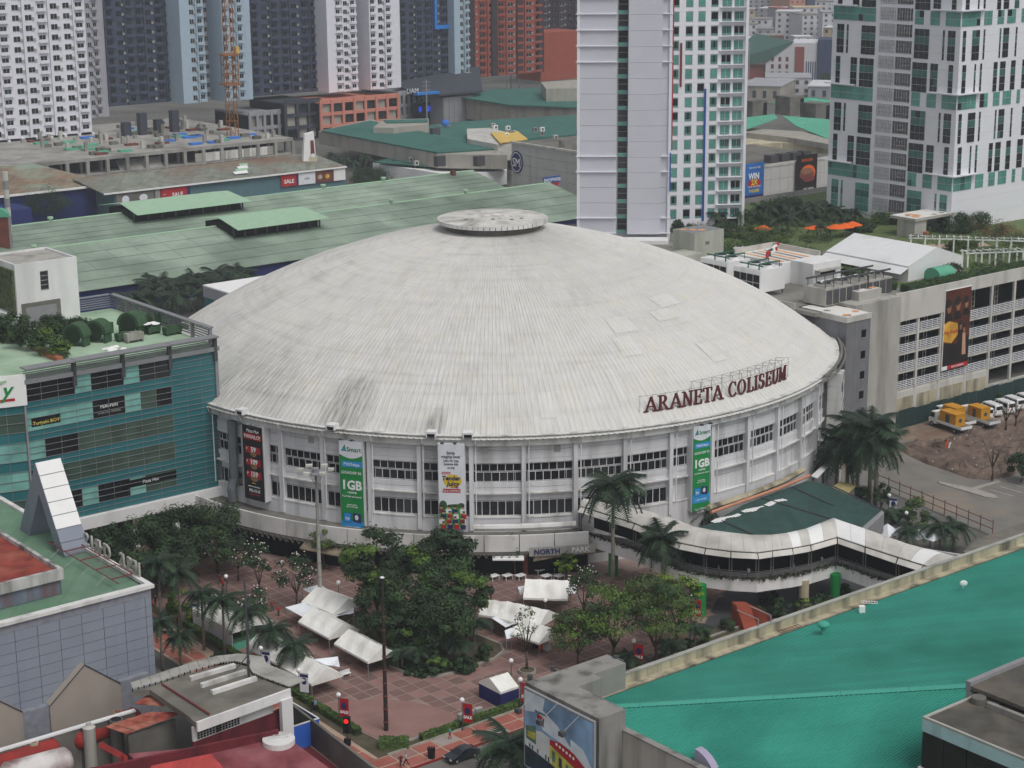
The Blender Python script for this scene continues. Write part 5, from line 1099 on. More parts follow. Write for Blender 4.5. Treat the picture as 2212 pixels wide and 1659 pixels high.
MB('red').quad((1.6, -.02, 9.1), (8, -.02, 9.1), (8, -.02, 9.9), (1.6, -.02, 9.9)).obj('print', po); MB('banner_white').quad((0, -.02, 9.1), (1.6, -.02, 9.1), (1.6, -.02, 9.9), (0, -.02, 9.9)).obj('print', po); text('NOW SHOWING', .5, 'txt_white', po, (4.8, -.03, 9.3))
text('Ang Single', 1.1, 'red', po, (2.1, -.03, 16.4), shear=.3)
# ---------------- plant on the deck
ZD = 26.0
def cooling(name, label, u, v, w_, d, h, z, ncell):
    t = thing(name, label, 'cooling tower', u, v, z, group='white cooling towers on the car park roof')
    MB('white').box(0, w_, 0, d, .9, h).obj('casing', t); s = MB('dark_steel'); [s.box(x-.1, x+.1, y-.1, y+.1, 0, .9) for x in (.3, w_-.3) for y in (.3, d/2, d-.3)]; s.obj('stand', t)
    n = 4
    for i in range(n):
        for j in range(2):
            y0 = .15+i*(d-.3)/n; z0 = 1.2+j*(h-2.0)/2; MB('black').box(-.06, -.01, y0+.08, y0+(d-.3)/n-.08, z0, z0+(h-2.0)/2-.15).obj('louvre_panel', t)
    b = MB('pipe_green')
    for k in range(2):
        y = d*(.3+.4*k); MB('white').cyl(w_*.55, y, h, h+.5, d*.19, d*.17, 16).m('black').cyl(w_*.55, y, h+.5, h+.52, d*.155, d*.155, 16).obj('fan', t)
        b = MB('pipe_green'); b.tube([(.5, y-1.3, h-.2), (.5, y-1.3, h+1.1), (w_*.9, y-1.3, h+1.1), (w_*.9, y-1.3, h-.2)], .16, 6); b.tube([(.6, y-2.2, h+.8), (.6, y+1, h+.8)], .14, 6); b.obj('pipe', t)
    return t
cooling('cooling_tower', 'white cooling tower with black louvres nearest the grey rooftop wall', 48.5, -20.6, 6.8, 7.2, 5.2, ZD+.2, 4); cooling('cooling_tower', 'farther white cooling tower half hidden behind the dome edge', 49.6, -10.6, 6.4, 7.4, 5.2, ZD+.2, 4)
q0 = Q(1605.7+.27414*650, 424.5+.27414*735, 29.5); q1 = Q(1605.7+.27414*470, 424.5+.27414*700, 29.5); q2 = Q(1605.7+.27414*1170, 424.5+.27414*630, 29.5)
t = thing('cooling_rack', 'long grey louvred cooling unit with four fans and dark pipes', 'cooling tower', q0[0], q0[1], ZD); lu = q2[0]-q0[0]; lv = q1[1]-q0[1]
MB('concrete').box(0, lu, 0, lv, .3, 3.5).obj('casing', t)
for i in range(10): MB('dark_steel').box(.2+i*lu/10, (i+1)*lu/10-.05, -.05, -.01, .5, 3.2).obj('louvre_panel', t)
for i in range(4): x = lu*(i+.5)/4; MB('concrete').cyl(x, lv/2, 3.5, 4.1, 1.7, 1.6, 16).m('black').cyl(x, lv/2, 4.1, 4.12, 1.45, 1.45, 16).m('white_clean').cyl(x, lv/2, 4.12, 4.4, .6, .6, 10).obj('fan', t)
b = MB('dark_steel'); b.tube([(0, .6, 4.9), (lu, .6, 4.9)], .2, 6); b.tube([(0, lv-.6, 4.9), (lu, lv-.6, 4.9)], .2, 6)
for i in range(8): x = lu*(i+.2)/8; b.bar((x, .6, 4.9), (x, .6, 3.4), .15); b.bar((x, lv-.6, 4.9), (x, lv-.6, 3.4), .15)
b.bar((lu*.6, .6, 4.9), (lu*.6, -.5, 4.7), .2); b.bar((lu*.6, -.5, 4.7), (lu*.6, -.5, .5), .25); b.obj('pipe', t)
wb_ = thing('plant_room', 'white plant room with orange and grey painted roof behind the cooling towers', 'rooftop block', 61.5, -20, ZD)
MB('white').box(2.5, 10.5, 0, 6, 0, 4.6).obj('wall', wb_); MB('white').box(0, 11, 6, 19, 0, 4.3).obj('wall', wb_); MB('paint_white').box(.3, 10.7, 6.3, 18.7, 4.3, 4.33).obj('painted_roof', wb_)
for i in range(5): MB(('paint_orange', 'paint_grey')[i % 2]).add([(.5+i*1.9, 6.6, 4.35), (1.6+i*1.9, 6.6, 4.35), (2.4+i*1.8, 18, 4.35), (1.6+i*1.8, 18, 4.35)], [(0, 1, 2, 3)]).obj('painted_stripe', wb_)
MB('concrete').box(2.8, 9.2, -1.6, -.02, 3.2, 3.4).obj('canopy', wb_); MB('glass_dark').box(4.6, 8.8, -.06, 0, 2.3, 2.9).obj('window', wb_)
t = MB('concrete_light'); t.box(-.3, 11.2, 18.7, 19.1, 4.3, 5.4); t.box(10.7, 11.1, 6, 18.7, 4.3, 5.4); t.obj('parapet', wb_)
for i in range(6): s = MB('white_dirty').box(0, 1, 0, .45, 0, 1.1); s.m('black').add([(.5+.35*math.cos(2*math.pi*k/12), -.01, .55+.35*math.sin(2*math.pi*k/12)) for k in range(12)], [tuple(range(12))]); tag(s.obj('aircon_unit', None, W(63.4+i*1.35, -22+.0, ZD+.5), GA), ['condenser at the left end of the row below the plant room canopy', 'second condenser from the left below the plant room canopy', 'third condenser from the left below the plant room canopy', 'third condenser from the right below the plant room canopy', 'second condenser from the right below the plant room canopy', 'condenser at the right end of the row below the plant room canopy'][i], 'condenser', 'condensers below the plant room canopy')
for i in range(5): s = MB(('red', 'pipe_green', 'white', 'white', 'red')[i]).tube([W(62.5+i*1.9, -9+i*1.2, 30.4), W(62.9+i*1.9, -8.6+i*1.2, 31.5), W(63.6+i*1.9, -8.6+i*1.2, 31.6)], .3, 8); tag(s.obj('roof_blower'), ['red blower hood on the painted plant room roof', 'green blower on the painted plant room roof', 'white blower nearest the cooling towers on the painted roof', 'white blower in the middle of the painted roof', 'red blower hood at the far end of the painted roof'][i], 'blower')
gb = thing('garden_box', 'plain grey green concrete lift block with orange spots on top', 'rooftop block', 65, 14.3, ZD)
mat('box_grey', '#b7b9ae', n=.06, ns=.4, dirt='#9c9e93', ds=.06, streak=True)
MB('box_grey').box(0, 8.6, 0, 6.7, 0, 6).obj('wall', gb); MB('paint_grey').box(.15, 8.45, .15, 6.55, 6, 6.03).obj('painted_roof', gb)
for i in range(3): MB('paint_orange').cyl(1.4+i*1.3, 4.9-i*1.5, 6.03, 6.05+.004*i, .85, .85, 16).obj('painted_spot', gb)
MB('box_grey').box(-6, -.02, -2.6, 3, 0, 2.2).obj('low_block', gb); MB('concrete_dark').box(3.2, 4.3, -.05, .02, 3.2, 3.9).obj('vent', gb)
# marquee
tz = atu(1605.7+.27414*900, 424.5+.27414*290, 91.4)[1]; te = thing('white_marquee', 'big white gabled marquee tent on the roof garden', 'tent', 82.8, -28.2, ZD); hz_ = tz-ZD
for i in range(4):
    a, b = i*5.45+.02, (i+1)*5.45-.02; quadprism(MB('tent_white'), (0, a, 3), (0, b, 3), (8.6, b, hz_), (8.6, a, hz_), .06).obj('roof_panel', te); quadprism(MB('tent_white'), (8.6, a, hz_), (8.6, b, hz_), (17.2, b, 3), (17.2, a, 3), .06).obj('roof_panel', te)
    MB('tent_white').box(.05, .15, a, b, 0, 2.95).obj('side_wall', te); quadprism(MB('tent_white'), (-2.4, a, 1.7), (-2.4, b, 1.7), (0, b, 2.7), (0, a, 2.7), .05).obj('awning', te)
MB('tent_white').add([(0, .05, 0), (17.2, .05, 0), (17.2, .05, 3), (8.6, .05, hz_), (0, .05, 3)], [(0, 1, 2, 3, 4)]).obj('gable_wall', te); MB('tent_white').add([(0, 21.75, 0), (17.2, 21.75, 0), (17.2, 21.75, 3), (8.6, 21.75, hz_), (0, 21.75, 3)], [(4, 3, 2, 1, 0)]).obj('gable_wall', te)
MB('tent_white').box(17.05, 17.15, .1, 21.7, 0, 2.95).obj('side_wall', te)
# garden lawn, paths, beds on the deck
m = MB('lawn'); m.sheet([(76, -34), (168, -34), (168, 5), (104, 5), (101, -28.5), (82, -29), (78, -20)], ZD+.03); m.sheet([(76, 2), (104, 6), (168, 6), (168, 60), (105, 60), (100, 30), (72, 30), (74, 8)], ZD+.03); tag(m.obj('roof_lawn', None, rz=GA), kind='structure')
m = MB('slab_cream'); m.sheet([(74, 5), (86, 2), (90, 12), (78, 14)], ZD+.06); m.sheet([(108, -6), (126, -16), (128, -12), (110, -1)], ZD+.06); tag(m.obj('garden_path', None, rz=GA), kind='structure')
pvl = thing('garden_pavilion', 'concrete garden pavilion with painted roof at the foot of the right tower', 'pavilion', 120.8, 1.5, ZD)
pt_ = atv(1605.7+.27414*1370, 424.5+.27414*172, 1.5)[1]-ZD
MB('concrete').box(0, 4, 0, 5, 0, pt_-.6).obj('block', pvl); MB('concrete').box(-.4, 13, -.4, 7, pt_-.6, pt_).obj('roof', pvl); MB('paint_white').box(-.2, 12.8, -.2, 6.8, pt_, pt_+.02).obj('painted_roof', pvl); blobs(pvl, 0, 12.5, 0, 6.6, pt_+.04, 6, 13); MB('concrete').box(12, 12.6, .5, 6, 0, pt_-.62).obj('wall', pvl)
MB('terracotta').cyl(2, -1.6, 0, 1.5, .5, .7, 10).obj('urn', pvl)
# orange parasols
def parasol(x, y, lab):
    p = P(x, y, 28.6); t = thing('orange_parasol', lab, 'parasol', world=(p.x, p.y, ZD), group='orange parasols on the roof garden'); n = 8
    MB('orange').add([(0, 0, 3.2)]+[(2.3*math.cos(2*math.pi*i/n), 2.3*math.sin(2*math.pi*i/n), 2.3) for i in range(n)], [(0, i+1, (i+1) % n+1) for i in range(n)]).obj('canopy', t); MB('steel').cyl(0, 0, 0, 3.2, .06, .06, 6).obj('pole', t)
for x, y, l in ((1649, 492, 'orange parasol farthest left, behind the concrete lift block'), (1758, 490, 'orange parasol near the pool steps in the middle of the garden'), (1806, 489, 'wide orange parasol left of the overlapping pair'), (1825, 487, 'orange parasol at the right end of the row'), (1842, 483, 'small orange parasol behind the marquee')): parasol(x, y, l)
# pergolas
for k, (u, v, n, lab) in enumerate(((108, -8, 9, 'far white pergola hung with vines on the roof garden'), (103, -27, 6, 'near white pergola by the lawn edge'), (70, 6, 3, 'small white pergola beside the plant room'))):
    t = thing('white_pergola', lab, 'pergola', u, v, ZD, group='white pergolas on the roof garden'); t.rotation_euler = (0, 0, GA-R(50 if k == 0 else 30))
    for i in range(n): [MB('white_clean').box(i*3-.15, i*3+.15, y-.15, y+.15, 0, 2.8).obj('post', t) for y in (0, 3)]
    for y in (0, 3): MB('white_clean').box(-.5, n*3-2.5, y-.1, y+.1, 2.8, 3.05).obj('beam', t)
    for i in range(n*2): MB('white_clean').box(i*1.5-.06, i*1.5+.06, -.5, 3.5, 3.05, 3.2).obj('rafter', t)
t = thing('green_greenhouse', 'small green netted greenhouse beside the marquee', 'greenhouse', 86, -33.5, ZD); mat('net_green', '#5fa88c', n=.1)
b = MB('net_green'); n = 8; b.add([(x, 2+2*-math.cos(math.pi*i/n), 1.2+1.6*math.sin(math.pi*i/n)) for x in (0, 5) for i in range(n+1)]+[(0, 0, 0), (0, 4, 0), (5, 0, 0), (5, 4, 0)], [(i, i+1, 10+i, 9+i) for i in range(n)]+[(18, 0, 9, 20), (19, 21, 17, 8), tuple([18]+list(range(9))+[19])]); b.obj('net_cover', t)
t.children[0].data.materials[0] = MT['net_green']
# ================================================================== central tower and hotel
FLH = 3.45
a_, b_ = P(1246, 508, 27), P(1444, 508, 27); ang = math.degrees(math.atan2(b_.y-a_.y, b_.x-a_.x)); TW = (b_-a_).length; ZT = 92.
ct = thing('slab_tower', 'tall pale tower with a dark glazed strip in front of the hotel', 'tower', world=(a_.x, a_.y, 0), rot=ang)
fx = lambda px: TW*(px-565)/(1298-565)
nfl = int((ZT-27)/FLH)
for x0, x1, y, m, nm in ((565, 588, -.25, 'hotel_white', 'pilaster'), (1285, 1308, -.25, 'hotel_white', 'pilaster')): MB(m).box(fx(x0), fx(x1), y, 16, 20, ZT).obj(nm, ct)
MB('hotel_panel').box(fx(588), fx(1285), .5, 16, 20, ZT).obj('core', ct)
lp = MB('hotel_panel').box(fx(589), fx(880), -.0, .5, .03, FLH-.03).mesh('wall_panel'); rp_ = MB('hotel_panel').box(fx(966), fx(1230), -1.2, .5, .02, FLH-.02).mesh('wall_panel'); sp_ = MB('hotel_panel').box(fx(1231), fx(1284), .2, .5, .03, FLH-.03).mesh('wall_panel')
gl = []
for m in ('glass_dark', 'glass_dim', 'glass_dark'):
    g = MB('frame_grey').box(fx(884), fx(964), .1, .4, 0, FLH).m('glass_green').box(fx(888), fx(961), .02, .1, .05, .75).m(m).box(fx(888), fx(961), .02, .1, .85, 2.1).box(fx(888), fx(961), .02, .1, 2.2, FLH-.06); gl.append(g.mesh('window'))
lg_ = MB('hotel_white').box(fx(556), fx(882), -.5, 0, 0, .2).mesh('ledge'); ls_ = MB('hotel_white').box(fx(1231), fx(1312), -.4, .4, 0, .22).mesh('ledge')
for i in range(nfl):
    z = 27+i*FLH+.4; inst('wall_panel', lp, ct, (0, 0, z)); inst('wall_panel', rp_, ct, (0, 0, z)); inst('wall_panel', sp_, ct, (0, 0, z)); inst('window', gl[i % 3], ct, (0, 0, z))
    if i in (0, 1, 4, 5, 11, 12, 13, 14, 15): inst('ledge', lg_, ct, (0, 0, z)); inst('ledge', ls_, ct, (0, 0, z))
MB('red').box(fx(1309), fx(1318), -.2, .4, 46, ZT).obj('fin', ct); MB('blue').box(fx(1300), fx(1309), -.5, -.26, 37, 45.5).obj('fin', ct)
MB('white').box(fx(860), fx(1290), -6, -1.3, 24, 26.8).obj('base_block', ct)
# hotel
hr = P(1603, 480, 27); HWD = 17.6; ha = R(8)
ht = thing('hotel', 'white hotel block with green tinted square windows beside the slab tower', 'hotel', world=(hr.x-HWD*math.cos(ha), hr.y-HWD*math.sin(ha), 0), rot=8)
MB('hotel_white').box(-4, HWD, .35, 14, 20, 100).obj('core', ht)
hw = []
def hwin(w_, h, k):
    g = MB('frame_grey').box(0, w_, .1, .3, 0, h); m = ('glass_green', 'glass_green2', 'glass_dark')[k % 3]; g.m(m).box(.12, w_-.12, .02, .1, .45, h-.12); g.m('glass_green').box(.12, w_-.12, .03, .1, .08, .38)
    if k == 1: g.m('glass_dark').box(w_*.4, w_*.62, .0, .02, .45, h-.12)
    if w_ > 2: g.m('frame_grey').box(w_*.5-.05, w_*.5+.05, -.02, .02, 0, h)
    return g.mesh('window')
WT = {(w_, k): hwin(w_, 2.1, k) for w_ in (1.7, 2.3) for k in range(3)}
cols_ = [(1330, 1.7), (1435, 1.7), (1530, 1.7), (1628, 1.7), (1712, 2.3), (1806, 2.3)]; hx_ = lambda px: HWD*(px-1322)/(1905-1322)
FH2 = 3.2
for i in range(int((98-29)/FH2)):
    z = 28.2+i*FH2; xs = -4
    MB('hotel_white').box(-4, HWD, 0, .34, z+2.35, z+2.35+FH2-2.34).obj('wall_band', ht)
    prev = -4
    for j, (px, w_) in enumerate(cols_):
        x = hx_(px); MB('hotel_white').box(prev, x, .0, .34, z, z+2.34).obj('wall_pier', ht); prev = x+w_
        k = rnd.choice((0, 0, 0, 1, 1, 2)); inst('window', WT[(w_, k)], ht, (x, .05, z+.12))
    MB('hotel_white').box(prev, HWD, 0, .34, z, z+2.34).obj('wall_pier', ht)
    MB('hotel_white').box(hx_(1695), hx_(1890), -.9, 0, z-.1, z).obj('sun_ledge', ht)
MB('maroon').box(hx_(1395), hx_(1409), -.3, 0, 58.6, 68.4).obj('fin', ht); MB('blue').box(hx_(1586), hx_(1600), -.3, 0, 27.6, 58).obj('fin', ht); MB('hotel_white').box(HWD-.35, HWD+.3, -.6, 8, 26, 100).obj('edge_wall', ht)
MB('hotel_white').box(-4, HWD, -.02, .33, 26, 28.2).obj('base_wall', ht); MB('glass_dark').box(hx_(1690), hx_(1770), -.06, 0, 26, 28).obj('door', ht); MB('glass_dark').box(hx_(1790), hx_(1870), -.06, 0, 26, 28).obj('door', ht)
# ================================================================== right tower
e_ = lambda x, y: (1605.7+.27414*x, .27414*y)
UT = 133.; vL = atu(1785, 430, UT)[0]; vC = atu(2056, 420, UT)[0]
rt = thing('white_tower', 'white tower with tall dark windows and green bands at the right edge', 'tower', UT, vC); TL = vL-vC
MB('hotel_white').box(.3, 60, .3, TL-.02, 20, 100).obj('core', rt)
zrow = lambda y: atu(*e_(900, y), UT)[1]
zz0 = zrow(1405); PER = (zrow(790)-zrow(1405))
zb0, zb1 = 0., zrow(1300)-zrow(1405); zg2 = zb1+.9; 
vof = lambda px, y: atu(*e_(px, y), UT)[0]-vC
uof = lambda px, y: atv(*e_(px, y), vC)[0]-UT
def grid_window(w_, h, glassA, glassB, split=True):
    nx = max(1, round(w_/1.25)); nz = max(2, round(h/1.5)); g = MB('frame_grey').box(0, w_, .12, .3, 0, h)
    for i in range(nx):
        for j in range(nz):
            x0, x1, z0, z1 = i*w_/nx+.06, (i+1)*w_/nx-.06, j*h/nz+.06, (j+1)*h/nz-.06
            g.m(glassB if (split and j == nz//2 and nz > 3) or (rnd.random() < .05) else glassA).box(x0, x1, .04, .12, z0, z1)
    return g.mesh('window')
BANDL = [(690, 1020), (1325, 1395), (1445, 1520), (1565, 1682)]
G1L = [(715, 770), (790, 805), (905, 1015), (1320, 1435), (1540, 1556), (1580, 1640)]; G2L = [(705, 740), (820, 870), (890, 1000), (1302, 1420), (1443, 1502), (1585, 1622)]
BANDR = [(1692, 1835), (1865, 1928), (1970, 2020), (2045, 2110), (2155, 2180), (2235, 2300)]
G1R = [(1697, 1722), (1770, 1828), (1857, 1870), (1982, 1994), (2010, 2055), (2106, 2119), (2195, 2240)]; G2R = [(1692, 1722), (1786, 1798), (1830, 1845), (1935, 1965), (1985, 2027), (2070, 2105), (2157, 2200), (2260, 2290)]
h1 = (PER-zb1-1.8)/2
for per in range(-1, 5):
    base = zz0+per*PER; lo = per <= 0
    rows = [(base, zb1, BANDL, BANDR, 740, 'glass_green', 'glass_dark'), (base-.9-h1, h1, G1L, G1R, 910, 'glass_dark', 'glass_green2'), (base-1.7-2*h1, h1, G2L, G2R, 1160, 'glass_dark', 'glass_green2')]
    for ri, (z, h, LL, RR, yy, ga, gb_) in enumerate(rows):
        if z+h > 99 or z < 25: continue
        if lo: ga, gb_ = ('glass_green', 'glass_green2')
        for (p0, p1) in LL:
            v1, v0 = vof(p0, yy), vof(p1, yy); inst('window', grid_window(v1-v0, h, ga if per % 2 or ri == 0 else ga, gb_, ri > 0), rt, (-.12, v1, z), -R(90))
        if not (lo and ri > 0):
            for (p0, p1) in RR:
                u0, u1 = uof(p0, yy), uof(p1, yy); inst('window', grid_window(u1-u0, h, ga, gb_, ri > 0), rt, (u0, -.12, z))
    zl = base+zb1+.25
    if zl < 99: MB('hotel_white').box(-1.1, -.02, vof(880, 740), TL+1, zl, zl+.25).obj('ledge', rt); MB('hotel_white').box(-1.1, -.02, -1.1, vof(1470, 740), zl, zl+.25).obj('ledge', rt); MB('hotel_white').box(-.02, uof(1860, 740), -1.1, -.02, zl, zl+.25).obj('ledge', rt)
# louvred service bay: two grilles a storey
v1, v0 = vof(1047, 900), vof(1300, 900); FS = PER/5.
gm_ = MB('ac_grey'); gw = (v1-v0)/2-.15
gm_.box(0, gw, .1, .3, 0, FS-.8)
for i in range(6): gm_.box(i*gw/6, i*gw/6+.1, .0, .1, 0, FS-.8)
for i in range(3): gm_.box(0, gw, .03, .1, i*(FS-.8)/3, i*(FS-.8)/3+.1)
gme = gm_.mesh('grille')
for k in range(40):
    z = zz0-2*PER+.6+k*FS
    if z < 25 or z > 96: continue
    inst('grille', gme, rt, (-.05, v1, z), -R(90)); inst('grille', gme, rt, (-.05, v1-gw-.3, z), -R(90))
# white cladding with joints: one panel course per storey
for k in range(int((100-22)/FS)):
    z = 22+k*FS
    MB('hotel_white').box(.05, .3, -.0, TL, z+.015, z+FS-.015).obj('wall_panel', rt); MB('hotel_white').box(.3, 60, .05, .3, z+.015, z+FS-.015).obj('wall_panel', rt)
# ================================================================== background
mat('hall_green', '#9aac9b', n=.14, ns=.12, sheet=(3.2, 6.2, .16, -GA), dirt='#68786a', da=.72, ds=.045)
mat('hall_trim', '#a2c2a6', n=.06); mat('dark_blue', '#27336b', n=.08); mat('old_tin', '#858a7f', n=.25, ns=.3, sheet=(1.3, 9, .4, -GA), dirt='#7d5a48', da=.4, ds=.04)
mat('rusty_tin', '#8d7a66', n=.25, ns=.3, sheet=(1.5, 9, .5, -GA), dirt='#8fa394', da=.6, ds=.06); mat('shop_teal', '#5a7a82', n=.12)
mat('raw_concrete', '#a3a19c', n=.2, ns=.3, dirt='#74716c', da=.5, ds=.1); mat('tower_white', '#e2e2ea', n=.03); mat('tower_slate', '#454c60', n=.1, ns=.3); mat('tower_blue', '#a9bccb', n=.05); mat('tower_grey', '#a8a8b0', n=.05); mat('tower_orange', '#9c4f3f', n=.08, ns=.3); mat('tower_brown', '#3c2f36', n=.1)
mat('salmon', '#cd8777', n=.05); mat('grey_block', '#9a9ca0', n=.06); mat('slate_block', '#41454f', n=.1); mat('screen', '#20222b', n=.1); mat('beige', '#c9ac7e', n=.08); mat('mall_green', '#3f6f66', n=.12, ns=.2, dirt='#365f58', da=.4, ds=.08); mat('mall_wall', '#a8a49b', n=.1, ns=.3, dirt='#8b877f', da=.4, ds=.06, streak=True); mat('tan_roof', '#d9b866', n=.1); mat('sm_wall', '#c0bebb', n=.05, ns=.3, dirt='#a8a6a3', da=.35, ds=.04, streak=True); mat('crane_orange', '#9c6636', n=.2, ns=.6); mat('bright_blue', '#2d82d6', n=.05); mat('tarp_blue', '#3a78d0', n=.1); mat('far_green', '#5fae93', n=.12); mat('cream_wall', '#c9bfa4', n=.1, ns=.3, dirt='#8d8674', da=.5, ds=.05, streak=True)
# ---------------- twin long market halls
def hall(name, label, u0, u1, vr, zr_, vf, zf, vb, zb_, end):
    t = thing(name, label, 'hall', u0, vr); L_ = u1-u0; nr = 5; nc = 22
    for i in range(nr):
        for j in range(nc):
            f0, f1 = i/nr, (i+1)/nr; x0, x1 = L_*j/nc, L_*(j+1)/nc-.06
            z0 = zr_+(zf-zr_)*f0; z1 = zr_+(zf-zr_)*f1; y0 = (vf-vr)*f0; y1 = (vf-vr)*f1-.35
            MB('hall_green').add([(x0, y0, z0-.02), (x1, y0, z0-.02), (x1, y1, z1+.08), (x0, y1, z1+.08), (x0, y1, z1-.02), (x1, y1, z1-.02)], [(0, 3, 2, 1), (3, 4, 5, 2)]).obj('roof_sheet', t)
    MB('hall_green').quad((0, 0, zr_-.02), (L_, 0, zr_-.02), (L_, vb-vr, zb_), (0, vb-vr, zb_)).obj('back_slope', t)
    MB('hall_trim').tube([(0, 0, zr_+.05), (L_, 0, zr_+.05)], .3, 6).obj('ridge_cap', t)
    for x in end:
        MB('hall_trim').cyl(x, 0, zr_, zr_+.9, .5, .5, 10).cyl(x, 0, zr_+.9, zr_+1.4, .9, .8, 10).obj('roof_ventilator', t)
    MB('dark_blue').box(0, L_, vf-vr+.6, vf-vr+1, 0, zf-.4).obj('front_wall', t); MB('hall_green').add([(L_-.2, 0, zr_-.1), (L_-.2, vf-vr+.6, zf-.1), (L_-.2, vf-vr+.6, 0), (L_-.2, vb-vr, 0), (L_-.2, vb-vr, zb_-.1)], [(4, 3, 2, 1, 0)]).obj('end_wall', t)
    return t
h2 = hall('market_hall', 'near long pale green metal roofed hall just behind the dome', -12, 172, 190, 12, 160, 6, 208, 8.6, (8, 70, 122, 150)); h1_ = hall('market_hall', 'farther pale green metal roofed hall with a raised roof vent', -10, 169.5, 227, 12.2, 209, 8.4, 246, 8, (28, 88, 120, 143))
def monitor(label, x0, x1, y0, y1, h, vr):   # raised ridge ventilator measured by the ends of its ridge
    u0, z0 = atv(x0, y0, vr+2); u1, z1 = atv(x1, y1, vr+2); t = thing('roof_monitor', label, 'roof vent', u0, vr, 0); L_ = u1-u0; zt = (z0+z1)/2
    for i in range(8):
        a, b = L_*i/8, L_*(i+1)/8
        for s in (-1, 1): quadprism(MB('hall_trim'), (a, 0, zt), (b, 0, zt), (b+(1.2 if i == 7 else .05), s*12, zt-1.9), (a-(0 if i else .8), s*12, zt-1.9), .12).obj('roof_sheet', t)
    for i in range(9): MB('dark_steel').box(L_*i/8-.2, L_*i/8+.2, -8.5, -8.1, zt-6, zt-1.6).obj('post', t)
    MB('void').box(.4, L_-.4, -8, 8, zt-6, zt-2.0).obj('opening', t)
monitor('raised vent roof near the left end of the farther green hall', 252, 485, 436, 411, 3, 227); monitor('raised vent roof on the near green hall left of the dome top', 463, 647, 466, 446, 3, 188)
MB('brown_red').box(-.6, .6, -.8, .8, 0, 1.6).obj('x').name = 'tmp'
o = bpy.data.objects['tmp']; o.name = 'roof_box'; p = P(1614-0, 632, 11.5); u, z = atv(900*.60636+.27414*1580, .27414*1410, 225); o.location = W(u, 225, 11.8); o.rotation_euler = (0, 0, GA); tag(o, 'small rusty red box standing on the ridge of the farther green hall', 'roof box')
# white roofed block left of the dome
t = thing('side_lobby', 'low block with white roof and teal glass band left of the dome', 'building', *Q(438, 618, 13)[:2]); MB('grey_block').box(0, 30, -16, 0, 10.5, 13).obj('upper_wall', t); MB('white_clean').box(0, 30, -16, 0, 13, 13.3).obj('roof', t); MB('teal_panel').box(.2, 30, -15.8, -.2, 7, 10.5).obj('glass_band', t); MB('slate_block').box(.4, 30, -15.6, -.4, 0, 7).obj('base', t)
# ---------------- row of shops with rusty roofs and sign boards
def pxbox(name, label, cat, x0, x1, yb, v, z0, z1, d, m, group=None, zref=None):
    u0, _ = atv(x0, yb, v); u1, _ = atv(x1, yb, v); t = thing(name, label, cat, u0, v, 0, 0, group); MB(m).box(0, u1-u0, 0, d, z0, z1).obj('wall', t); return t, u1-u0
sh, L_ = pxbox('shop_row', 'long row of shops with patchy grey tin roof and sign boards', 'building', 247, 748, 440, 284, 0, 8.4, 22, 'shop_teal')
quadprism(MB('old_tin'), (-4, -1, 8.9), (L_, -1, 8.9), (L_, 22, 11.4), (-4, 22, 11.4), .3).obj('roof', sh); MB('white_clean').box(-4, L_, -1.2, -.9, 8.5, 9.0).obj('fascia', sh)
SX = lambda px: atv(px, 415, 283.5)[0]-atv(247, 440, 284)[0]
def board(x0, x1, m, z0=4.2, z1=8.3): return MB(m).box(SX(x0), SX(x1), -.6, -.4, z0, z1).obj('sign_board', sh)
board(250, 332, 'concrete_dark'); board(335, 345, 'mall_wall'); board(347, 409, 'red'); board(608, 645, 'red'); board(646, 682, 'banner_white'); board(684, 721, 'brown_red'); board(722, 747, 'white_clean')
for x in (383, 625): text('SALE', 1.9, 'txt_white', sh, (SX(x), -.65, 5.3), bold=.05); text('up to', .5, 'txt_white', sh, (SX(x-28), -.65, 6.2)) if x < 400 else None
text('HMR', 1.0, 'txt_grey', sh, (SX(664), -.65, 5.8)); disc(sh, SX(692), 6.2, .9, .8, 'cream_wall', -.65); disc(sh, SX(708), 6.2, .9, .8, 'poster_glow', -.65); disc(sh, SX(270), 6.1, 1.3, 1.4, 'banner_white', -.65); disc(sh, SX(309), 6.2, 1.5, 1.2, 'banner_white', -.65); MB('navy').box(SX(404), SX(411), -.62, -.58, 4.4, 8).obj('print', sh); MB('navy').box(SX(641), SX(645), -.62, -.58, 4.4, 8).obj('print', sh)
for k in range(4): quadprism(MB('hall_trim' if k % 2 else 'white_clean'), (SX(520+k*14), 3+k*3, 9.9+k*.35), (SX(550+k*10), 3+k*3, 9.9+k*.35), (SX(556+k*10), 6+k*3, 10.3+k*.35), (SX(526+k*14), 6+k*3, 10.3+k*.35), .1).obj('roof_sheet', sh)
bw, L2 = pxbox('blue_walled_shop', 'shop with deep blue side wall and rust mottled tin roof', 'building', -60, 245, 445, 297, 0, 9.2, 40, 'dark_blue'); quadprism(MB('rusty_tin'), (-2, -1, 9.7), (L2+.3, -1, 9.7), (L2-8, 44, 12.6), (-2, 44, 12.6), .3).obj('roof', bw); MB('white_clean').box(-2, L2+.4, -1.3, -1, 9.2, 9.9).obj('fascia', bw); MB('white_clean').box(L2-.5, L2+.3, -1.1, -.3, 0, 9.2).obj('corner_post', bw)
MB('dark_blue').box(-2, L2*.28, -14, -1.4, 0, 7).obj('front_annex', bw); text('HCI', 1.6, 'txt_white', bw, (atv(8, 440, 283)[0]-atv(-60, 445, 297)[0], -14.1, 4.6))
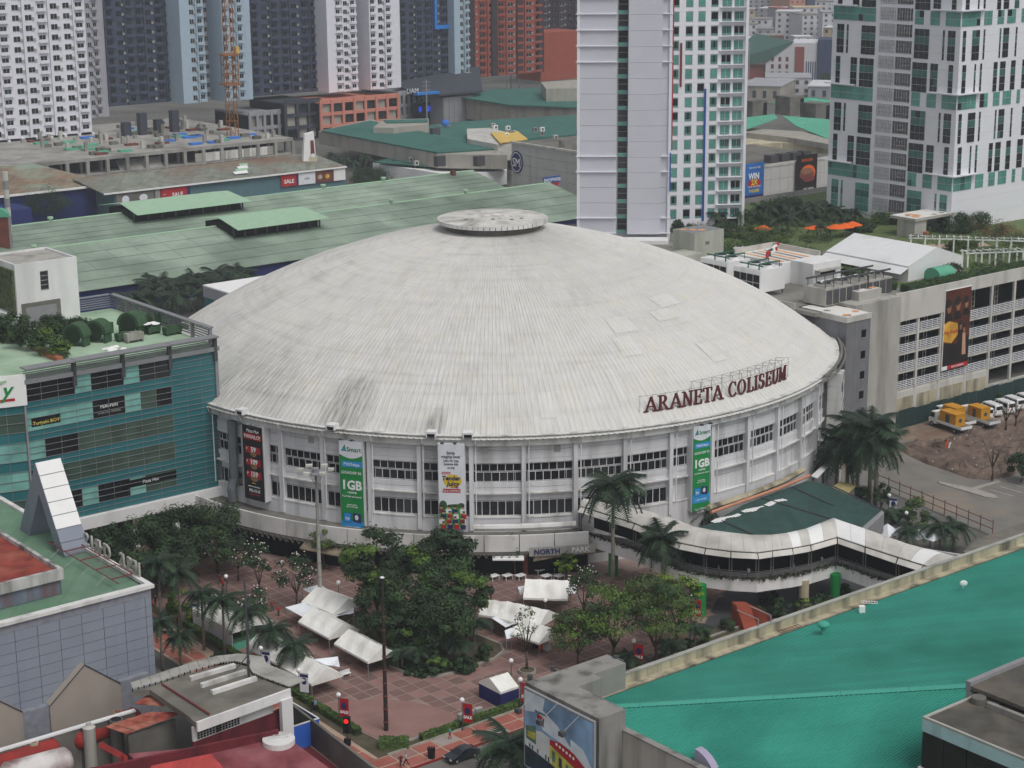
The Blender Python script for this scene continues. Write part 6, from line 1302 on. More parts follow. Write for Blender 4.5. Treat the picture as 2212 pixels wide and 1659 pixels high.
# obelisk sign
p = P(672, 392, 3); ob = thing('obelisk_sign', 'tall white leaning obelisk sign with a red panel and round emblem', 'sign', world=(p.x, p.y, 0), rot=20)
g_ = Vector((p.x, p.y, 0)); zt = hat(680, 290, g_); b = MB('white_clean'); b.add([(-3.4, 0, 0), (2.6, 0, 0), (2.6, 3, 0), (-3.4, 3, 0), (-1.6, .4, zt), (1.7, .4, zt+.8), (1.7, 2.4, zt+.8), (-1.6, 2.4, zt)], [(3, 2, 1, 0), (4, 5, 6, 7), (0, 1, 5, 4), (1, 2, 6, 5), (2, 3, 7, 6), (3, 0, 4, 7)]); b.obj('shaft', ob)
MB('maroon').add([(.2, -.1, 1.2), (2.3, -.1, 1.2), (1.5, .28, zt-2.2), (.3, .28, zt-2.2)], [(0, 1, 2, 3)]).obj('red_panel', ob); disc(ob, 1.1, zt*.56, 1.4, 1.9, 'cream_wall', -.16); disc(ob, 1.0, zt*.62, .8, .7, 'banner_white', -.18)
# ---------------- building under construction
cu, CL = pxbox('construction_site', 'unfinished concrete frame building with open storeys and clutter on its top slab', 'building', -40, 634, 330, 346, 10.4, 11.6, 90, 'raw_concrete')
c0 = atv(-40, 330, 346)[0]
MB('raw_concrete').box(0, CL, 0, 90, 5.2, 5.8).obj('floor_slab', cu); MB('void').box(2, CL-2, 9, 88, 0, 10.4).obj('dark_interior', cu); MB('raw_concrete').box(0, CL, -1, 8, -.02, .3).obj('ground_slab', cu)
for i in range(17): MB('raw_concrete').box(i*CL/16-.6, i*CL/16+.6, -.3, .9, 0, 10.4).obj('column', cu); MB('raw_concrete').box(i*CL/16-.5, i*CL/16+.5, 5, 6, 0, 10.4).obj('column', cu)
for i in range(13): MB('white_dirty' if i % 4 else 'mall_wall').box(CL*.66+i*2.6, CL*.66+i*2.6+2.5, .3, .5, 6.0, 9.2).obj('hoarding_panel', cu)
quadprism(MB('raw_concrete'), (CL*.42, 1.5, 5.6), (CL*.56, 1.5, 5.6), (CL*.56, 5, 9), (CL*.42, 5, 9), .4).obj('ramp', cu)
for i in range(110):
    x, y = rnd.uniform(CL*.3, CL-4), rnd.uniform(4, 76); s = rnd.random(); m = rnd.choice(('raw_concrete', 'raw_concrete', 'concrete_light', 'concrete_dark', 'brown_red', 'tarp_blue', 'far_green', 'concrete_dark'))
    if m in ('tarp_blue', 'far_green', 'brown_red'): MB(m).box(x-2.4, x+2.4, y-1.4, y+1.4, 11.6, 12.3).obj('material_pile', cu)
    elif m == 'concrete_dark': MB(m).box(x-1.5, x+1.5, y-1, y+1, 11.6, 12.8).obj('formwork', cu)
    else: MB(m).box(x-.6, x+.6, y-.6, y+.6, 11.6, 12.8+2.6*s).obj('column_stub', cu)
for i, x in enumerate((682, 700, 715, 748)):
    u = atv(.27414*(700+i*75), .27414*1000, 395)[0]-c0; MB('slate_block').box(CL*.62+i*7, CL*.62+i*7+3, 46, 49, 11.6, 17+i % 2*3).obj('rebar_cage', cu)
# tower crane mast
p = P(503, 292, 12); cr = thing('tower_crane', 'orange lattice tower crane mast on the construction site', 'crane', world=(p.x, p.y, 11.6), rot=30)
wd = 1.6
def lattice(z0, z1, w_, name):
    b = MB('crane_orange'); [b.bar((sx*w_, sy*w_, z0), (sx*w_, sy*w_, z1), .24) for sx in (-1, 1) for sy in (-1, 1)]
    n = max(1, int((z1-z0)/3))
    for i in range(n):
        a, c = z0+(z1-z0)*i/n, z0+(z1-z0)*(i+1)/n
        for (x0, y0), (x1, y1) in (((-1, -1), (1, -1)), ((1, -1), (1, 1)), ((1, 1), (-1, 1)), ((-1, 1), (-1, -1))): b.bar((x0*w_, y0*w_, a), (x1*w_, y1*w_, c), .14); b.bar((x0*w_, y0*w_, c), (x1*w_, y1*w_, c), .14)
    return b.obj(name, cr)
for i in range(5): lattice(i*6, i*6+5.95, 1.7, 'mast_section')
lattice(20, 31, 2.5, 'climbing_frame'); b = MB('crane_orange'); b.box(-3.2, 3.2, -3.2, 3.2, 19.7, 20.2); b.box(-3.2, 3.2, -3.2, 3.2, 31, 31.5); b.obj('platform', cr); MB('tan_roof').box(2.6, 4, -.8, .8, 31.6, 34).obj('cab', cr)
for i in range(6): lattice(30+i*6, 35.9+i*6, 1.5, 'mast_section')
# ---------------- residential towers: storeys of windows with condenser ledges
WM = {}
def tw_mesh(kind, w_, h, m, glass):
    k = (kind, round(w_, 1), round(h, 1), m, glass)
    if k in WM: return WM[k]
    b = MB(glass).box(-w_/2, w_/2, -.04, .02, h*.22, h*.72); b.m('frame_grey' if m != 'tower_slate' else 'tower_slate').box(-.06, .06, -.1, -.04, h*.22, h*.72).box(-w_/2-.08, w_/2+.08, -.1, -.02, h*.17, h*.22)
    if kind == 'b': b.m(m).box(-w_/2-.5, w_/2+.6, -1.1, -.02, 0, .2).box(-w_/2-.5, w_/2+.6, -1.1, -1.0, .2, h*.33); b.m('concrete').box(w_*.1, w_*.5, -.9, -.3, .2, 1.0)
    if kind == 'a': b.m('concrete').box(w_/2+.15, w_/2+1.0, -.5, -.02, h*.25, h*.5)
    WM[k] = b.mesh('window'); return WM[k]
def tower(name, label, x0, x1, yb, v, z0, m, ncol, fh=3.9, ztop=72, d=16, glass='glass_dark', kinds='bab', blank=(), piers=True, dv=0):
    u0 = atv(x0, yb, v)[0]; u1 = atv(x1, yb, v)[0]; L_ = u1-u0; t = thing(name, label, 'tower block', u0, v, 0)
    MB(m).box(0, L_, 0, d, z0, ztop).obj('wall', t); cw_ = L_/ncol
    for c in range(ncol):
        if c in blank: continue
        for f in range(int((ztop-z0)/fh)):
            k = kinds[c % len(kinds)]
            inst('window', tw_mesh(k, cw_*.5, fh, m, glass if rnd.random() < .85 else 'glass_dim'), t, (cw_*(c+.5), -.0, z0+f*fh+.3))
        if piers and c % 2 == 0: MB(m).box(cw_*c-.2, cw_*c+.25, -.9, 0, z0, ztop).obj('pier', t)
    return t, L_
G_ = 'residential towers behind the dome'
def tower_side(t, d, m, nc, z0, ztop, fh):   # windows on the left side face
    for c in range(nc):
        for f in range(int((ztop-z0)/fh)): inst('window', tw_mesh('a', d/nc*.5, fh, m, 'glass_dark'), t, (0, d*(c+.5)/nc, z0+f*fh+.3), -R(90))
tw1, LA = tower('residential_tower', 'white residential tower at the far left with rows of balconies', -46, 200, 292, 408, 12.5, 'tower_white', 9, 3.9, kinds='aab', d=22)
for i in range(9): MB('tower_white').box(LA*i/8-.5, LA*i/8+.5, -1, 0, 8, 12.5).obj('leg', tw1)
MB('slate_block').box(0, LA, 1, 20, 0, 12.4).obj('ground_floor', tw1)
tower('residential_tower', 'narrow grey white wing behind the far left white tower', 196, 236, 240, 440, 14, 'tower_grey', 3, 3.9, kinds='ab', blank=(2,))
tower('residential_tower', 'dark slate tower just right of the far left white tower', 236, 402, 228, 440, 18, 'tower_slate', 8, 3.9, kinds='bab')
tower('residential_tower', 'pale blue slab of the tower left of the crane', 398, 448, 230, 428, 18, 'tower_blue', 3, 3.9, kinds='ba', blank=(0,))
tower('residential_tower', 'grey blue recessed strip of tower behind the crane', 446, 486, 226, 436, 18, 'tower_grey', 3, 3.9, kinds='aa')
tower('residential_tower', 'pale blue slab of the tower right of the crane', 486, 548, 232, 424, 18, 'tower_blue', 4, 3.9, kinds='ba', blank=(3,))
tower('residential_tower', 'wide dark slate tower right of the crane', 545, 714, 222, 434, 18, 'tower_slate', 8, 3.9, kinds='bab')
tower('residential_tower', 'white tower section above the salmon podium, left part', 711, 774, 205, 424, 18, 'tower_white', 4, 3.6, kinds='ab', blank=(0,))
tower('residential_tower', 'grey middle section of the white tower above the salmon podium', 773, 802, 198, 432, 18, 'tower_grey', 3, 3.6, kinds='aa')
tower('residential_tower', 'white tower section above the salmon podium, right part with a blank edge', 800, 867, 200, 422, 18, 'tower_white', 4, 3.6, kinds='ba', blank=(3,))
t3, L3 = tower('residential_tower', 'dark slate tower with a bright blue corner outline', 865, 984, 192, 436, 18, 'tower_slate', 7, 3.6, kinds='bab')
zb3 = atv(960, 62, 435)[1]; MB('bright_blue').box(L3*.6, L3*1.02, -2, -.5, zb3, zb3+1.8).obj('blue_outline', t3); MB('bright_blue').box(L3*.60, L3*.64, -2, -.5, zb3+1.81, 74).obj('blue_outline', t3)
tower('residential_tower', 'narrow pale blue tower edge next to the orange towers', 983, 1014, 166, 430, 20, 'tower_blue', 3, 3.6, kinds='ba', blank=(0,))
to, LO = tower('residential_tower', 'orange red tower with dark vertical recesses', 1012, 1172, 176, 470, 14, 'tower_orange', 8, 3.6, kinds='ab', d=20)
for f in (.0, .3, .64, .93): MB('tower_brown').box(LO*f, LO*f+LO*.075, -1.05, -.1, 14, 72).obj('dark_recess', to)
tower('residential_tower', 'dark brown tower with orange edges behind the slab tower', 1171, 1256, 90, 520, 20, 'tower_brown', 5, 3.6, kinds='ab')
t, L_ = pxbox('orange_block', 'lower plain orange red wall beside the slab tower', 'building', 1168, 1256, 170, 480, 8, 32.5, 20, 'tower_orange')
# podiums of the towers
def podium(name, label, x0, x1, yb, v, z1, m, cols, rows, d=30):
    t, L_ = pxbox(name, label, 'podium', x0, x1, yb, v, 0, .2, d, m); cw_ = L_/cols; rh = (z1-.2)/rows
    MB('void').box(.3, L_-.3, 1.2, d, .2, z1-.6).obj('interior', t); MB(m).box(0, L_, 0, d, z1-.6, z1).obj('roof_slab', t)
    for r_ in range(rows+1): MB(m).box(0, L_, -.1, .9, max(.2, .2+r_*rh-.7), .2+r_*rh+.7).obj('beam', t)
    for c in range(cols+1): MB(m).box(c*cw_-.6, c*cw_+.6, -.35, .5, .2, z1+1).obj('pillar', t)
    for r_ in range(rows):
        for c in range(cols):
            if (r_*7+c*3) % 4 != 0: MB('mall_wall' if (c+r_) % 3 else 'glass_dim').box(c*cw_+.7, (c+1)*cw_-.7, .92, 1.1, .9+r_*rh, r_*rh+rh-.5).obj('grille', t)
    MB(m).box(0, L_, .2, .5, z1+.02, z1+1.4).obj('railing_wall', t); return t, L_
podium('podium_block', 'salmon pink car park podium at the foot of the white tower', 694, 861, 262, 412, 15.5, 'salmon', 7, 3); podium('podium_block', 'grey podium with rows of square openings right of the salmon one', 862, 958, 240, 418, 15.5, 'grey_block', 9, 3)
podium('podium_block', 'dark slate entrance block left of the salmon podium', 618, 693, 268, 416, 16, 'slate_block', 3, 3); podium('podium_block', 'grey lower floors of the wide dark tower', 540, 618, 258, 420, 12, 'grey_block', 5, 2)
t, L_ = pxbox('tan_podium', 'beige podium with grey roof beside the far left white tower', 'building', 200, 345, 262, 418, 0, 9, 30, 'beige'); MB('grey_block').box(-1, L_, -1, 20, 9, 10.5).obj('roof', t)
for i in range(8): MB('beige').box(i*L_/8, i*L_/8+1, -.5, 0, 0, 9).obj('pilaster', t); MB('void').box(i*L_/8+2, i*L_/8+4.5, -.05, .05, 1, 3.5).obj('window', t)
t = thing('video_screen', 'dark outdoor video screen with blue lights on the grey podium', 'screen', atv(890, 240, 414)[0], 414); L_ = atv(940, 240, 414)[0]-atv(890, 240, 414)[0]; MB('screen').box(0, L_, 0, .5, 3, 11.5).obj('panel', t); mat('screen_blue', '#2348e0', n=0, em=.8)
for f in (.35, .72): disc(t, L_*f, 8.5, .9, 1.4, 'screen_blue', -.05)
t, L_ = pxbox('stadium_wing', 'grey unfinished theatre block with scaffolding and a slanted roof', 'building', 958, 1022, 245, 404, 0, 14, 26, 'grey_block'); quadprism(MB('slate_block'), (-14, -2, 16), (L_+4, -2, 16), (L_+30, 34, 23), (-6, 30, 19), .8).obj('slanted_roof', t); b = MB('steel'); [b.bar((i*L_/6, -.8, 0), (i*L_/6, -.8, 13), .15) for i in range(7)]; [b.bar((0, -.8, 1+i*2.4), (L_, -.8, 1+i*2.4), .12) for i in range(6)]; b.obj('scaffold', t); MB('bright_blue').box(-16, -4, -3, 0, 16.4, 17.4).obj('blue_tarp', t); text('LIAM', 3, 'tower_white', t, (-18, -2, 17.5))
# ---------------- mall with dark green roofs
mg = thing('green_roof_mall', 'sprawling mall with stepped dark green roofs', 'mall', world=(0, 0, 0))
def slab(pts, h, th, m, name, par=mg): return MB(m).prism([P(x, y, h).xy for x, y in pts], h-th, h).obj(name, par)
slab([(688, 283), (800, 258), (1085, 322), (1096, 335), (945, 333)], 12.2, 5, 'mall_wall', 'wall'); slab([(694, 282), (800, 260), (1080, 320), (944, 329)], 12.8, .5, 'mall_green', 'roof')
slab([(805, 352), (1000, 300), (1095, 330), (1095, 368), (975, 378)], 6, 5, 'white_clean', 'lower_wall'); slab([(808, 350), (1000, 302), (1092, 332), (1092, 356), (975, 362)], 7.2, .4, 'mall_green', 'lower_roof')
slab([(810, 275), (835, 258), (920, 256), (925, 270), (1000, 262), (1245, 248), (1245, 290), (1110, 302), (1000, 312)], 12, 6, 'mall_green', 'roof'); slab([(806, 275), (828, 258), (926, 256), (926, 268), (850, 276)], 15, 3.5, 'mall_wall', 'raised_block'); slab([(828, 259), (924, 257), (924, 263), (835, 265)], 15.4, .4, 'mall_green', 'raised_roof')
slab([(982, 208), (1060, 193), (1262, 186), (1262, 232), (1100, 226)], 13.5, .6, 'mall_green', 'big_roof'); slab([(982, 209), (1100, 228), (1262, 235), (1262, 240), (1262, 215), (1050, 200)], 12.8, 9, 'mall_wall', 'big_wall'); slab([(1168, 177), (1250, 172), (1262, 190), (1180, 192)], 19, 6, 'mall_wall', 'upper_wall')
slab([(1008, 278), (1058, 276), (1120, 292), (1130, 308), (1075, 312), (1010, 300)], 14.5, 6, 'concrete_light', 'plant_room'); slab([(1060, 286), (1118, 283), (1140, 300), (1080, 308)], 15.3, .4, 'tan_roof', 'tan_roof'); slab([(1045, 286), (1066, 283), (1072, 300), (1042, 300)], 13, 3, 'hall_trim', 'green_wall')
rr_ = random.Random(11)
for k in range(24):
    x, y = (rr_.uniform(880, 1090), rr_.uniform(338, 360)) if k < 14 else (rr_.uniform(1010, 1200), rr_.uniform(272, 300)); h = 8 if k < 14 else 14.5; p = P(x, y, h); t = MB(('concrete_light', 'steel', 'white_clean')[k % 3]).box(-.9, .9, -.5, .5, -.2, 1.4); t.m('black').box(-.4, .4, -.53, -.5, .2, 1.1); t.obj('aircon_unit', mg, p, GA)
for x, y in ((940, 290), (1100, 318), (950, 352), (1035, 352)): p = P(x, y, 12.6); MB('dark_steel').box(-1.8, 1.8, -1, 1, -1, 2.4).obj('chiller', mg, p, GA); 
t = thing('blue_roof_unit', 'blue roof fan units on the dark green mall roof', 'roof unit', world=P(962, 273, 12.2)); MB('tarp_blue').ball((0, 0, 1.1), 1.7, 8, 5).obj('hood', t); MB('steel').box(-2.4, 2.4, -1.2, 1.2, 0, .5).obj('base', t)
# SM block with round emblem
smb = thing('emblem_store', 'pale grey panelled store block with a round dark blue SM emblem', 'building', 197, 241, 0); LS = 60.
MB('sm_wall').box(.4, 40, -LS, -.02, 0, 17.5).obj('core', smb)
for i in range(12):
    for j in range(5): MB('sm_wall').box(0, .38, -(i+1)*5+.04, -i*5-.04, j*3.5+.04, (j+1)*3.5-.04).obj('wall_panel', smb)
MB('concrete_light').box(-.3, .6, -LS, .2, 17.5, 18.3).obj('parapet', smb); MB('concrete_dark').box(.6, 40, -LS, -.02, 17.5, 17.7).obj('roof', smb)
v_, z_ = atu(1116, 350, 196.8); em = bpy.data.objects.new('emblem', None); COL.objects.link(em); em.parent = smb; em.location = (-.35, v_-241, z_); em.rotation_euler = (0, 0, -R(90))
b = MB('navy'); n = 28; b.add([(3.3*math.cos(2*math.pi*i/n), y, 3.9*math.sin(2*math.pi*i/n)) for y in (0, .35) for i in range(n)], [tuple(range(n-1, -1, -1))[::-1], tuple(range(2*n-1, n-1, -1))]+[(i, n+i, n+(i+1) % n, (i+1) % n) for i in range(n)]); b.obj('disc', em); text('SM', 4.3, 'txt_white', em, (0, -.06, -1.6), sx=.8, ext=.03)
b = MB('txt_white'); b.add([(r_*2.9/3*math.cos(2*math.pi*i/n), -.05, r_*3.45/3*math.sin(2*math.pi*i/n)) for r_ in (3, 2.75) for i in range(n)], [(i, (i+1) % n, n+(i+1) % n, n+i) for i in range(n)]); b.obj('ring', em)
for k in range(4): MB('concrete_dark').cyl(6+k*4, -20-k*5, 17.6, 20+k % 2, 1, 1, 10).obj('roof_fan', smb)
sw = thing('shopwise_sign', 'blue and red SHOPWISE sign on a pole by the green hall', 'sign', atv(1193, 388, 200)[0], 200); z_ = atv(1193, 388, 200)[1]; MB('blue').box(-3.6, 3.6, 0, .5, z_-1, z_+1).obj('board', sw); text('SHOPWISE', 1.5, 'txt_white', sw, (0, -.05, z_-.5), bold=.03); MB('red').add([(-3.2, 0, z_-1.1), (3, 0, z_-1.1), (2, 0, z_-3), (-1, 0, z_-3), (-3.2, .5, z_-1.1), (3, .5, z_-1.1), (2, .5, z_-3), (-1, .5, z_-3)], [(3, 2, 1, 0), (4, 5, 6, 7), (0, 1, 5, 4), (1, 2, 6, 5), (2, 3, 7, 6), (3, 0, 4, 7)]).obj('lower_board', sw); MB('steel').cyl(0, .3, 0, z_-3, .3, .3, 8).obj('pole', sw)
# grey block with two advertising posters, right of the hotel
ab = thing('poster_block', 'long grey panelled block carrying two tall advertising posters', 'building', 206, 130); 
for i in range(9):
    for j in range(5): MB('sm_wall').box(i*4+.04, i*4+3.96, 0, .3, j*4+.04, j*4+3.96).obj('wall_panel', ab)
MB('concrete_dark').box(0, 36, .3, 40, 0, 20.2).obj('core', ab); MB('concrete_light').box(0, 36, -.2, .4, 20, 20.8).obj('parapet', ab)
for k in range(4): MB('dark_steel').box(8+k*5, 11.5+k*5, 4, 7, 20.2, 22.5).obj('roof_unit', ab)
def poster(name, label, pts, m, v):
    (x0, y0), (x1, y1) = pts; u0, z1 = atv(x0, y0, v); u1, _ = atv(x1, y0, v); z0 = atv(x0, y1, v)[1]; t = thing(name, label, 'poster', u0, v, z0); MB(m).box(0, u1-u0, 0, .2, 0, z1-z0).obj('panel', t); return t, u1-u0, z1-z0
mat('poster_blue', '#2f6fb8', n=.3, ns=.15)
t, w_, h = poster('prize_poster', 'tall blue WIN 2X poster right of the hotel', ((1609, 355), (1651, 445)), 'poster_blue', 129)
text('THE SM STORE', .75, 'txt_white', t, (w_*.5, -.05, h*.87)); text('WIN', 2.6, 'txt_white', t, (w_*.48, -.05, h*.62), bold=.07, sx=.85); disc(t, w_*.5, h*.52, w_*.34, h*.1, 'red', -.03); text('2X', 2.2, 'txt_yellow', t, (w_*.5, -.06, h*.48), bold=.07); text('YOUR PURCHASE', .7, 'txt_white', t, (w_*.5, -.05, h*.42)); text('P10,000', 1.35, 'txt_yellow', t, (w_*.5, -.05, h*.3), bold=.03); MB('navy').box(.02, w_-.02, -.02, 0, .05, h*.24).obj('print', t); text('BDO  GCash', .7, 'txt_white', t, (w_*.5, -.05, h*.06))
t, w_, h = poster('burger_poster', 'tall dark burger poster left of the white tower', ((1722, 337), (1766, 425)), 'poster_black', 129)
disc(t, w_*.55, h*.55, w_*.36, h*.2, 'orange', -.03); disc(t, w_*.5, h*.52, w_*.36, h*.13, 'brown_red', -.035); disc(t, w_*.48, h*.6, w_*.3, h*.08, 'face', -.04); disc(t, w_*.6, h*.4, w_*.3, h*.07, 'maroon', -.04); text('BURGERS', 1.2, 'orange', t, (w_*.5, -.05, h*.84)); text('555-9000', 1.2, 'txt_white', t, (w_*.6, -.05, h*.12)); MB('banner_white').box(0, w_, -.03, 0, 0, h*.05).obj('print', t)
# teal roofed market behind
tm = thing('teal_roof_market', 'old market with bright teal pitched roofs and stained cream walls', 'building', world=(0, 0, 0))
slab([(1608, 312), (1690, 308), (1795, 318), (1795, 300), (1700, 288), (1608, 292)], 13, 10, 'cream_wall', 'wall', tm); slab([(1608, 286), (1700, 296), (1795, 312), (1795, 288), (1608, 276)], 15, 2, 'mall_wall', 'upper_wall', tm)
quadprism(MB('far_green'), P(1608, 280, 16), P(1680, 255, 18.5), P(1673, 246, 18.5), P(1608, 254, 17), .3).obj('roof', tm); quadprism(MB('far_green'), P(1720, 272, 16.2), P(1795, 302, 15), P(1795, 258, 18), P(1690, 250, 18.5), .3).obj('roof', tm); quadprism(MB('far_green'), P(1665, 222, 16), P(1795, 240, 16), P(1795, 215, 19), P(1745, 209, 19.5), .3).obj('roof', tm)
for x, y in ((1625, 246), (1705, 236), (1760, 252)): p = P(x, y, 16.5); t = MB('concrete_dark').box(-4, 4, -4, 4, -2, 5.5); t.m('void').box(2, 4.05, -4.05, 3, -1, 4.5); t.obj('cooling_box', tm, p, GA)
for i in range(7): u, z = atv(1615+i*27, 318, 235); p = P(1615+i*27, 318, 8); MB('brown_red').box(-.9, .9, -.3, .3, -2, 1.2).obj('window', tm, p-VX*.6, GA)
# ---------------- far city (each building its own thing), top right gap
mat('city_white', '#cfd0d4', n=.08, ns=.1); mat('city_grey', '#a4a5aa', n=.1, ns=.1); mat('city_tan', '#bfae93', n=.1, ns=.1); mat('city_roof', '#8f8a86', n=.15, ns=.1); mat('city_red', '#93584f', n=.15, ns=.1); mat('city_navy', '#3f4a66', n=.1); mat('city_pink', '#c08a72', n=.1); mat('city_green', '#4b6a62', n=.1, ns=.1); mat('city_glass', '#4a5058', n=.1)
def cityb(x, y, wpx, dm, h, m, mr, lab_, floors=3, rot=0, name='city_house', cat='house', group='houses of the far city'):
    p = P(x, y, 0); sc = (p-CAMP).dot(FW)/FPX; w_ = wpx*sc; t = thing(name, lab_, cat, world=p, rot=rot, group=group)
    MB(m).box(-w_/2, w_/2, 0, dm, 0, h).obj('wall', t); MB(mr).box(-w_/2-.4, w_/2+.4, -.4, dm+.4, h, h+.5).obj('roof', t)
    nf = max(1, floors); fh_ = h/nf; nc = max(2, int(w_/4.5)); wm = MB('city_glass').box(-.9, .9, -.12, .05, 0, fh_*.45).mesh('window')
    for f in range(nf):
        for c in range(nc): inst('window', wm, t, (-w_/2+w_*(c+.5)/nc, 0, f*fh_+fh_*.3))
    return t
rc = random.Random(21); cl = ['pale', 'grey', 'tan', 'white', 'pinkish']; 
spec = [(1640, 68, 40, 20, 9, 'city_white', 'city_roof'), (1690, 62, 26, 22, 15, 'city_grey', 'city_red'), (1638, 118, 46, 16, 10, 'city_pink', 'city_white'), (1668, 100, 50, 18, 7, 'city_red', 'city_roof'), (1700, 88, 52, 20, 20, 'city_white', 'city_white'), (1724, 84, 24, 14, 16, 'city_tan', 'city_roof'), (1752, 92, 44, 20, 19, 'city_white', 'city_roof'), (1790, 98, 30, 18, 22, 'city_white', 'city_grey'), (1745, 50, 60, 22, 12, 'city_white', 'city_tan'), (1785, 44, 50, 22, 15, 'city_white', 'city_roof'), (1660, 40, 46, 26, 8, 'city_grey', 'city_white'), (1715, 48, 44, 26, 8, 'city_green', 'city_green'), (1735, 106, 40, 12, 8, 'city_white', 'city_white'), (1790, 150, 30, 16, 24, 'city_tan', 'city_white'), (1690, 118, 40, 12, 7, 'city_tan', 'city_grey'), (1650, 95, 34, 14, 10, 'city_grey', 'city_roof'), (1640, 26, 50, 30, 14, 'city_grey', 'city_red'), (1690, 26, 34, 30, 22, 'city_tan', 'city_white'), (1722, 30, 40, 30, 16, 'city_pink', 'city_roof'), (1765, 26, 46, 34, 20, 'city_navy', 'city_grey'), (1800, 24, 40, 34, 14, 'city_tan', 'city_roof'), (1660, 8, 60, 40, 18, 'city_white', 'city_roof'), (1720, 8, 50, 40, 20, 'city_grey', 'city_grey'), (1780, 8, 60, 40, 24, 'city_white', 'city_navy'), (1620, 90, 30, 16, 12, 'city_white', 'city_roof'), (1770, 72, 30, 16, 12, 'city_grey', 'city_white'), (1712, 66, 24, 16, 10, 'city_navy', 'city_roof'), (1610, 48, 40, 22, 10, 'city_tan', 'city_grey'), (1610, 130, 50, 14, 5, 'city_grey', 'city_roof')]
CN = dict(city_white='white', city_grey='grey', city_tan='tan', city_pink='pinkish', city_red='dull red', city_green='greenish', city_navy='dark blue', city_roof='brownish')
NEAR = ['beside the hotel edge', 'mid gap', 'near the white tower']
for i, (x, y, wp, dm, h, m, mr) in enumerate(spec):
    nb_ = NEAR[0 if x < 1665 else 1 if x < 1735 else 2]; row = 'top' if y < 35 else 'second' if y < 75 else 'third' if y < 112 else 'lowest'
    cityb(x, y, wp, dm, h, m, mr, f'{CN[m]} {"low" if h < 9 else "mid-height" if h < 16 else "tall"} far house, {CN[mr]} roof, {row} row {nb_}', max(1, round(h/4)), rc.uniform(-25, 25))
ch = thing('modern_church', 'long hall with dark green roof and white checkered gable wall in the far city', 'church', world=P(1700, 176, 0), rot=-12); sc = 1000/4000.
MB('city_white').add([(-12, 0, 0), (16, 0, 0), (16, 0, 21), (2, 0, 21), (-12, 0, 11), (-12, 30, 0), (16, 30, 0), (16, 30, 21), (2, 30, 21), (-12, 30, 11)], [(0, 1, 2, 3, 4), (9, 8, 7, 6, 5), (1, 6, 7, 2), (2, 7, 8, 3), (0, 4, 9, 5)]).obj('gable_wall', ch)
quadprism(MB('city_green'), (-40, 2, 8), (-12, -.5, 10.5), (3, -.5, 22), (-20, 30, 24), .5).obj('roof', ch); MB('city_red').box(-40, -12, 2, 30, 0, 7.5).obj('side_wall', ch); MB('city_navy').box(16.2, 24, -1, 20, 0, 23).obj('glass_end', ch); MB('city_red').box(4, 9, -.4, 0, 0, 19).obj('entrance', ch)
for k in range(9): MB('brown_red').box(-9+k % 3*4, -7.5+k % 3*4, -.1, .02, 3+k//3*4, 5.4+k//3*4).obj('window', ch)
for k in range(5): MB('city_navy').box(10+k*1.2, 10.6+k*1.2, -.1, .02, 1, 11).obj('window', ch)
t = cityb(1702, 205, 96, 26, 8.5, 'city_white', 'city_grey', 'long white two storey building below the modern church', 2, -8, 'white_office', 'office', None); t = cityb(1628, 196, 60, 14, 4, 'city_red', 'city_tan', 'low red walled building with a cream roof left of the white office', 1, -10, 'low_store', 'store', None); t = cityb(1640, 222, 90, 40, 8, 'mall_wall', 'city_grey', 'wide grey flat roofed warehouse between hotel and teal roofs', 1, -20, 'grey_warehouse', 'warehouse', None)
cityb(1780, 218, 70, 30, 7, 'city_grey', 'city_white', 'pale flat roofed warehouse left of the white tower', 1, -15, 'pale_warehouse', 'warehouse', None)
# power poles
for i, (x, y, yt) in enumerate(((923, 300*1, 172), (1104, 185, 105), (1122, 180, 107), (1094, 178, 75), (1012, 180, 112), (1617, 180, 90))):
    p = P(x, y, 3 if i else 6); z = hat(x, yt, p); t = MB('steel'); t.cyl(0, 0, 0, z, .35, .25, 8); [t.box(-1.8, 1.8, -.1, .1, z-1-k*1.6, z-.8-k*1.6) for k in range(3)]
    tag(t.obj('power_pole', None, (p.x, p.y, 0), rnd.uniform(0, 1)), ['power pole in front of the dark green mall roofs', 'thick power pole with crossarms before the orange tower, middle one', 'power pole before the orange tower, rightmost', 'power pole before the orange tower, the tallest', 'thin power pole left of the orange tower', 'power pole at the right edge of the hotel'][i], 'pole', 'power poles before the orange towers')
# striped mast at the far left
p = Vector(W(-2, 175, 0)); x0 = 22
q = P(25, 560, 5); z = hat(22, 370, q); t = thing('striped_mast', 'tall grey banded mast at the left edge behind the penthouse', 'mast', world=(q.x, q.y, 0)); 
for i in range(12): MB('concrete_light' if i % 2 else 'steel').cyl(0, 0, i*z/12, (i+1)*z/12-.05, .8, .78, 10).obj('mast_section', t)
t = thing('left_arch_sign', 'green topped arched sign at the left edge of the picture', 'sign', world=P(6, 560, 6)); z = hat(6, 452, P(6, 560, 6))-6; n = 8
MB('far_green').add([(2.6*math.cos(math.pi*i/n), y, z-2+2.4*math.sin(math.pi*i/n)) for y in (-1, 1) for i in range(n+1)], [(i, i+1, 10+i, 9+i) for i in range(n)]+[tuple(range(n, -1, -1)), tuple(range(9, 18))]).obj('arch_top', t); MB('brown_red').box(-2.4, 2.4, -.6, .6, -6, z-2.1).obj('panel', t); MB('steel').box(2.45, 2.8, -.6, .6, -6, z-2).obj('post', t)
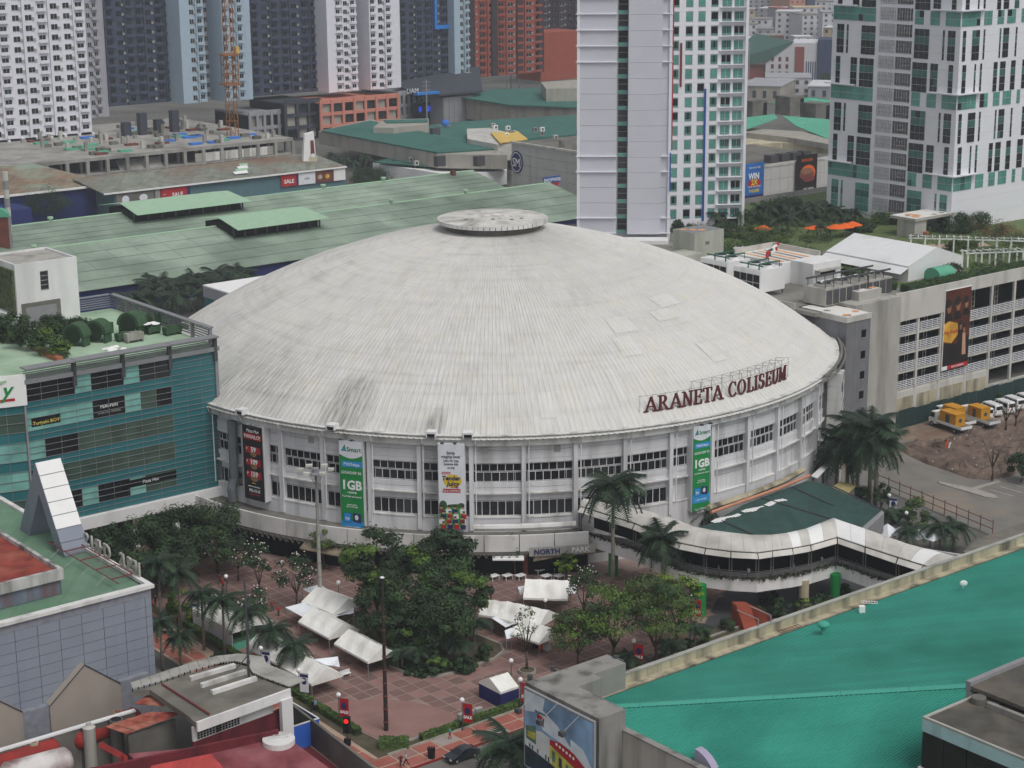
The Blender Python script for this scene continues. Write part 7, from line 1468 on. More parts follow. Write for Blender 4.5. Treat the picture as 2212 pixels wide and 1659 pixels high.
# ================================================================== vegetation
mat('leaf_dark', '#2c3f29', n=.35, ns=.8, rough=.7); mat('leaf_mid', '#3a5230', n=.35, ns=.8, rough=.7); mat('leaf_light', '#55702f', n=.3, ns=.8, rough=.7); mat('leaf_olive', '#4e5e38', n=.3, ns=.8, rough=.7); mat('leaf_lime', '#7c9a2e', n=.25, ns=.8, rough=.7); mat('leaf_palm', '#28392b', n=.3, ns=.8, rough=.6); mat('leaf_palm2', '#344a33', n=.3, ns=.8, rough=.6); mat('flower', '#e8e4dc', n=.05); mat('bark', '#5b5148', n=.3, ns=2); mat('leaf_red', '#8a4a3a', n=.3, ns=1)
def crown_mesh(seed, rx, rz, n, leaf, mats, lobes=9, hole=.25, flowers=0, name='crown', flat=0.):
    r = random.Random(seed); b = MB(mats[0]); cl = []
    for i in range(lobes*3):
        th = r.uniform(0, 2*math.pi); cz = r.uniform(-.75, .95); rad = math.sqrt(max(0, 1-cz*cz))*r.uniform(.45, .86)
        cl.append((Vector((rx*rad*math.cos(th), rx*rad*math.sin(th), rz*(cz*.78))), r.uniform(.2, .36)*rx, r.choice(mats)))
    per = n//len(cl)
    for c, cr_, m in cl:
        b.m(m)
        for k in range(per):
            d = Vector((r.gauss(0, 1), r.gauss(0, 1), r.gauss(0, 1)*(.7 if not flat else .35))).normalized(); p = c+d*cr_*(r.random()**.4)
            nn = (d+Vector((0, 0, .7))+Vector((r.uniform(-.6, .6), r.uniform(-.6, .6), r.uniform(-.3, .3)))).normalized(); t = nn.cross(Vector((r.uniform(-1, 1), r.uniform(-1, 1), r.uniform(-1, 1)))).normalized(); s = leaf*r.uniform(.6, 1.3); q = nn.cross(t)*s*.5; t = t*s
            b.add([p-t*.5, p-q*.6, p+t*.5, p+q*.6], [(0, 1, 2, 3)])
    b.m('flower') if flowers else None
    for k in range(flowers):
        c, cr_, m = r.choice(cl); d = Vector((r.gauss(0, 1), r.gauss(0, 1), abs(r.gauss(0, 1))+.2)).normalized(); p = c+d*cr_*1.02; b.ball(p, .12, 4, 2)
    return b.mesh(name)
def trunk_mesh(seed, h, r0, spread, zc, limbs=5, m='bark', rad=1.):
    r = random.Random(seed); b = MB(m); b.smooth = True; k = Vector((r.uniform(-.3, .3), r.uniform(-.3, .3), zc*.75)); b.tube([(0, 0, 0), k*.5+Vector((.1, 0, 0)), k], [r0, r0*.8, r0*.65], 8)
    for i in range(limbs):
        a = 2*math.pi*i/limbs+r.random(); e = Vector((math.cos(a)*spread, math.sin(a)*spread, h)); b.tube([k*.8, k.lerp(e, .5)+Vector((0, 0, -.1*h*.2)), e], [r0*.5, r0*.33, r0*.1], 6)
    return b.mesh('trunk')
CR = {}
KIND = {  # leaf size, leaves per m2-ish, materials, flower count
    'rain': (.5, 5200, ['leaf_dark', 'leaf_mid', 'leaf_dark', 'leaf_light'], 0, .5), 'dark': (.42, 4600, ['leaf_dark', 'leaf_dark', 'leaf_mid'], 0, 0), 'light': (.36, 4200, ['leaf_mid', 'leaf_light', 'leaf_olive'], 0, .5), 'lime': (.36, 3600, ['leaf_light', 'leaf_lime', 'leaf_mid'], 0, .4),
    'plum': (.36, 2000, ['leaf_dark', 'leaf_mid', 'leaf_dark'], 34, .3), 'sparse': (.32, 800, ['leaf_dark', 'leaf_olive', 'leaf_mid'], 0, 0), 'shrub': (.3, 1300, ['leaf_mid', 'leaf_light', 'leaf_olive', 'leaf_dark'], 0, 0), 'red': (.3, 1300, ['leaf_mid', 'leaf_red', 'leaf_olive'], 0, 0)}
def tree(x, yb, ytop, wpx, kind, label, group=None, z=0., cat='tree', name='tree', frac=.62, both=True):
    p = P(x, yb, z); h = hat(x, ytop, p)-z; rx = wpx/2*(p-CAMP).dot(FW)/FPX; rz = h*frac/2; s = rnd.randrange(3); key = (kind, s)
    if key not in CR:
        lf, n, ms, fl, ft = KIND[kind]; CR[key] = crown_mesh(len(CR)*7+3, 1., 1., 10, .1, ms) if 0 else (lf, n, ms, fl, ft)
    lf, n, ms, fl, ft = CR[key]; t = thing(name, label, cat, world=(p.x, p.y, z), rot=rnd.uniform(0, 360), group=group)
    n_ = int(n*min(2.2, max(.35, (rx/4.)**1.5)))
    inst('crown', crown_mesh(rnd.randrange(9999), rx*.98, rz, n_, lf, ms, lobes=max(5, min(16, int(5+rx*1.2))), flowers=fl, flat=ft), t, (0, 0, h-rz*1.0))
    if cat == 'tree': inst('trunk', trunk_mesh(rnd.randrange(9999), h-rz*.9, max(.14, h*.022), rx*.55, h-2*rz+.6), t)
    return t
GT = 'trees in the planting bed'
for a in ((818, 1345, 1130, 165, 'rain', 'big spreading tree left in the bed, next to the green banner'), (962, 1352, 1138, 190, 'rain', 'tallest dark tree of the planting bed below the hotdog banner'), (893, 1395, 1205, 190, 'dark', 'dense dark tree in the middle of the planting bed'), (1012, 1400, 1218, 120, 'rain', 'dark tree at the right edge of the planting bed'), (822, 1402, 1268, 130, 'dark', 'low dark tree at the left edge of the bed behind the white tents'), (960, 1440, 1285, 170, 'dark', 'broad low dark tree at the front of the planting bed'), (880, 1425, 1300, 120, 'rain', 'leafy tree in front of the dense middle tree')): tree(*a, GT, frac=.8)
GL = 'trees in front of the teal building'
for a in ((240, 1250, 1122, 105, 'dark', 'round dark tree nearest the grey A-shaped portal'), (318, 1262, 1105, 150, 'dark', 'second dark tree under the white beam'), (395, 1250, 1082, 150, 'dark', 'dark tree in the middle below the teal building'), (470, 1238, 1080, 160, 'dark', 'wide dark tree right of the teal building corner'), (300, 1300, 1165, 140, 'dark', 'lower tree in front of the second column'), (380, 1282, 1150, 140, 'dark', 'lower tree shading the crowd by the steps')): tree(*a, GL, frac=.85)
GP = 'plumeria trees on the plaza'
for a in ((515, 1255, 1160, 125, 'plum', 'bushy plumeria with white flowers in front of the left canopy'), (563, 1300, 1172, 70, 'plum', 'plumeria between the flowering bush and the light pole'), (640, 1318, 1200, 110, 'plum', 'plumeria with twisted bare stems left of the tall light pole'), (552, 1385, 1262, 86, 'plum', 'plumeria beside the big white tent'), (1262, 1350, 1222, 96, 'plum', 'plumeria right of the round market tent'), (700, 1230, 1140, 66, 'light', 'slim tree behind the tall light pole at the coliseum foot')): tree(*a, GP, frac=.6)
GR = 'trees at the right of the plaza'
for a in ((1250, 1440, 1312, 150, 'light', 'green tree just left of the billboard block'), (1325, 1432, 1245, 185, 'light', 'spreading tree in the middle of the right group'), (1418, 1436, 1232, 190, 'light', 'spreading tree with a dark straight trunk near the red banner'), (1462, 1390, 1222, 125, 'lime', 'yellow green tree under the footbridge deck'), (1222, 1255, 1192, 54, 'lime', 'small green tree below the NORTH PARK sign')): tree(*a, GR, frac=.74)
for a in ((1138, 1452, 1302, 70, 'sparse', 'thin sparse tree in a round kerb beside the market tents'), (1112, 1245, 1150, 60, 'sparse', 'sparse tree before the small white canopy'), (1140, 1240, 1150, 46, 'sparse', 'sparse tree just left of the NORTH PARK sign')): tree(*a, 'sparse trees', frac=.6)
for a in ((2205, 1040, 975, 75, 'dark', 'dark tree cut by the right picture edge'), (1905, 1105, 1040, 44, 'dark', 'dark bush behind the royal palms trunks'), (95, 475, 408, 130, 'dark', 'dark round tree before the blue walled shop'), (560, 425, 385, 90, 'dark', 'dark tree before the teal end of the shop row'), (800, 405, 362, 100, 'dark', 'dark tree between the shop row and the mall'), (1700, 178, 160, 34, 'dark', 'tree before the modern church, left one'), (1632, 200, 168, 44, 'dark', 'dark tree left of the cream roofed store'), (1790, 185, 158, 46, 'dark', 'dark tree close to the white tower in the far city'), (1690, 52, 36, 90, 'dark', 'far belt of dark trees below the red church roof')): tree(*a, None, frac=.85)
# palms: trunk plus separate fronds
def frond_mesh(seed, L_, droop, nl, m, wid=.5):
    r = random.Random(seed); b = MB(m); pts = []
    for i in range(7): t = i/6; pts.append(Vector((L_*(t-.12*droop*t*t), 0, L_*(.38*t-droop*.95*t*t))))
    b.tube(pts, [.06*(1-t/8) for t in range(7)], 4, False)
    for i in range(nl):
        t = .12+.88*i/nl; k = min(5, int(t*6)); p = pts[k].lerp(pts[k+1], t*6-k); d = (pts[k+1]-pts[k]).normalized(); w_ = wid*L_*.5*math.sin(math.pi*min(1, .15+t*.85))**.6+.1
        for s in (-1, 1):
            e = p+Vector((d.x*.45, s*1, -.35-r.random()*.5)).normalized()*w_; q = d*.17*L_*.25; b.add([p-q*.5, p+q*.5, e], [(0, 1, 2)])
    return b.mesh('frond')
FR = {k: [frond_mesh(i+50*len(k), 1., dr, 30, ('leaf_palm', 'leaf_palm2')[i % 2]) for i, dr in enumerate(ds)] for k, ds in dict(royal=(.4, .75, 1.1, 1.4), coco=(.5, .85, 1.1, 1.25), small=(.3, .55, .8, 1.0)).items()}
def palm(x, yb, yh, L_, label, group, kind='royal', nf=17, z=0., rt=.24, parts=True, xh=None):
    p = P(x, yb, z); h = max(1., hat(xh or x, yh, p)-z); t = thing('palm_tree', label, 'palm', world=(p.x, p.y, z), rot=rnd.uniform(0, 360), group=group); r = rnd
    b = MB('trunk_grey'); b.smooth = True; b.tube([(0, 0, 0), (.05, 0, h*.5), (0, 0, h)], [rt*1.15, rt*.95, rt*.75], 9); b.m('leaf_palm2').tube([(0, 0, h-.9 if h > 3 else h*.8), (0, 0, h+.3)], [rt*.8, rt*.4], 8); b.obj('trunk', t)
    for i in range(nf):
        a = 2*math.pi*i*.382*1.0+r.uniform(-.2, .2); k = min(3, i*4//nf); inst('frond', FR[kind][3-k if kind != 'small' else k], t, (0, 0, h+.1+.02*i), 0, L_*r.uniform(.85, 1.1), (r.uniform(-.25, .25), -R(25)*(i/nf)**2, a))
    return t
GW = 'palms along the left walkway'
for a in ((350, 1362, 1218, 3.3, 'leftmost tall palm behind the roof letters'), (392, 1358, 1238, 3.3, 'tall palm right of the roof letters'), (441, 1405, 1288, 3.2, 'tall palm before the big white tent, left one'), (486, 1417, 1300, 3.4, 'tall palm before the big white tent, right one'), (539, 1462, 1325, 3.2, 'palm rising behind the curved metal canopy'), (592, 1440, 1365, 3.0, 'palm at the second left tent'), (640, 1470, 1398, 3.0, 'palm at the tent with the bench'), (352, 1448, 1350, 2.6, 'short palm hugging the panelled building corner'), (392, 1446, 1378, 2.6, 'short palm right of the panelled building corner'), (430, 1210, 1165, 2.8, 'palm among the dark trees by the teal building')): palm(*a, GW, 'coco', 21, rt=.2)
GB = 'palms by the footbridge'
for a in ((1323, 1285, 1052, 5.0, 'tallest palm standing before the footbridge'), (1431, 1300, 1170, 4.4, 'palm in front of the footbridge roof'), (1476, 1150, 1072, 4.6, 'palm behind the footbridge beside the green banner'), (1512, 1165, 1105, 4.2, 'palm right in front of the right green banner')): palm(*a, GB, 'royal', 30, rt=.3)
GC = 'royal palms by the parking lot'
for a in ((1828, 1080, 958, 5.8, 'left royal palm of the cluster'), (1850, 1082, 930, 5.8, 'tallest royal palm of the cluster'), (1877, 1092, 925, 5.8, 'royal palm right of the tallest'), (1890, 1096, 962, 5.4, 'lower front royal palm of the cluster'), (1806, 1070, 980, 5.0, 'royal palm closest to the coliseum wall')): palm(*a, GC, 'royal', 34, rt=.34)
GS = 'small palms by the pyramid tents'
for a in ((1960, 1192, 1148, 3.0, 'small palm before the pyramid tents'), (2030, 1195, 1140, 3.3, 'palm right of the pyramid tents'), (2060, 1190, 1142, 3.3, 'second palm right of the pyramid tents'), (1915, 1150, 1110, 2.6, 'small palm left of the pyramid tents')): palm(*a, GS, 'coco', 14, rt=.2)
for a in ((1105, 1700, 1612, 5.0, 'big palm crown at the bottom edge before the billboard'), (1200, 1712, 1640, 4.6, 'second palm crown at the bottom edge below the billboard')): palm(*a, 'palms on the road median', 'royal', 24, rt=.3)
GD = 'palms behind the teal building'
for i, (x, y) in enumerate(((315, 640), (335, 622), (362, 625), (385, 640), (405, 618), (432, 612), (455, 630), (478, 600), (500, 608), (525, 596), (292, 648), (545, 612), (350, 608), (418, 600), (465, 592), (510, 585), (325, 612))): palm(x, y+36, y, 5.2, ['palm', 'taller palm', 'leaning palm'][i % 3]+' in the row behind the louvred railing, '+('left third' if i in (0, 1, 2, 10) else 'right third' if i > 6 else 'middle'), GD, 'coco', 15, z=3)
GM = 'palms before the dark green mall'
for i, (x, y) in enumerate(((745, 345), (765, 352), (790, 340), (812, 350), (835, 345), (858, 352), (885, 358), (905, 362), (925, 358), (720, 335))): palm(x, y+24, y, 3.4, ('low' if i % 2 else 'tall')+' palm before the mall, number '+('one to five from the left' if i in (0, 1, 2, 3, 9) else 'five to ten from the left'), GM, 'coco', 11, z=2)
GG = 'roof garden palms'
for i, (x, yb, yh) in enumerate(((1552, 492, 466), (1598, 488, 460), (1638, 480, 450), (1662, 482, 448), (1690, 478, 440), (1715, 486, 452), (1735, 490, 460), (1755, 480, 446), (1800, 480, 456), (1822, 478, 460), (1845, 478, 462), (1700, 500, 472), (1765, 515, 490), (1680, 502, 478), (1785, 472, 448))): palm(x, yb, yh, 3.2, 'garden palm '+('close to the hotel doors' if x < 1620 else 'left of the pool' if x < 1700 else 'over the pool loungers' if x < 1780 else 'at the foot of the white tower'), GG, 'coco', 12, z=ZD, rt=.18)
# shrubs and hedges
GH = 'garden shrubs'
shr = [(1505, 505, 486, 70, 'shrub'), (1545, 510, 494, 60, 'dark'), (1470, 500, 478, 40, 'dark'), (1618, 512, 490, 70, 'light'), (1660, 525, 500, 90, 'light'), (1640, 488, 462, 60, 'dark'), (1700, 470, 432, 90, 'dark'), (1740, 470, 442, 60, 'dark'), (1760, 520, 500, 70, 'shrub'), (1590, 540, 525, 90, 'shrub'), (1640, 545, 528, 90, 'light'), (1690, 548, 534, 80, 'shrub'), (1740, 552, 536, 70, 'shrub'), (1880, 485, 462, 60, 'shrub'), (1910, 482, 464, 60, 'light'), (1860, 500, 480, 50, 'dark'), (2060, 500, 462, 70, 'dark'), (2095, 492, 458, 70, 'dark'), (2130, 505, 480, 100, 'red'), (2010, 492, 475, 70, 'shrub'), (2170, 512, 492, 70, 'red'), (1830, 582, 562, 42, 'dark'), (2055, 600, 565, 66, 'plum'), (2140, 555, 535, 50, 'shrub'), (2200, 560, 540, 50, 'shrub'), (1985, 505, 486, 40, 'dark'), (1800, 500, 478, 40, 'shrub'), (1570, 480, 470, 40, 'dark'), (2195, 530, 512, 80, 'shrub'), (2080, 540, 522, 60, 'light'), (2110, 585, 565, 40, 'shrub'), (2160, 575, 555, 40, 'shrub')]
for i, (x, yb, yt, w_, k) in enumerate(shr): tree(x, yb, yt-(3 if yb < 560 else 0), w_*(1.35 if yb < 560 else 1), k, ('flowering red' if k == 'red' else 'dark green' if k == 'dark' else 'light green')+' garden shrub '+('by the hotel' if x < 1600 else 'near the pool' if x < 1780 else 'below the white tower' if x < 1990 else 'beside the right pergolas')+(' at the front' if yb > 525 else ' at the back' if yb < 490 else ''), GH, z=ZD, cat='shrub', name='garden_shrub', frac=1.2)
def hedge(name, label, u0, v0, u1, v1, wd_, h, z, n, mats, seed, group=None):
    r = random.Random(seed); b = MB(mats[0]); a, c = W(u0, v0, z), W(u1, v1, z); d = (c-a); L_ = d.length; d.normalize(); nrm = Vector((-d.y, d.x, 0))
    for i in range(n):
        b.m(r.choice(mats)); s = r.random()*L_; o = r.uniform(-1, 1); top = r.random() < .6; hh = h*(.85+.25*noise.noise(Vector((s*.8, seed, 0))))
        p = a+d*s+nrm*(o*wd_*.5 if top else (1 if o > 0 else -1)*wd_*.5)+Vector((0, 0, hh*r.uniform(.85, 1.08) if top else hh*r.random())); nn = Vector((r.uniform(-.7, .7), r.uniform(-.7, .7), 1 if top else .3))+nrm*(0 if top else (1 if o > 0 else -1)); nn.normalize(); t = nn.cross(Vector((r.random(), r.random(), r.random()))).normalized(); q = nn.cross(t); k = r.uniform(.12, .26); b.add([p-t*k, p-q*k*.6, p+t*k, p+q*k*.6], [(0, 1, 2, 3)])
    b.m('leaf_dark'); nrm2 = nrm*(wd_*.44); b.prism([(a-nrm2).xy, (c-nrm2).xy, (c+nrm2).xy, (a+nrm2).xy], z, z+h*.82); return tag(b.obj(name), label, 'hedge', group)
LM_ = ['leaf_light', 'leaf_mid', 'leaf_light', 'leaf_olive']
hedge('hedge', 'clipped green hedge along the left walkway', -86.6, -38, -87.6, -84, .9, .95, .05, 7000, LM_, 1); hedge('hedge', 'green hedge along the front pavement right of the corner bush', -82.5, -90.2, -46, -90.2, .8, .9, .05, 6500, LM_, 2); hedge('hedge', 'bright rounded bush at the plaza corner', -87.4, -88.3, -84.6, -90.4, 1.7, 1.1, .05, 1600, LM_, 3)
hedge('garden_hedge', 'long dark hedge along the front edge of the roof garden', 74, -34.6, 130, -35.2, 2.2, 1.6, ZD, 9000, ['leaf_mid', 'leaf_dark', 'leaf_light', 'leaf_mid'], 4); hedge('garden_hedge', 'hedge between the plant room and the marquee', 73.5, -32, 82, -8, 2.2, 1.5, ZD, 3500, LM_, 5); hedge('garden_hedge', 'hedge behind the plant room parapet', 60, .6, 74, .4, 2.0, 1.3, ZD, 2500, LM_, 6); hedge('garden_hedge', 'hedge before the hotel base', 78, 33, 100, 38, 2.5, 1.7, ZD, 3000, ['leaf_mid', 'leaf_dark'], 7); hedge('garden_hedge', 'hedge above the curved garden path', 75, 16, 92, 14, 2.2, 1.2, ZD, 2200, LM_, 8)
for i, (x0, y0, n_) in enumerate(((112, -10, 60), (106, -29, 50))):
    r = random.Random(i); b = MB('leaf_mid')
    for k in range(1500):
        b.m(r.choice(('leaf_mid', 'leaf_olive', 'leaf_light'))); s = r.random()*22; a_ = R(-50 if i == 0 else -30); p = Vector((s*math.cos(a_), s*math.sin(a_), 3.2+r.gauss(0, .25)-(r.random()**3)*2.4)); o = Vector((-math.sin(a_), math.cos(a_), 0))*r.uniform(-.5, 3.2); p += o; t = Vector((r.uniform(-1, 1), r.uniform(-1, 1), r.uniform(-.5, .5)))*.2; q = Vector((r.uniform(-1, 1), r.uniform(-1, 1), r.uniform(-.5, .5)))*.2; b.add([p-t, p-q, p+t, p+q], [(0, 1, 2, 3)])
    tag(b.obj('vines', None, W((108, 103)[i], (-8, -27)[i], ZD), GA), ['green vines over the far white pergola', 'green vines over the near white pergola'][i], 'vines', kind='stuff')
# shrubs in terracotta planters on the teal building roof, and around the plaza
for i, (x, yb, yt, w_, k) in enumerate(((62, 752, 690, 90, 'dark'), (85, 758, 700, 80, 'shrub'), (108, 764, 708, 80, 'light'), (128, 772, 722, 70, 'light'), (25, 735, 672, 100, 'dark'), (115, 715, 680, 80, 'dark'), (158, 718, 690, 90, 'dark'))):
    tree(x, yb, yt, w_, k, ['dark potted shrub, third from the left on the teal roof', 'olive potted shrub behind the terracotta box', 'light potted shrub on the teal roof', 'yellow green potted shrub nearest the white sacks', 'dark shrub at the far left of the teal roof', 'dark shrub in front of the roller door', 'low dark shrubs right of the roller door'][i], 'potted shrubs on the teal roof', z=zr-.2, cat='shrub', name='potted_shrub', frac=1.1)
for i, (x0, y0, x1, y1) in enumerate(((70, 748, 130, 778), (0, 722, 40, 715))):
    a, c = P(x0, y0, zr+.1), P(x1, y1, zr+.1); d = (c-a).normalized(); n_ = Vector((-d.y, d.x, 0))*.5; tag(MB('red' if 0 else 'terracotta').prism([(a-n_).xy, (c-n_).xy, (c+n_).xy, (a+n_).xy], zr-.2, zr+.55).obj('planter_box'), ['long terracotta planter box on the teal roof', 'terracotta planter box at the left edge of the teal roof'][i], 'planter')
sp = [(1978, 1140, 1070, 80, 'light'), (905, 1452, 1428, 80, 'dark'), (840, 1438, 1402, 60, 'light'), (1000, 1450, 1415, 70, 'dark'), (1050, 1425, 1390, 50, 'dark'), (790, 1405, 1370, 60, 'light'), (940, 1455, 1400, 60, 'rain'), (1440, 1420, 1388, 44, 'shrub'), (1520, 1390, 1350, 40, 'lime'), (1485, 1408, 1380, 40, 'dark'), (1570, 1360, 1335, 40, 'dark'), (1735, 1325, 1290, 44, 'lime'), (1690, 1330, 1290, 60, 'dark'), (1780, 1320, 1280, 60, 'dark'), (1820, 1290, 1262, 60, 'light'), (1660, 1305, 1275, 50, 'dark'), (1345, 1440, 1422, 40, 'shrub'), (1640, 1330, 1310, 44, 'shrub'), (385, 1325, 1262, 60, 'lime'), (420, 1345, 1300, 50, 'lime'), (372, 1345, 1300, 40, 'shrub'), (530, 1172, 1160, 40, 'lime'), (2170, 880, 850, 50, 'dark'), (2100, 850, 815, 40, 'dark'), (2060, 865, 838, 40, 'dark'), (1955, 905, 868, 44, 'dark'), (1860, 1095, 1050, 50, 'dark'), (1935, 1130, 1095, 40, 'dark'), (470, 1435, 1405, 36, 'dark')]
for i, (x, yb, yt, w_, k) in enumerate(sp): tree(x, yb, yt, w_, k, ('dark' if k == 'dark' else 'yellow green' if k == 'lime' else 'green')+' bush '+('by the left walkway' if x < 500 else 'at the front of the planting bed' if x < 1100 else 'along the drive and the footbridge piers' if x < 1850 else 'along the car park fence')+('' if i % 2 else ', a broad one'), 'bushes', cat='shrub', name='bush', frac=1.15)
for i, (x, yb, yh) in enumerate(((905, 1450, 1408), (850, 1400, 1350), (1025, 1395, 1350), (985, 1440, 1395), (930, 1400, 1345), (1445, 1430, 1395), (1500, 1400, 1360), (1360, 1440, 1420), (870, 1445, 1410))): palm(x, yb, yh, 2.8, 'short feathery palm '+('at the front of the planting bed' if x < 1100 and yb > 1420 else 'among the trees of the planting bed' if x < 1100 else 'before the mossy parapet'), 'short palms', 'small', 13, rt=.16)
# bare trees on the dug-up lot
for i, (x, yb, yt) in enumerate(((2143, 1038, 955), (2172, 930, 870), (2192, 925, 865))):
    p = P(x, yb, .3); h = hat(x, yt, p)-.3; t = thing('bare_tree', ['bare forked tree standing alone on the dug-up earth', 'left leafless trunk by the white vans', 'right leafless trunk by the white vans'][i], 'tree', world=p); inst('trunk', trunk_mesh(40+i, h, .22, h*.28, h*.55, 5, 'trunk_brown'), t)
p = P(2042, 968, .6); tag(MB('orange').bar((0, 0, 0), (.4, 0, 1.7), .22).m('white_clean').bar((.6, 0, 0), (1.0, .2, 1.1), .2).obj('marker_boards', None, p), 'leaning orange and white marker boards on the dug-up earth', 'boards')
# ================================================================== tents
mat('canvas', '#f2f1ec', n=.05, ns=.8, dirt='#d6d3cb', da=.4, ds=.3); mat('tarp_white', '#e9edf2', n=.04, ns=.8)
def tent(label, u0, u1, v0, v1, ze, zr_, rz=0., walls=None, group='white gabled market tents', name='market_tent'):
    t = thing(name, label, 'tent', (u0+u1)/2, (v0+v1)/2, 0, rz, group); a, b = (u1-u0)/2, (v1-v0)/2; r = rnd
    for s in (-1, 1):
        n = 6; vs = []
        for i in range(n+1):
            y = -b+2*b*i/n; sag = .18*abs(math.sin(math.pi*i/2)); vs += [(0, y, zr_-sag*.5), (s*a*.5, y, (zr_+ze)/2-sag-.06), (s*a, y, ze), (s*a, y, ze-.3)]
        MB('canvas').add(vs, [(i*4+j, i*4+4+j, i*4+5+j, i*4+1+j) if s > 0 else (i*4+1+j, i*4+5+j, i*4+4+j, i*4+j) for i in range(n) for j in range(3)]).obj('roof_panel', t)
    for y in (-b, b): MB('canvas').add([(-a, y, ze-.3), (a, y, ze-.3), (a, y, ze), (0, y, zr_), (-a, y, ze)], [(0, 1, 2, 3, 4)]).obj('gable_flap', t)
    for x in (-a+.05, a-.05):
        for y in (-b+.05, b-.05): MB('steel').cyl(x, y, 0, ze-.05, .05, .05, 6).obj('leg', t)
    if walls:
        for x in (-a, a): MB(walls).box(x-.03, x+.03, -b, b, 0, ze-.3).obj('side_wall', t)
        MB(walls).box(-a+.04, a-.04, b-.06, b, 0, ze-.3).obj('side_wall', t)
    return t
tent('white gabled tent behind the front one, left of the planting bed', -76.4, -71.4, -60.3, -52.4, 2.4, 3.9); tent('white gabled tent beside the tall brown pole', -76.9, -72, -70.5, -62.3, 2.4, 3.9)
tent('white tent with a bench under its front gable', -86.6, -81.7, -71.8, -64.2, 2.4, 4.0); tent('white tent between the two left palms', -86.6, -81.6, -63, -55.3, 2.4, 4.0); tent('largest white tent at the left behind the palms', -86.2, -79.6, -51, -40, 3.0, 5.2, walls='tarp_white')
q = Q(715, 1300, 2.4); tent('grey white tent at the foot of the tall light pole', q[0]-3, q[0]+3, q[1]-4, q[1]+3, 2.5, 4.0, 8)
q = Q(1182, 1282, 2.4); tent('market tent with spread white flaps at the centre right', q[0]-3, q[0]+3, q[1]-3.2, q[1]+3.2, 2.8, 4.6, 45)
q = Q(1140, 1332, 2.4); tent('middle tent of the crowded white cluster', q[0]-2.8, q[0]+2.8, q[1]-3.4, q[1]+3.4, 2.5, 4.1, 20); q = Q(1082, 1322, 2.4); tent('tent half hidden behind the planting bed trees', q[0]-2.2, q[0]+2.2, q[1]-2.6, q[1]+2.6, 2.5, 4.1, 30); q = Q(1160, 1368, 2.4); tent('front tent of the crowded white cluster', q[0]-2.6, q[0]+2.6, q[1]-2.6, q[1]+2.6, 2.5, 3.9, 10)
q = Q(1078, 1478, 2.2); bt = tent('small booth tent with navy side walls near the hedge', q[0]-2.3, q[0]+2.2, q[1]-1.5, q[1]+1.5, 2.3, 3.5, 90, walls='navy', group='booth tents')
def tarp(pts, h, label, m='tarp_white'):
    t = thing('tarp_awning', label, 'awning', world=(0, 0, 0), group='white tarpaulin awnings'); q = [P(x, y, h+dh) for x, y, dh in pts]; n = 6; vs = []
    for i in range(n+1):
        for j in range(n+1):
            a, b = i/n, j/n; p = q[0].lerp(q[1], a).lerp(q[3].lerp(q[2], a), b); vs.append(p-Vector((0, 0, .5*math.sin(math.pi*a)*math.sin(math.pi*b)+.08*math.sin(9*a)*math.sin(7*b))))
    MB(m).add(vs, [(i*(n+1)+j, (i+1)*(n+1)+j, (i+1)*(n+1)+j+1, i*(n+1)+j+1) for i in range(n) for j in range(n)]).obj('sheet', t)
    for p in q: MB('steel').cyl(p.x, p.y, 0, p.z, .04, .04, 5).obj('pole', t)
tarp(((616, 1312, 0), (668, 1298, .2), (698, 1326, .1), (658, 1335, 0)), 2.4, 'bluish white tarpaulin awning left of the tall light pole'); tarp(((652, 1272, .2), (692, 1262, .8), (722, 1284, .3), (700, 1296, 0)), 2.4, 'white tarpaulin behind the tall light pole'); tarp(((706, 1316, .2), (765, 1305, .2), (764, 1324, -.2), (718, 1333, -.2)), 2.4, 'pale tarpaulin flap right of the tall light pole')
tarp(((1118, 1268, .2), (1146, 1262, .4), (1148, 1276, 0), (1124, 1284, -.2)), 2.4, 'left flap of the centre right market tent'); tarp(((1146, 1276, .3), (1214, 1276, .3), (1214, 1291, -.2), (1143, 1293, -.2)), 2.4, 'front flap of the centre right market tent'); tarp(((1216, 1260, .4), (1245, 1262, .2), (1246, 1281, 0), (1214, 1284, 0)), 2.4, 'right flap of the centre right market tent'); tarp(((1062, 1335, .2), (1096, 1325, .4), (1120, 1345, 0), (1092, 1355, -.2)), 2.4, 'left flap in the crowded white cluster'); tarp(((1090, 1362, .2), (1118, 1350, .4), (1126, 1372, 0), (1094, 1380, -.2)), 2.4, 'front left flap in the crowded white cluster'); tarp(((678, 1424, .5), (730, 1418, .3), (734, 1440, 0), (700, 1436, .2)), 2.6, 'bright white awning behind the tent with the bench')
for i in range(5):
    x, y = 1885+i*32, 1137+i*3; p = P(x, y, 3.4); t = thing('pyramid_tent', ['leftmost', 'second', 'middle', 'fourth', 'rightmost'][i]+' of the five small white pyramid tents', 'tent', world=(p.x, p.y, 0), rot=38, group='white pyramid tents'); MB('tarp_white').add([(-1.6, -1.6, 2.6), (1.6, -1.6, 2.6), (1.6, 1.6, 2.6), (-1.6, 1.6, 2.6), (0, 0, 4.1)], [(0, 1, 4), (1, 2, 4), (2, 3, 4), (3, 0, 4)]).obj('canopy', t)
    for sx in (-1.5, 1.5): [MB('steel').cyl(sx, sy, 0, 2.6, .05, .05, 5).obj('leg', t) for sy in (-1.5, 1.5)]
t = MB('white').box(0, 1.8, 0, .5, .45, .52); [t.box(x, x+.08, .05, .45, 0, .45) for x in (.1, 1.6)]; t.box(0, 1.8, .42, .5, .52, .95); tag(t.obj('bench', None, P(735, 1498-30, 0), GA), 'white bench under the gable of the tent', 'bench')
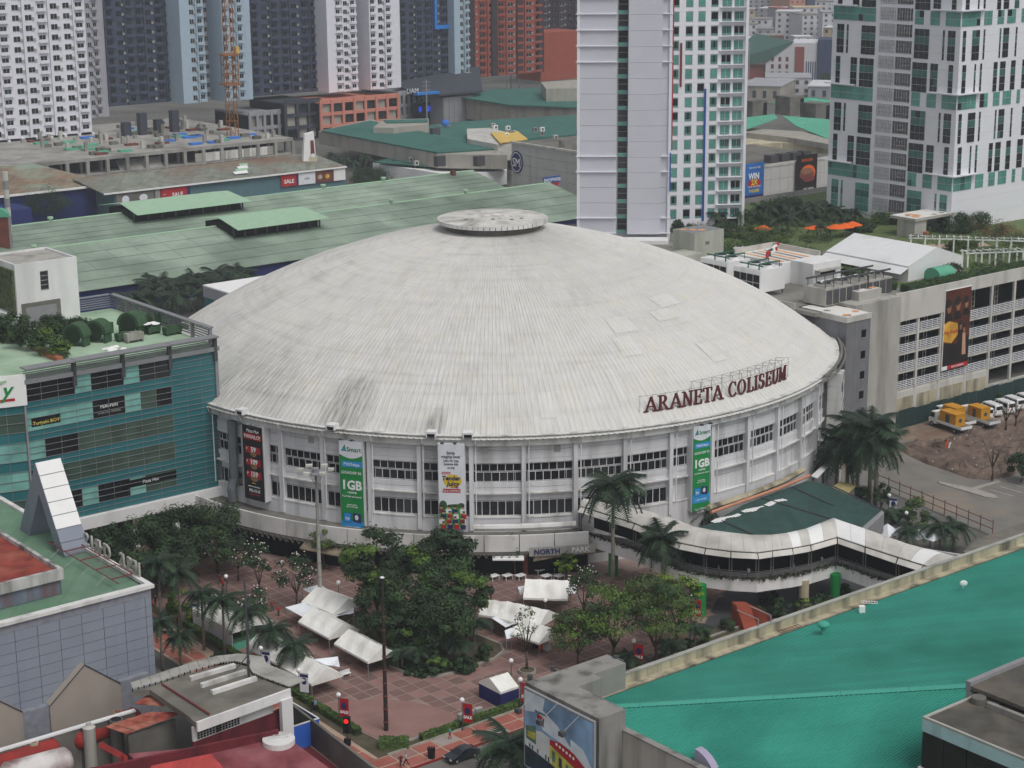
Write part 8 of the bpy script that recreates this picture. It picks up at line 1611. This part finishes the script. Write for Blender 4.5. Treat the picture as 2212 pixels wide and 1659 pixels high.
t = MB('far_green'); t.box(-2.4, 2.4, -1.2, 1.2, 0, 1.3); t.m('unit_green').box(-2.5, 2.5, -1.3, 1.3, 1.3, 1.4); tag(t.obj('green_stall', None, P(528, 1392, 0), GA), 'green draped stall under the largest left tent', 'stall')
for i, (x, y) in enumerate(((1067, 1243), (1096, 1242), (1124, 1242), (1180, 1243), (1208, 1243), (1165, 1230), (1200, 1225))):
    t = MB('white_clean').box(-.75, .75, -.6, .6, .72, .78); [t.box(a-.04, a+.04, b-.04, b+.04, 0, .72) for a in (-.65, .65) for b in (-.5, .5)]; tag(t.obj('cafe_table', None, P(x, y, .75).to_2d().to_3d(), GA), ['leftmost white cafe table under the sparse trees', 'second white cafe table from the left', 'white cafe table beside the sparse tree', 'white cafe table left of the market tent', 'white cafe table right behind the market tent', 'farther white cafe table under the brown canopy', 'farthest white cafe table by the red pillar'][i], 'table', 'white cafe tables before the shops')
for i, x in enumerate((1160, 1172, 1182)): tag(MB(('black', 'orange', 'white')[i]).box(-.45, .45, -.35, .35, 0, (1.5, 1.5, .9)[i]).box(-.5, .5, -.4, .4, (1.5, 1.5, .9)[i], (1.6, 1.6, .95)[i]).obj('stall_cabinet', None, P(x, 1398+i*3, 0), GA), ['black cabinet at the front market tent', 'orange cabinet at the front market tent', 'white framed board at the front market tent'][i], 'cabinet')
for i in range(3): t = MB('concrete').box(-.55, .55, -.3, .3, .1, 1.0); t.m('steel').box(-.5, .5, -.32, -.3, .2, .9); tag(t.obj('grey_barrier', None, W(-75.2+i*1.3, -89.4+.5, .05), GA), ['left grey barrier by the hedge and booth', 'middle grey barrier by the hedge and booth', 'right grey barrier by the hedge and booth'][i], 'barrier')
# ================================================================== lamps, poles, signals
lamp_pole = MB('dark_steel').cyl(0, 0, 0, .25, .16, .12, 8).cyl(0, 0, .25, 3.9, .06, .05, 8).mesh('pole'); _b = MB('white_clean'); _b.smooth = True; lamp_globe = _b.ball((0, 0, 4.15), .32, 12, 8).mesh('globe')
def sale(t, blue=False, rz=0.):
    b = bpy.data.objects.new('banner', None); COL.objects.link(b); b.parent = t; b.rotation_euler = (0, 0, rz)
    MB('red' if not blue else 'banner_white').box(.12, 1.35, -.03, .03, 1.2, 3.75).obj('cloth', b); MB('steel').box(.05, 1.4, -.02, .02, 3.76, 3.82).obj('arm', b)
    disc(b, .72, 2.75, .38, .5, 'navy', -.04); text('SALE', .52, 'txt_white', b, (.74, -.05, 1.75), bold=.02) if not blue else None; MB('navy').box(.14, 1.33, -.045, -.035, 3.3, 3.7).obj('print', b) if blue else None
for i, (x, y, bn, lab) in enumerate(((488, 1245, 0, 'by the steps and the people in red'), (609, 1215, 0, 'before the left canopy stairs'), (731, 1258, 0, 'standing on the bare paving right of the tall light pole'), (731, 1501, 1, 'with a red SALE banner by the left hedge'), (998, 1512, 1, 'with a red SALE banner by the right hedge'), (1104, 1427, 0, 'without banner above the booth tent'), (1124, 1468, 1, 'with a red SALE banner touching the billboard block'), (1369, 1384, 1, 'with a maroon banner between the right tree trunks'), (413, 1297, 2, 'with a white banner at the left walkway hedge'), (563, 1400, 2, 'with a white banner between the left tents'), (645, 1448, 2, 'with a small blue sign at the tent with the bench'), (1495, 1288, 1, 'with a red banner under the yellow green tree'), (1921, 1070, 2, 'with a white banner behind the round tree'), (1958, 1108, 0, 'between the round tree and the pyramid tents'), (1178, 1296, 0, 'before the centre right market tent'))):
    p = P(x, y, 4.15); t = thing('globe_lamp', 'white globe lamp '+lab, 'lamp', world=(p.x, p.y, 0), rot=-12, group='white globe lamps'); inst('pole', lamp_pole, t); inst('globe', lamp_globe, t)
    if bn: sale(t, bn == 2, R(-8))
p = P(693, 1318, 0); zt_ = hat(685, 1018, p); t = thing('floodlight_pole', 'tall grey floodlight pole with a ring of lamps before the left green banner', 'light pole', world=p)
MB('concrete').cyl(0, 0, 0, zt_, .34, .17, 10).obj('pole', t)
for i in range(9): MB('steel').cyl(0, 0, 3+i*2.2, 3.15+i*2.2, .38-.015*i, .38-.015*i, 10).obj('band', t)
MB('steel').cyl(0, 0, zt_-.3, zt_-.1, 1.3, 1.3, 14).cyl(0, 0, zt_-.1, zt_+.5, .5, .5, 10).obj('lamp_ring', t)
for a in range(0, 360, 60): c, s = math.cos(R(a)), math.sin(R(a)); b = MB('steel'); b.bar((0, 0, zt_-2.3), (1.1*c, 1.1*s, zt_-.3), .06); b.bar((.8*c, .8*s, zt_), (2.6*c, 2.6*s, zt_+.3), .06); b.m('concrete_light').box(2.2*c-.45, 2.2*c+.45, 2.2*s-.35, 2.2*s+.35, zt_+.1, zt_+.45); b.obj('floodlight', t)
mat('pole_brown', '#3a302d', n=.2, ns=1); p = W(-84.2, -85.1, 0); zt_ = hat(829, 1248, p); t = thing('brown_pole', 'tall dark brown banded pole standing on the round pink paving', 'pole', world=p)
MB('pole_brown').cyl(0, 0, 0, zt_, .29, .15, 10).obj('pole', t)
for i in range(9): MB('brown_red').cyl(0, 0, 1.2+i*1.75, 1.35+i*1.75,   .37-.015*i, .34-.015*i, 10).obj('band', t)
MB('tarp_white').cyl(0, 0, zt_, zt_+.1, .28, .25, 12).obj('cap_light', t)
mat('signal_red', '#ff1a10', n=0, em=3.)
p = P(751, 1622, 0); zh = hat(751, 1570, p); t = thing('traffic_light', 'traffic light showing red at the pavement corner', 'traffic light', world=(p.x, p.y, 0), rot=-10)
MB('dark_steel').cyl(0, 0, 0, zh+.5, .07, .06, 8).obj('pole', t); MB('black').box(-.42, .42, -.3, .3, zh-.75, zh+1.3).obj('housing', t); disc(t, 0, zh+.85, .26, .26, 'signal_red', -.32, 14, 'red_lens'); disc(t, 0, zh+.25, .24, .24, 'glass_dark', -.32, 14, 'amber_lens'); disc(t, 0, zh-.35, .24, .24, 'glass_dark', -.32, 14, 'green_lens'); MB('black').box(-.4, .4, -.25, .25, zh-2.4, zh-1.6).obj('pedestrian_signal', t)
p = P(932, 1638, 0); t = MB('black').cyl(0, 0, 0, 1.1, .42, .46, 12).cyl(0, 0, 1.1, 1.2, .5, .5, 12)
for i in range(12): a = 2*math.pi*i/12; t.box(.44*math.cos(a)-.05, .44*math.cos(a)+.05, .44*math.sin(a)-.05, .44*math.sin(a)+.05, 1.2, 1.42)
tag(t.obj('litter_bin', None, p), 'black round litter bin on the red pavement behind the dark car', 'bin')
t = MB('orange').cyl(0, 0, .05, .8, .22, .04, 10).box(-.3, .3, -.3, .3, 0, .05); tag(t.obj('traffic_cone', None, P(1561, 1275, .02)), 'single orange traffic cone on the drive kerb', 'cone')
for i, (x, y) in enumerate(((1110, 1447), (1147, 1455), (1135, 1240))): p = P(x, y, 0)
t = MB('kerb_grey').cyl(0, 0, 0, .45, 1.2, 1.15, 18); t.m('soil').cyl(0, 0, .45, .46, 1.0, 1.0, 18); tag(t.obj('tree_ring', None, P(1139, 1453, .04)), 'round concrete kerb ring round the sparse tree', 'tree ring')
for i, (x, y) in enumerate(((632, 1318), (563, 1300), (697, 1288))): t = MB('kerb_grey').cyl(0, 0, 0, .45, 1.1, 1.05, 18); t.m('soil').cyl(0, 0, .45, .46, .95, .95, 18); tag(t.obj('tree_ring', None, P(x, y, .04)), ['white round planter ring under the twisted plumeria', 'round planter ring left of the twisted plumeria', 'round planter ring behind the tall light pole'][i], 'tree ring')
t = thing('plaza_steps', 'short flight of clay steps at the left end of the plaza', 'steps', -72, -22.5, .03)
for i in range(4): MB('slab_red').box(-3, 3, i*.5, i*.5+.48, 0, .16*(i+1)).obj('step', t)
MB('slab_red').box(-3, 3, 2.0, 7, 0, .64).obj('landing', t)
# ================================================================== fences, right side buildings
mat('net_dark', '#223d3a', n=.25, ns=.6, sheet=(2.4, 20, .3, -GA)); mat('net_teal', '#2f6a66', n=.2, ns=.6); mat('tan_wall', '#b79a6a', n=.1)
t = thing('site_fence', 'dark green netted hoarding fence along the foot of the car park', 'fence', 60, -38.2)
for i in range(28): MB('net_dark').box(i*2.4+.02, i*2.4+2.36, 0, .08, .1, 3.6+.15*math.sin(i*1.7)).obj('net_panel', t); MB('dark_steel').box(i*2.4-.05, i*2.4+.05, -.06, .02, 0, 3.7).obj('post', t)
t = thing('net_screen', 'lighter teal net screen between palms and parked trucks', 'fence', *Q(1880, 935, 0)[:2]); q = Q(1938, 915, 0); t.rotation_euler = (0, 0, math.atan2((P(1938, 930, 0)-P(1878, 945, 0)).y, (P(1938, 930, 0)-P(1878, 945, 0)).x))
for i in range(4): MB('net_teal').box(i*1.5, i*1.5+1.46, 0, .08, .1, 3.7).obj('net_panel', t); MB('dark_steel').box(i*1.5-.05, i*1.5+.05, -.05, .02, 0, 3.8).obj('post', t)
t = thing('rusty_rail_fence', 'rusty two rail fence along the near side of the parking lot', 'fence', world=(0, 0, 0)); a, c = W(38.7, -59.5), W(33.5, -88)
for i in range(11): p = a.lerp(c, i/10); MB('brown_red').cyl(p.x, p.y, 0, 2.6, .07, .07, 6).obj('post', t)
for z in (1.0, 2.2): MB('brown_red').tube([a+Vector((0, 0, z)), c+Vector((0, 0, z))], .07, 5).obj('rail', t)
t = thing('tan_guardhouse', 'tan walled block with a flat grey roof beyond the mossy parapet', 'building', world=(0, 0, 0)); q = [P(x, y, 6) for x, y in ((2110, 1165), (2080, 1192), (2125, 1200), (2330, 1120), (2330, 1085))]; MB('roof_slab_dirty').prism([p.xy for p in q], 5.5, 6).obj('roof', t); c = sum(q, Vector())/5; MB('tan_wall').prism([(p*.92+c*.08).xy for p in q], 0, 5.48).obj('walls', t)
t = thing('low_white_wall', 'low white wall with a red stripe behind the small palms', 'wall', world=(0, 0, 0)); a, c = P(1930, 1190, 0), P(2085, 1215, 0); d = (c-a).normalized(); n_ = Vector((-d.y, d.x, 0))*.15
MB('white').prism([(a-n_).xy, (c-n_).xy, (c+n_).xy, (a+n_).xy], .5, 1.2).obj('wall_panel', t); MB('red').prism([(a-n_).xy, (c-n_).xy, (c+n_).xy, (a+n_).xy], 0, .49).obj('stripe', t)
# ================================================================== vehicles
mat('car_white', '#e6e7e8', rough=.3, n=.02, spec=.5); mat('car_dark', '#2c3138', rough=.2, n=.03, spec=.6); mat('tyre', '#1c1c1d', n=.1); mat('gen_yellow', '#c98f25', rough=.5, n=.06); mat('tail_red', '#a31f1c', n=0, rough=.3); mat('head_light', '#d8dde0', n=0, rough=.15); mat('car_glass', '#20262b', rough=.1, n=.1, spec=.6)
def profile_body(m, prof, w_, tum=.88, zt=1.2):   # side profile (y forward, z) swept across x with tumblehome above the belt line
    b = MB(m); n = len(prof); xs = (-w_/2, -w_/2+.09, w_/2-.09, w_/2); vs = []
    for k, x in enumerate(xs):
        for y, z in prof: f = tum if z > zt else 1; s = .97 if k in (0, 3) else 1; vs.append((x*f, y*s, z if k in (1, 2) else z-.04*(z > zt)))
    fs = [(k*n+i, k*n+(i+1) % n, (k+1)*n+(i+1) % n, (k+1)*n+i) for k in range(3) for i in range(n)]+[tuple(range(n-1, -1, -1)), tuple(range(3*n, 4*n))]
    return b.add(vs, [f[::-1] for f in fs])
_b = MB('tyre'); n = 14
def ring(b, r, x0, x1): return b.add([(x, r*math.cos(2*math.pi*i/n), r*math.sin(2*math.pi*i/n)) for x in (x0, x1) for i in range(n)], [(i, (i+1) % n, n+(i+1) % n, n+i) for i in range(n)]+[tuple(range(n-1, -1, -1)), tuple(range(n, 2*n))])
ring(_b, .36, -.12, .12); wheel_tyre = _b.mesh('tyre'); _b = MB('steel'); ring(_b, .2, -.13, .13); wheel_rim = _b.mesh('rim')
def wheel(par, x, y, s=1.): o = bpy.data.objects.new('wheel', None); COL.objects.link(o); o.parent = par; o.location = (x, y, .36*s); o.scale = (s, s, s); inst('tyre', wheel_tyre, o); inst('rim', wheel_rim, o); return o
def van(loc, lab, stripes=False):
    t = thing('white_van', lab, 'van', world=loc, group='white vans parked along the fence'); t.rotation_euler = (0, 0, GA-R(13)); t.scale = (1.18,)*3
    H_ = 2.15; profile_body('car_white', [(-2.3, .35), (2.2, .35), (2.35, .55), (2.3, 1.0), (1.75, 1.25), (1.15, H_-.12), (.9, H_), (-2.1, H_), (-2.28, H_-.15), (-2.34, .9)], 1.8).obj('body', t)
    for s in (-1, 1):
        for y0, y1 in ((-2.05, -1.0), (-.9, .15), (.25, 1.1)): MB('car_glass').add([(s*.885, y0, 1.25), (s*.885, y1, 1.25), (s*.815, y1-(.25 if y1 > 1 else 0), 1.9), (s*.815, y0, 1.9)], [(0, 1, 2, 3) if s > 0 else (3, 2, 1, 0)]).obj('side_window', t)
        for y in (-1.45, 1.5): wheel(t, s*.8, y, .92)
        MB('tail_red').box(s*.75-.08, s*.75+.08, -2.38, -2.3, .8, 1.15).obj('tail_light', t)
        if stripes and s < 0: [MB('dark_steel').add([(-.912, -.9+i*.3, .6), (-.912, -.75+i*.3, .6), (-.9, -.3+i*.3, 1.1), (-.9, -.45+i*.3, 1.1)], [(0, 1, 2, 3)]).obj('stripe', t) for i in range(3)]
    MB('car_glass').add([(-.68, -2.345, 1.3), (.68, -2.345, 1.3), (.62, -2.29, 1.9), (-.62, -2.29, 1.9)], [(0, 1, 2, 3)]).obj('rear_window', t); MB('car_glass').add([(-.75, 1.72, 1.32), (.75, 1.72, 1.32), (.68, 1.2, 2.0), (-.68, 1.2, 2.0)], [(3, 2, 1, 0)]).obj('windscreen', t); MB('concrete').box(-.85, .85, -2.45, -2.33, .4, .6).obj('bumper', t)
    return t
vl = ['striped white van nearest the yellow generators', 'second white van from the trucks', 'third white van from the trucks', 'fourth white van from the trucks', 'fifth white van, behind the bare trunks', 'white van farthest right at the picture edge']
for i in range(6): van(W(88.4+i*3.5, -43.4+(i % 2)*.4, .03), vl[i], i == 0)
def truck(u, v, lab, gens=1):
    t = thing('flatbed_truck', lab, 'truck', world=W(u, v, .03), group='white flatbed trucks carrying generators'); t.rotation_euler = (0, 0, GA-R(9.3)); t.scale = (1.4,)*3
    profile_body('car_white', [(1.5, .5), (3.05, .5), (3.1, 1.1), (2.95, 1.35), (2.7, 2.1), (2.5, 2.2), (1.5, 2.2)], 1.75, .9, 1.3).obj('cab', t)
    MB('car_glass').add([(-.72, 2.99, 1.38), (.72, 2.99, 1.38), (.66, 2.74, 2.02), (-.66, 2.74, 2.02)], [(3, 2, 1, 0)]).obj('windscreen', t)
    for s in (-1, 1):
        MB('car_glass').add([(s*.862, 1.9, 1.35), (s*.862, 2.8, 1.35), (s*.8, 2.6, 2.0), (s*.8, 1.9, 2.0)], [(0, 1, 2, 3) if s > 0 else (3, 2, 1, 0)]).obj('side_window', t)
        for yy in (-2.2, 2.35): wheel(t, s*.78, yy, 1.05)
        MB('car_white').box(s*.98-.03, s*.98+.03, -3.6, 1.35, .85, 1.25).obj('side_board', t); MB('head_light').box(s*.6-.14, s*.6+.14, 3.08, 3.13, .7, .9).obj('headlight', t)
    MB('car_white').box(-1, 1, -3.66, -3.6, .85, 1.25).obj('tailboard', t); MB('concrete_dark').box(-.95, .95, -3.6, 1.4, .72, .86).obj('bed', t); MB('dark_steel').box(-.4, .4, -3.5, 2.9, .45, .71).obj('chassis', t)
    b = MB('car_white'); [b.bar((sx, 1.4, .86), (sx, 1.4, 2.3), .08) for sx in (-.9, 0, .9)]; b.bar((-.9, 1.4, 2.3), (.9, 1.4, 2.3), .08); b.obj('headboard', t); return t
def generator(u, v, L_, lab, dy=-1.1):
    an = GA-R(9.3); t = thing('generator', lab, 'generator', world=W(u, v, .03+.87*1.4)+Vector((-math.sin(an), math.cos(an), 0))*dy*1.4, group='yellow generators on the trucks'); t.rotation_euler = (0, 0, an); t.scale = (1.4,)*3; MB('gen_yellow').box(-.85, .85, -L_/2, L_/2, .05, 1.75).obj('housing', t); MB('gen_yellow').box(-.9, .9, -L_/2-.05, L_/2+.05, 1.76, 1.84).obj('roof', t); MB('dark_steel').box(-.8, .8, -L_/2+.1, L_/2-.1, 0, .05).obj('skid', t)
    for k in range(3): MB('dark_steel' if k == 1 else 'gen_yellow').box(-.88, -.85, -L_/2+.2+k*L_/3, -L_/2+L_/3-.1+k*L_/3, .3, 1.5).obj('door_panel', t)
    disc(t, 0, .9, .3, .3, 'dark_steel', -L_/2-.01)
truck(77, -44.4, 'front white flatbed truck with a long yellow generator'); truck(84.2, -45.6, 'right white flatbed truck with a yellow generator at its rear'); truck(80.6, -42.6, 'third truck mostly hidden behind the yellow generators')
generator(77, -44.4, 3.2, 'long yellow generator on the front truck', -.75); generator(84.2, -45.6, 2.6, 'yellow generator on the right truck', -.4); generator(80.6, -42.6, 2.6, 'yellow generator standing between the other two at the back', -.2)
def car(loc, rz, m, lab, name='car'):
    t = thing(name, lab, 'car', world=loc); t.rotation_euler = (0, 0, rz)
    profile_body(m, [(-2.15, .3), (2.1, .3), (2.2, .5), (2.1, .78), (1.1, .95), (.35, 1.42), (-.2, 1.5), (-1.0, 1.44), (-1.75, 1.02), (-2.15, .95), (-2.22, .6)], 1.75, .8, 1.1).obj('body', t)
    for s in (-1, 1):
        MB('car_glass').add([(s*.80, -1.4, 1.0), (s*.85, .85, .98), (s*.705, .3, 1.38), (s*.7, -.9, 1.4)], [(0, 1, 2, 3) if s > 0 else (3, 2, 1, 0)]).obj('side_window', t); [wheel(t, s*.78, y, .88) for y in (-1.35, 1.35)]
        MB('head_light').box(s*.62-.18, s*.62+.18, 2.1, 2.2, .6, .72).obj('headlight', t); MB('tail_red').box(s*.65-.15, s*.65+.15, -2.24, -2.18, .75, .9).obj('tail_light', t); MB(m).box(s*.98-.1, s*.98+.1, .75, .9, .95, 1.1).obj('mirror', t)
    MB('car_glass').add([(-.74, 1.1, .99), (.74, 1.1, .99), (.62, .4, 1.43), (-.62, .4, 1.43)], [(0, 1, 2, 3)]).obj('windscreen', t); MB('car_glass').add([(-.7, -1.72, 1.06), (.7, -1.72, 1.06), (.6, -1.05, 1.45), (-.6, -1.05, 1.45)], [(3, 2, 1, 0)]).obj('rear_window', t); return t
p0 = P(972, 1657, 0); car(W(-81.6, -97.3, .01), GA+R(90), 'car_dark', 'dark grey car at the kerb at the bottom of the photo'); car(W(-74.6, -99.6, .01), GA+R(90), 'car_white', 'white car half hidden below the palm crowns')
# ================================================================== people: one continuous skinned body per pose
def body(seed, stride, arm):
    V = [(0, 0, .92), (0, 0, 1.12), (0, 0, 1.34), (0, 0, 1.44), (0, .01, 1.52), (0, .02, 1.62), (.1, 0, .88), (.1, stride*.22, .5), (.1, stride*.42-.03, .08), (.1, stride*.42+.14, .03), (-.1, 0, .88), (-.1, -stride*.18, .5), (-.1, -stride*.44-.03, .1), (-.1, -stride*.44+.12, .04), (.19, 0, 1.36), (.25, -stride*.12-.02, 1.1), (.26, -stride*.2+arm, .88), (-.19, 0, 1.36), (-.25, stride*.12-.02, 1.1), (-.26, stride*.2+arm, .88)]
    E_ = [(0, 1), (1, 2), (2, 3), (3, 4), (4, 5), (0, 6), (6, 7), (7, 8), (8, 9), (0, 10), (10, 11), (11, 12), (12, 13), (2, 14), (14, 15), (15, 16), (2, 17), (17, 18), (18, 19)]
    Rr = [.15, .14, .16, .06, .065, .1, .095, .065, .05, .04, .095, .065, .05, .04, .07, .048, .038, .07, .048, .038]
    me = bpy.data.meshes.new('body'); me.from_pydata(V, E_, []); o = bpy.data.objects.new('b', me); COL.objects.link(o); md = o.modifiers.new('s', 'SKIN'); sv = me.skin_vertices[0].data if me.skin_vertices else None
    if sv is None: me.attributes; sv = me.skin_vertices[0].data
    for i, r in enumerate(Rr): sv[i].radius = (r, r*(.75 if i in (0, 1, 2) else 1)); sv[i].use_root = i == 0
    md2 = o.modifiers.new('u', 'SUBSURF'); md2.levels = 1; md2.render_levels = 1
    dg = bpy.context.evaluated_depsgraph_get(); out = bpy.data.meshes.new_from_object(o.evaluated_get(dg)); bpy.data.objects.remove(o); return out
mat('skin_tone', '#a9785c', n=.05); mat('hair_dark', '#1d1a1b', n=.05); mat('trousers_navy', '#2a2f42', n=.1); mat('trousers_dark', '#26262a', n=.1); mat('shirt_red', '#b2362f', n=.08); mat('shirt_maroon', '#70262c', n=.08); mat('shirt_white', '#dcdcdc', n=.05); mat('shirt_blue', '#6d95b5', n=.08); mat('shirt_yellow', '#c9a23c', n=.08); mat('shirt_teal', '#5aa59d', n=.08); mat('shirt_black', '#2b2b30', n=.1)
try: POSES = [body(1, 1., .06), body(2, -.8, .02), body(3, .25, .05)]
except Exception as ex: print('skin failed', ex); POSES = []
PM = {}
def dress(k, shirt, tr):
    if (k, shirt, tr) in PM: return PM[k, shirt, tr]
    me = POSES[k].copy(); me.name = 'body'; me.materials.clear()
    for m in (shirt, tr, 'skin_tone', 'hair_dark'): me.materials.append(MT[m])
    for f in me.polygons:
        z = f.center.z; x = abs(f.center.x); f.use_smooth = True
        f.material_index = 3 if z > 1.64 or (z > 1.52 and f.center.y < .0) else 2 if z > 1.43 or (x > .22 and z < 1.12) else 0 if z > .9 else 1 if z > .09 else 3
    PM[k, shirt, tr] = me; return me
if POSES:
    pp = [(475, 1262, 'shirt_maroon', 'walking by the steps, in maroon'), (487, 1262, 'shirt_maroon', 'in maroon under the globe lamp by the steps'), (482, 1272, 'shirt_red', 'in red sitting height in front of the pair in maroon'), (562, 1323, 'shirt_maroon', 'in dark maroon left of the one in bright red on the open paving'), (588, 1320, 'shirt_red', 'in a bright red top with a bag on the open paving'), (602, 1331, 'shirt_red', 'with a red backpack right on the open paving'), (330, 1318, 'shirt_red', 'in red at the panelled building corner'), (336, 1308, 'shirt_black', 'in black at the panelled building corner'), (383, 1352, 'shirt_black', 'in black on the left walkway'), (676, 1537, 'shirt_black', 'in black beside the left hedge, left of a pair'), (682, 1536, 'shirt_blue', 'in grey blue beside the left hedge, right of a pair'), (972, 1597, 'shirt_teal', 'in a teal top and red shorts on the red pavement'), (866, 1657, 'shirt_maroon', 'in maroon of the couple at the bottom edge'), (877, 1653, 'shirt_white', 'in a white patterned shirt of the couple at the bottom edge'), (425, 1205, 'shirt_red', 'in red in the shade of the dark trees'), (432, 1207, 'shirt_white', 'in white in the shade, left'), (440, 1206, 'shirt_maroon', 'in maroon in the shade of the dark trees'), (452, 1202, 'shirt_yellow', 'in yellow in the shade of the dark trees'), (460, 1204, 'shirt_white', 'in white in the shade, middle'), (466, 1201, 'shirt_white', 'in white in the shade, right'), (418, 1210, 'shirt_blue', 'in pale blue in the shade of the dark trees'), (497, 1207, 'shirt_black', 'in black by the flowering bush'), (612, 1178, 'shirt_blue', 'in pale blue on the canopy stairs'), (1195, 1375, 'shirt_black', 'in black at the market tents'), (1290, 1330, 'shirt_white', 'in white between the right trees'), (1060, 1300, 'shirt_maroon', 'in maroon at the market tents')]
    for i, (x, y, sh_, lab) in enumerate(pp):
        p = P(x, y, .06); k = i % 3; t = thing('person', 'person '+lab, 'person', world=p, rot=(i*77) % 360, group='people on the plaza'); inst('body', dress(k, sh_, 'shirt_red' if sh_ == 'shirt_teal' else ('trousers_navy', 'trousers_dark')[i % 2]), t)
    for i in range(9):   # walkers on the footbridge, seen between the posts
        tt = 3+i*1.25; p = lerp_path(front, tt).lerp(lerp_path(back, tt), .3); t = thing('person', 'person walking on the footbridge '+['at the coliseum end', 'behind the second post', 'before the bend', 'in the first curve', 'in the middle of the curve', 'leaving the curve', 'left of the peaked corner', 'right of the peaked corner', 'at the far right end'][i], 'person', world=(p.x, p.y, HD), rot=i*50, group='people on the footbridge'); inst('body', dress(i % 3, ('shirt_white', 'shirt_black', 'shirt_blue')[i % 3], 'trousers_dark'), t)
# ================================================================== thin city haze
hz = bpy.data.materials.new('haze'); hz.use_nodes = True; t = hz.node_tree; t.nodes.remove(t.nodes['Principled BSDF'])
pv_ = t.nodes.new('ShaderNodeVolumePrincipled'); pv_.inputs['Color'].default_value = (.86, .9, .97, 1); pv_.inputs['Density'].default_value = .00017; pv_.inputs['Anisotropy'].default_value = .2
t.links.new(pv_.outputs[0], t.nodes['Material Output'].inputs['Volume']); MT['haze'] = hz
tag(MB('haze').box(-1000, 2700, -750, 2700, -1.5, 128).obj('haze', None, (0, 0, 0), GA), kind='stuff')
SC.cycles.volume_step_rate = 10; SC.cycles.volume_max_steps = 32; SC.cycles.volume_bounces = 1
# things that still read alike get their place in the row
from collections import defaultdict
dd = defaultdict(list)
for o in COL.objects:
    if o.parent is None and 'label' in o: dd[o['label']].append(o)
ORD = ['leftmost', 'second from left', 'third from left', 'fourth from left', 'fifth from left', 'sixth from left', 'seventh from left', 'eighth from left']
for lab, os_ in dd.items():
    if len(os_) > 1:
        os_.sort(key=lambda o: (o.location-CAMP).dot(RT)/(o.location-CAMP).dot(FW))
        for k, o in enumerate(os_): o['label'] = lab+', '+(ORD[k] if k < len(ORD)-1 or len(os_) <= len(ORD) else 'farther right')+(' of '+str(len(os_)) if len(lab.split()) < 12 else '')
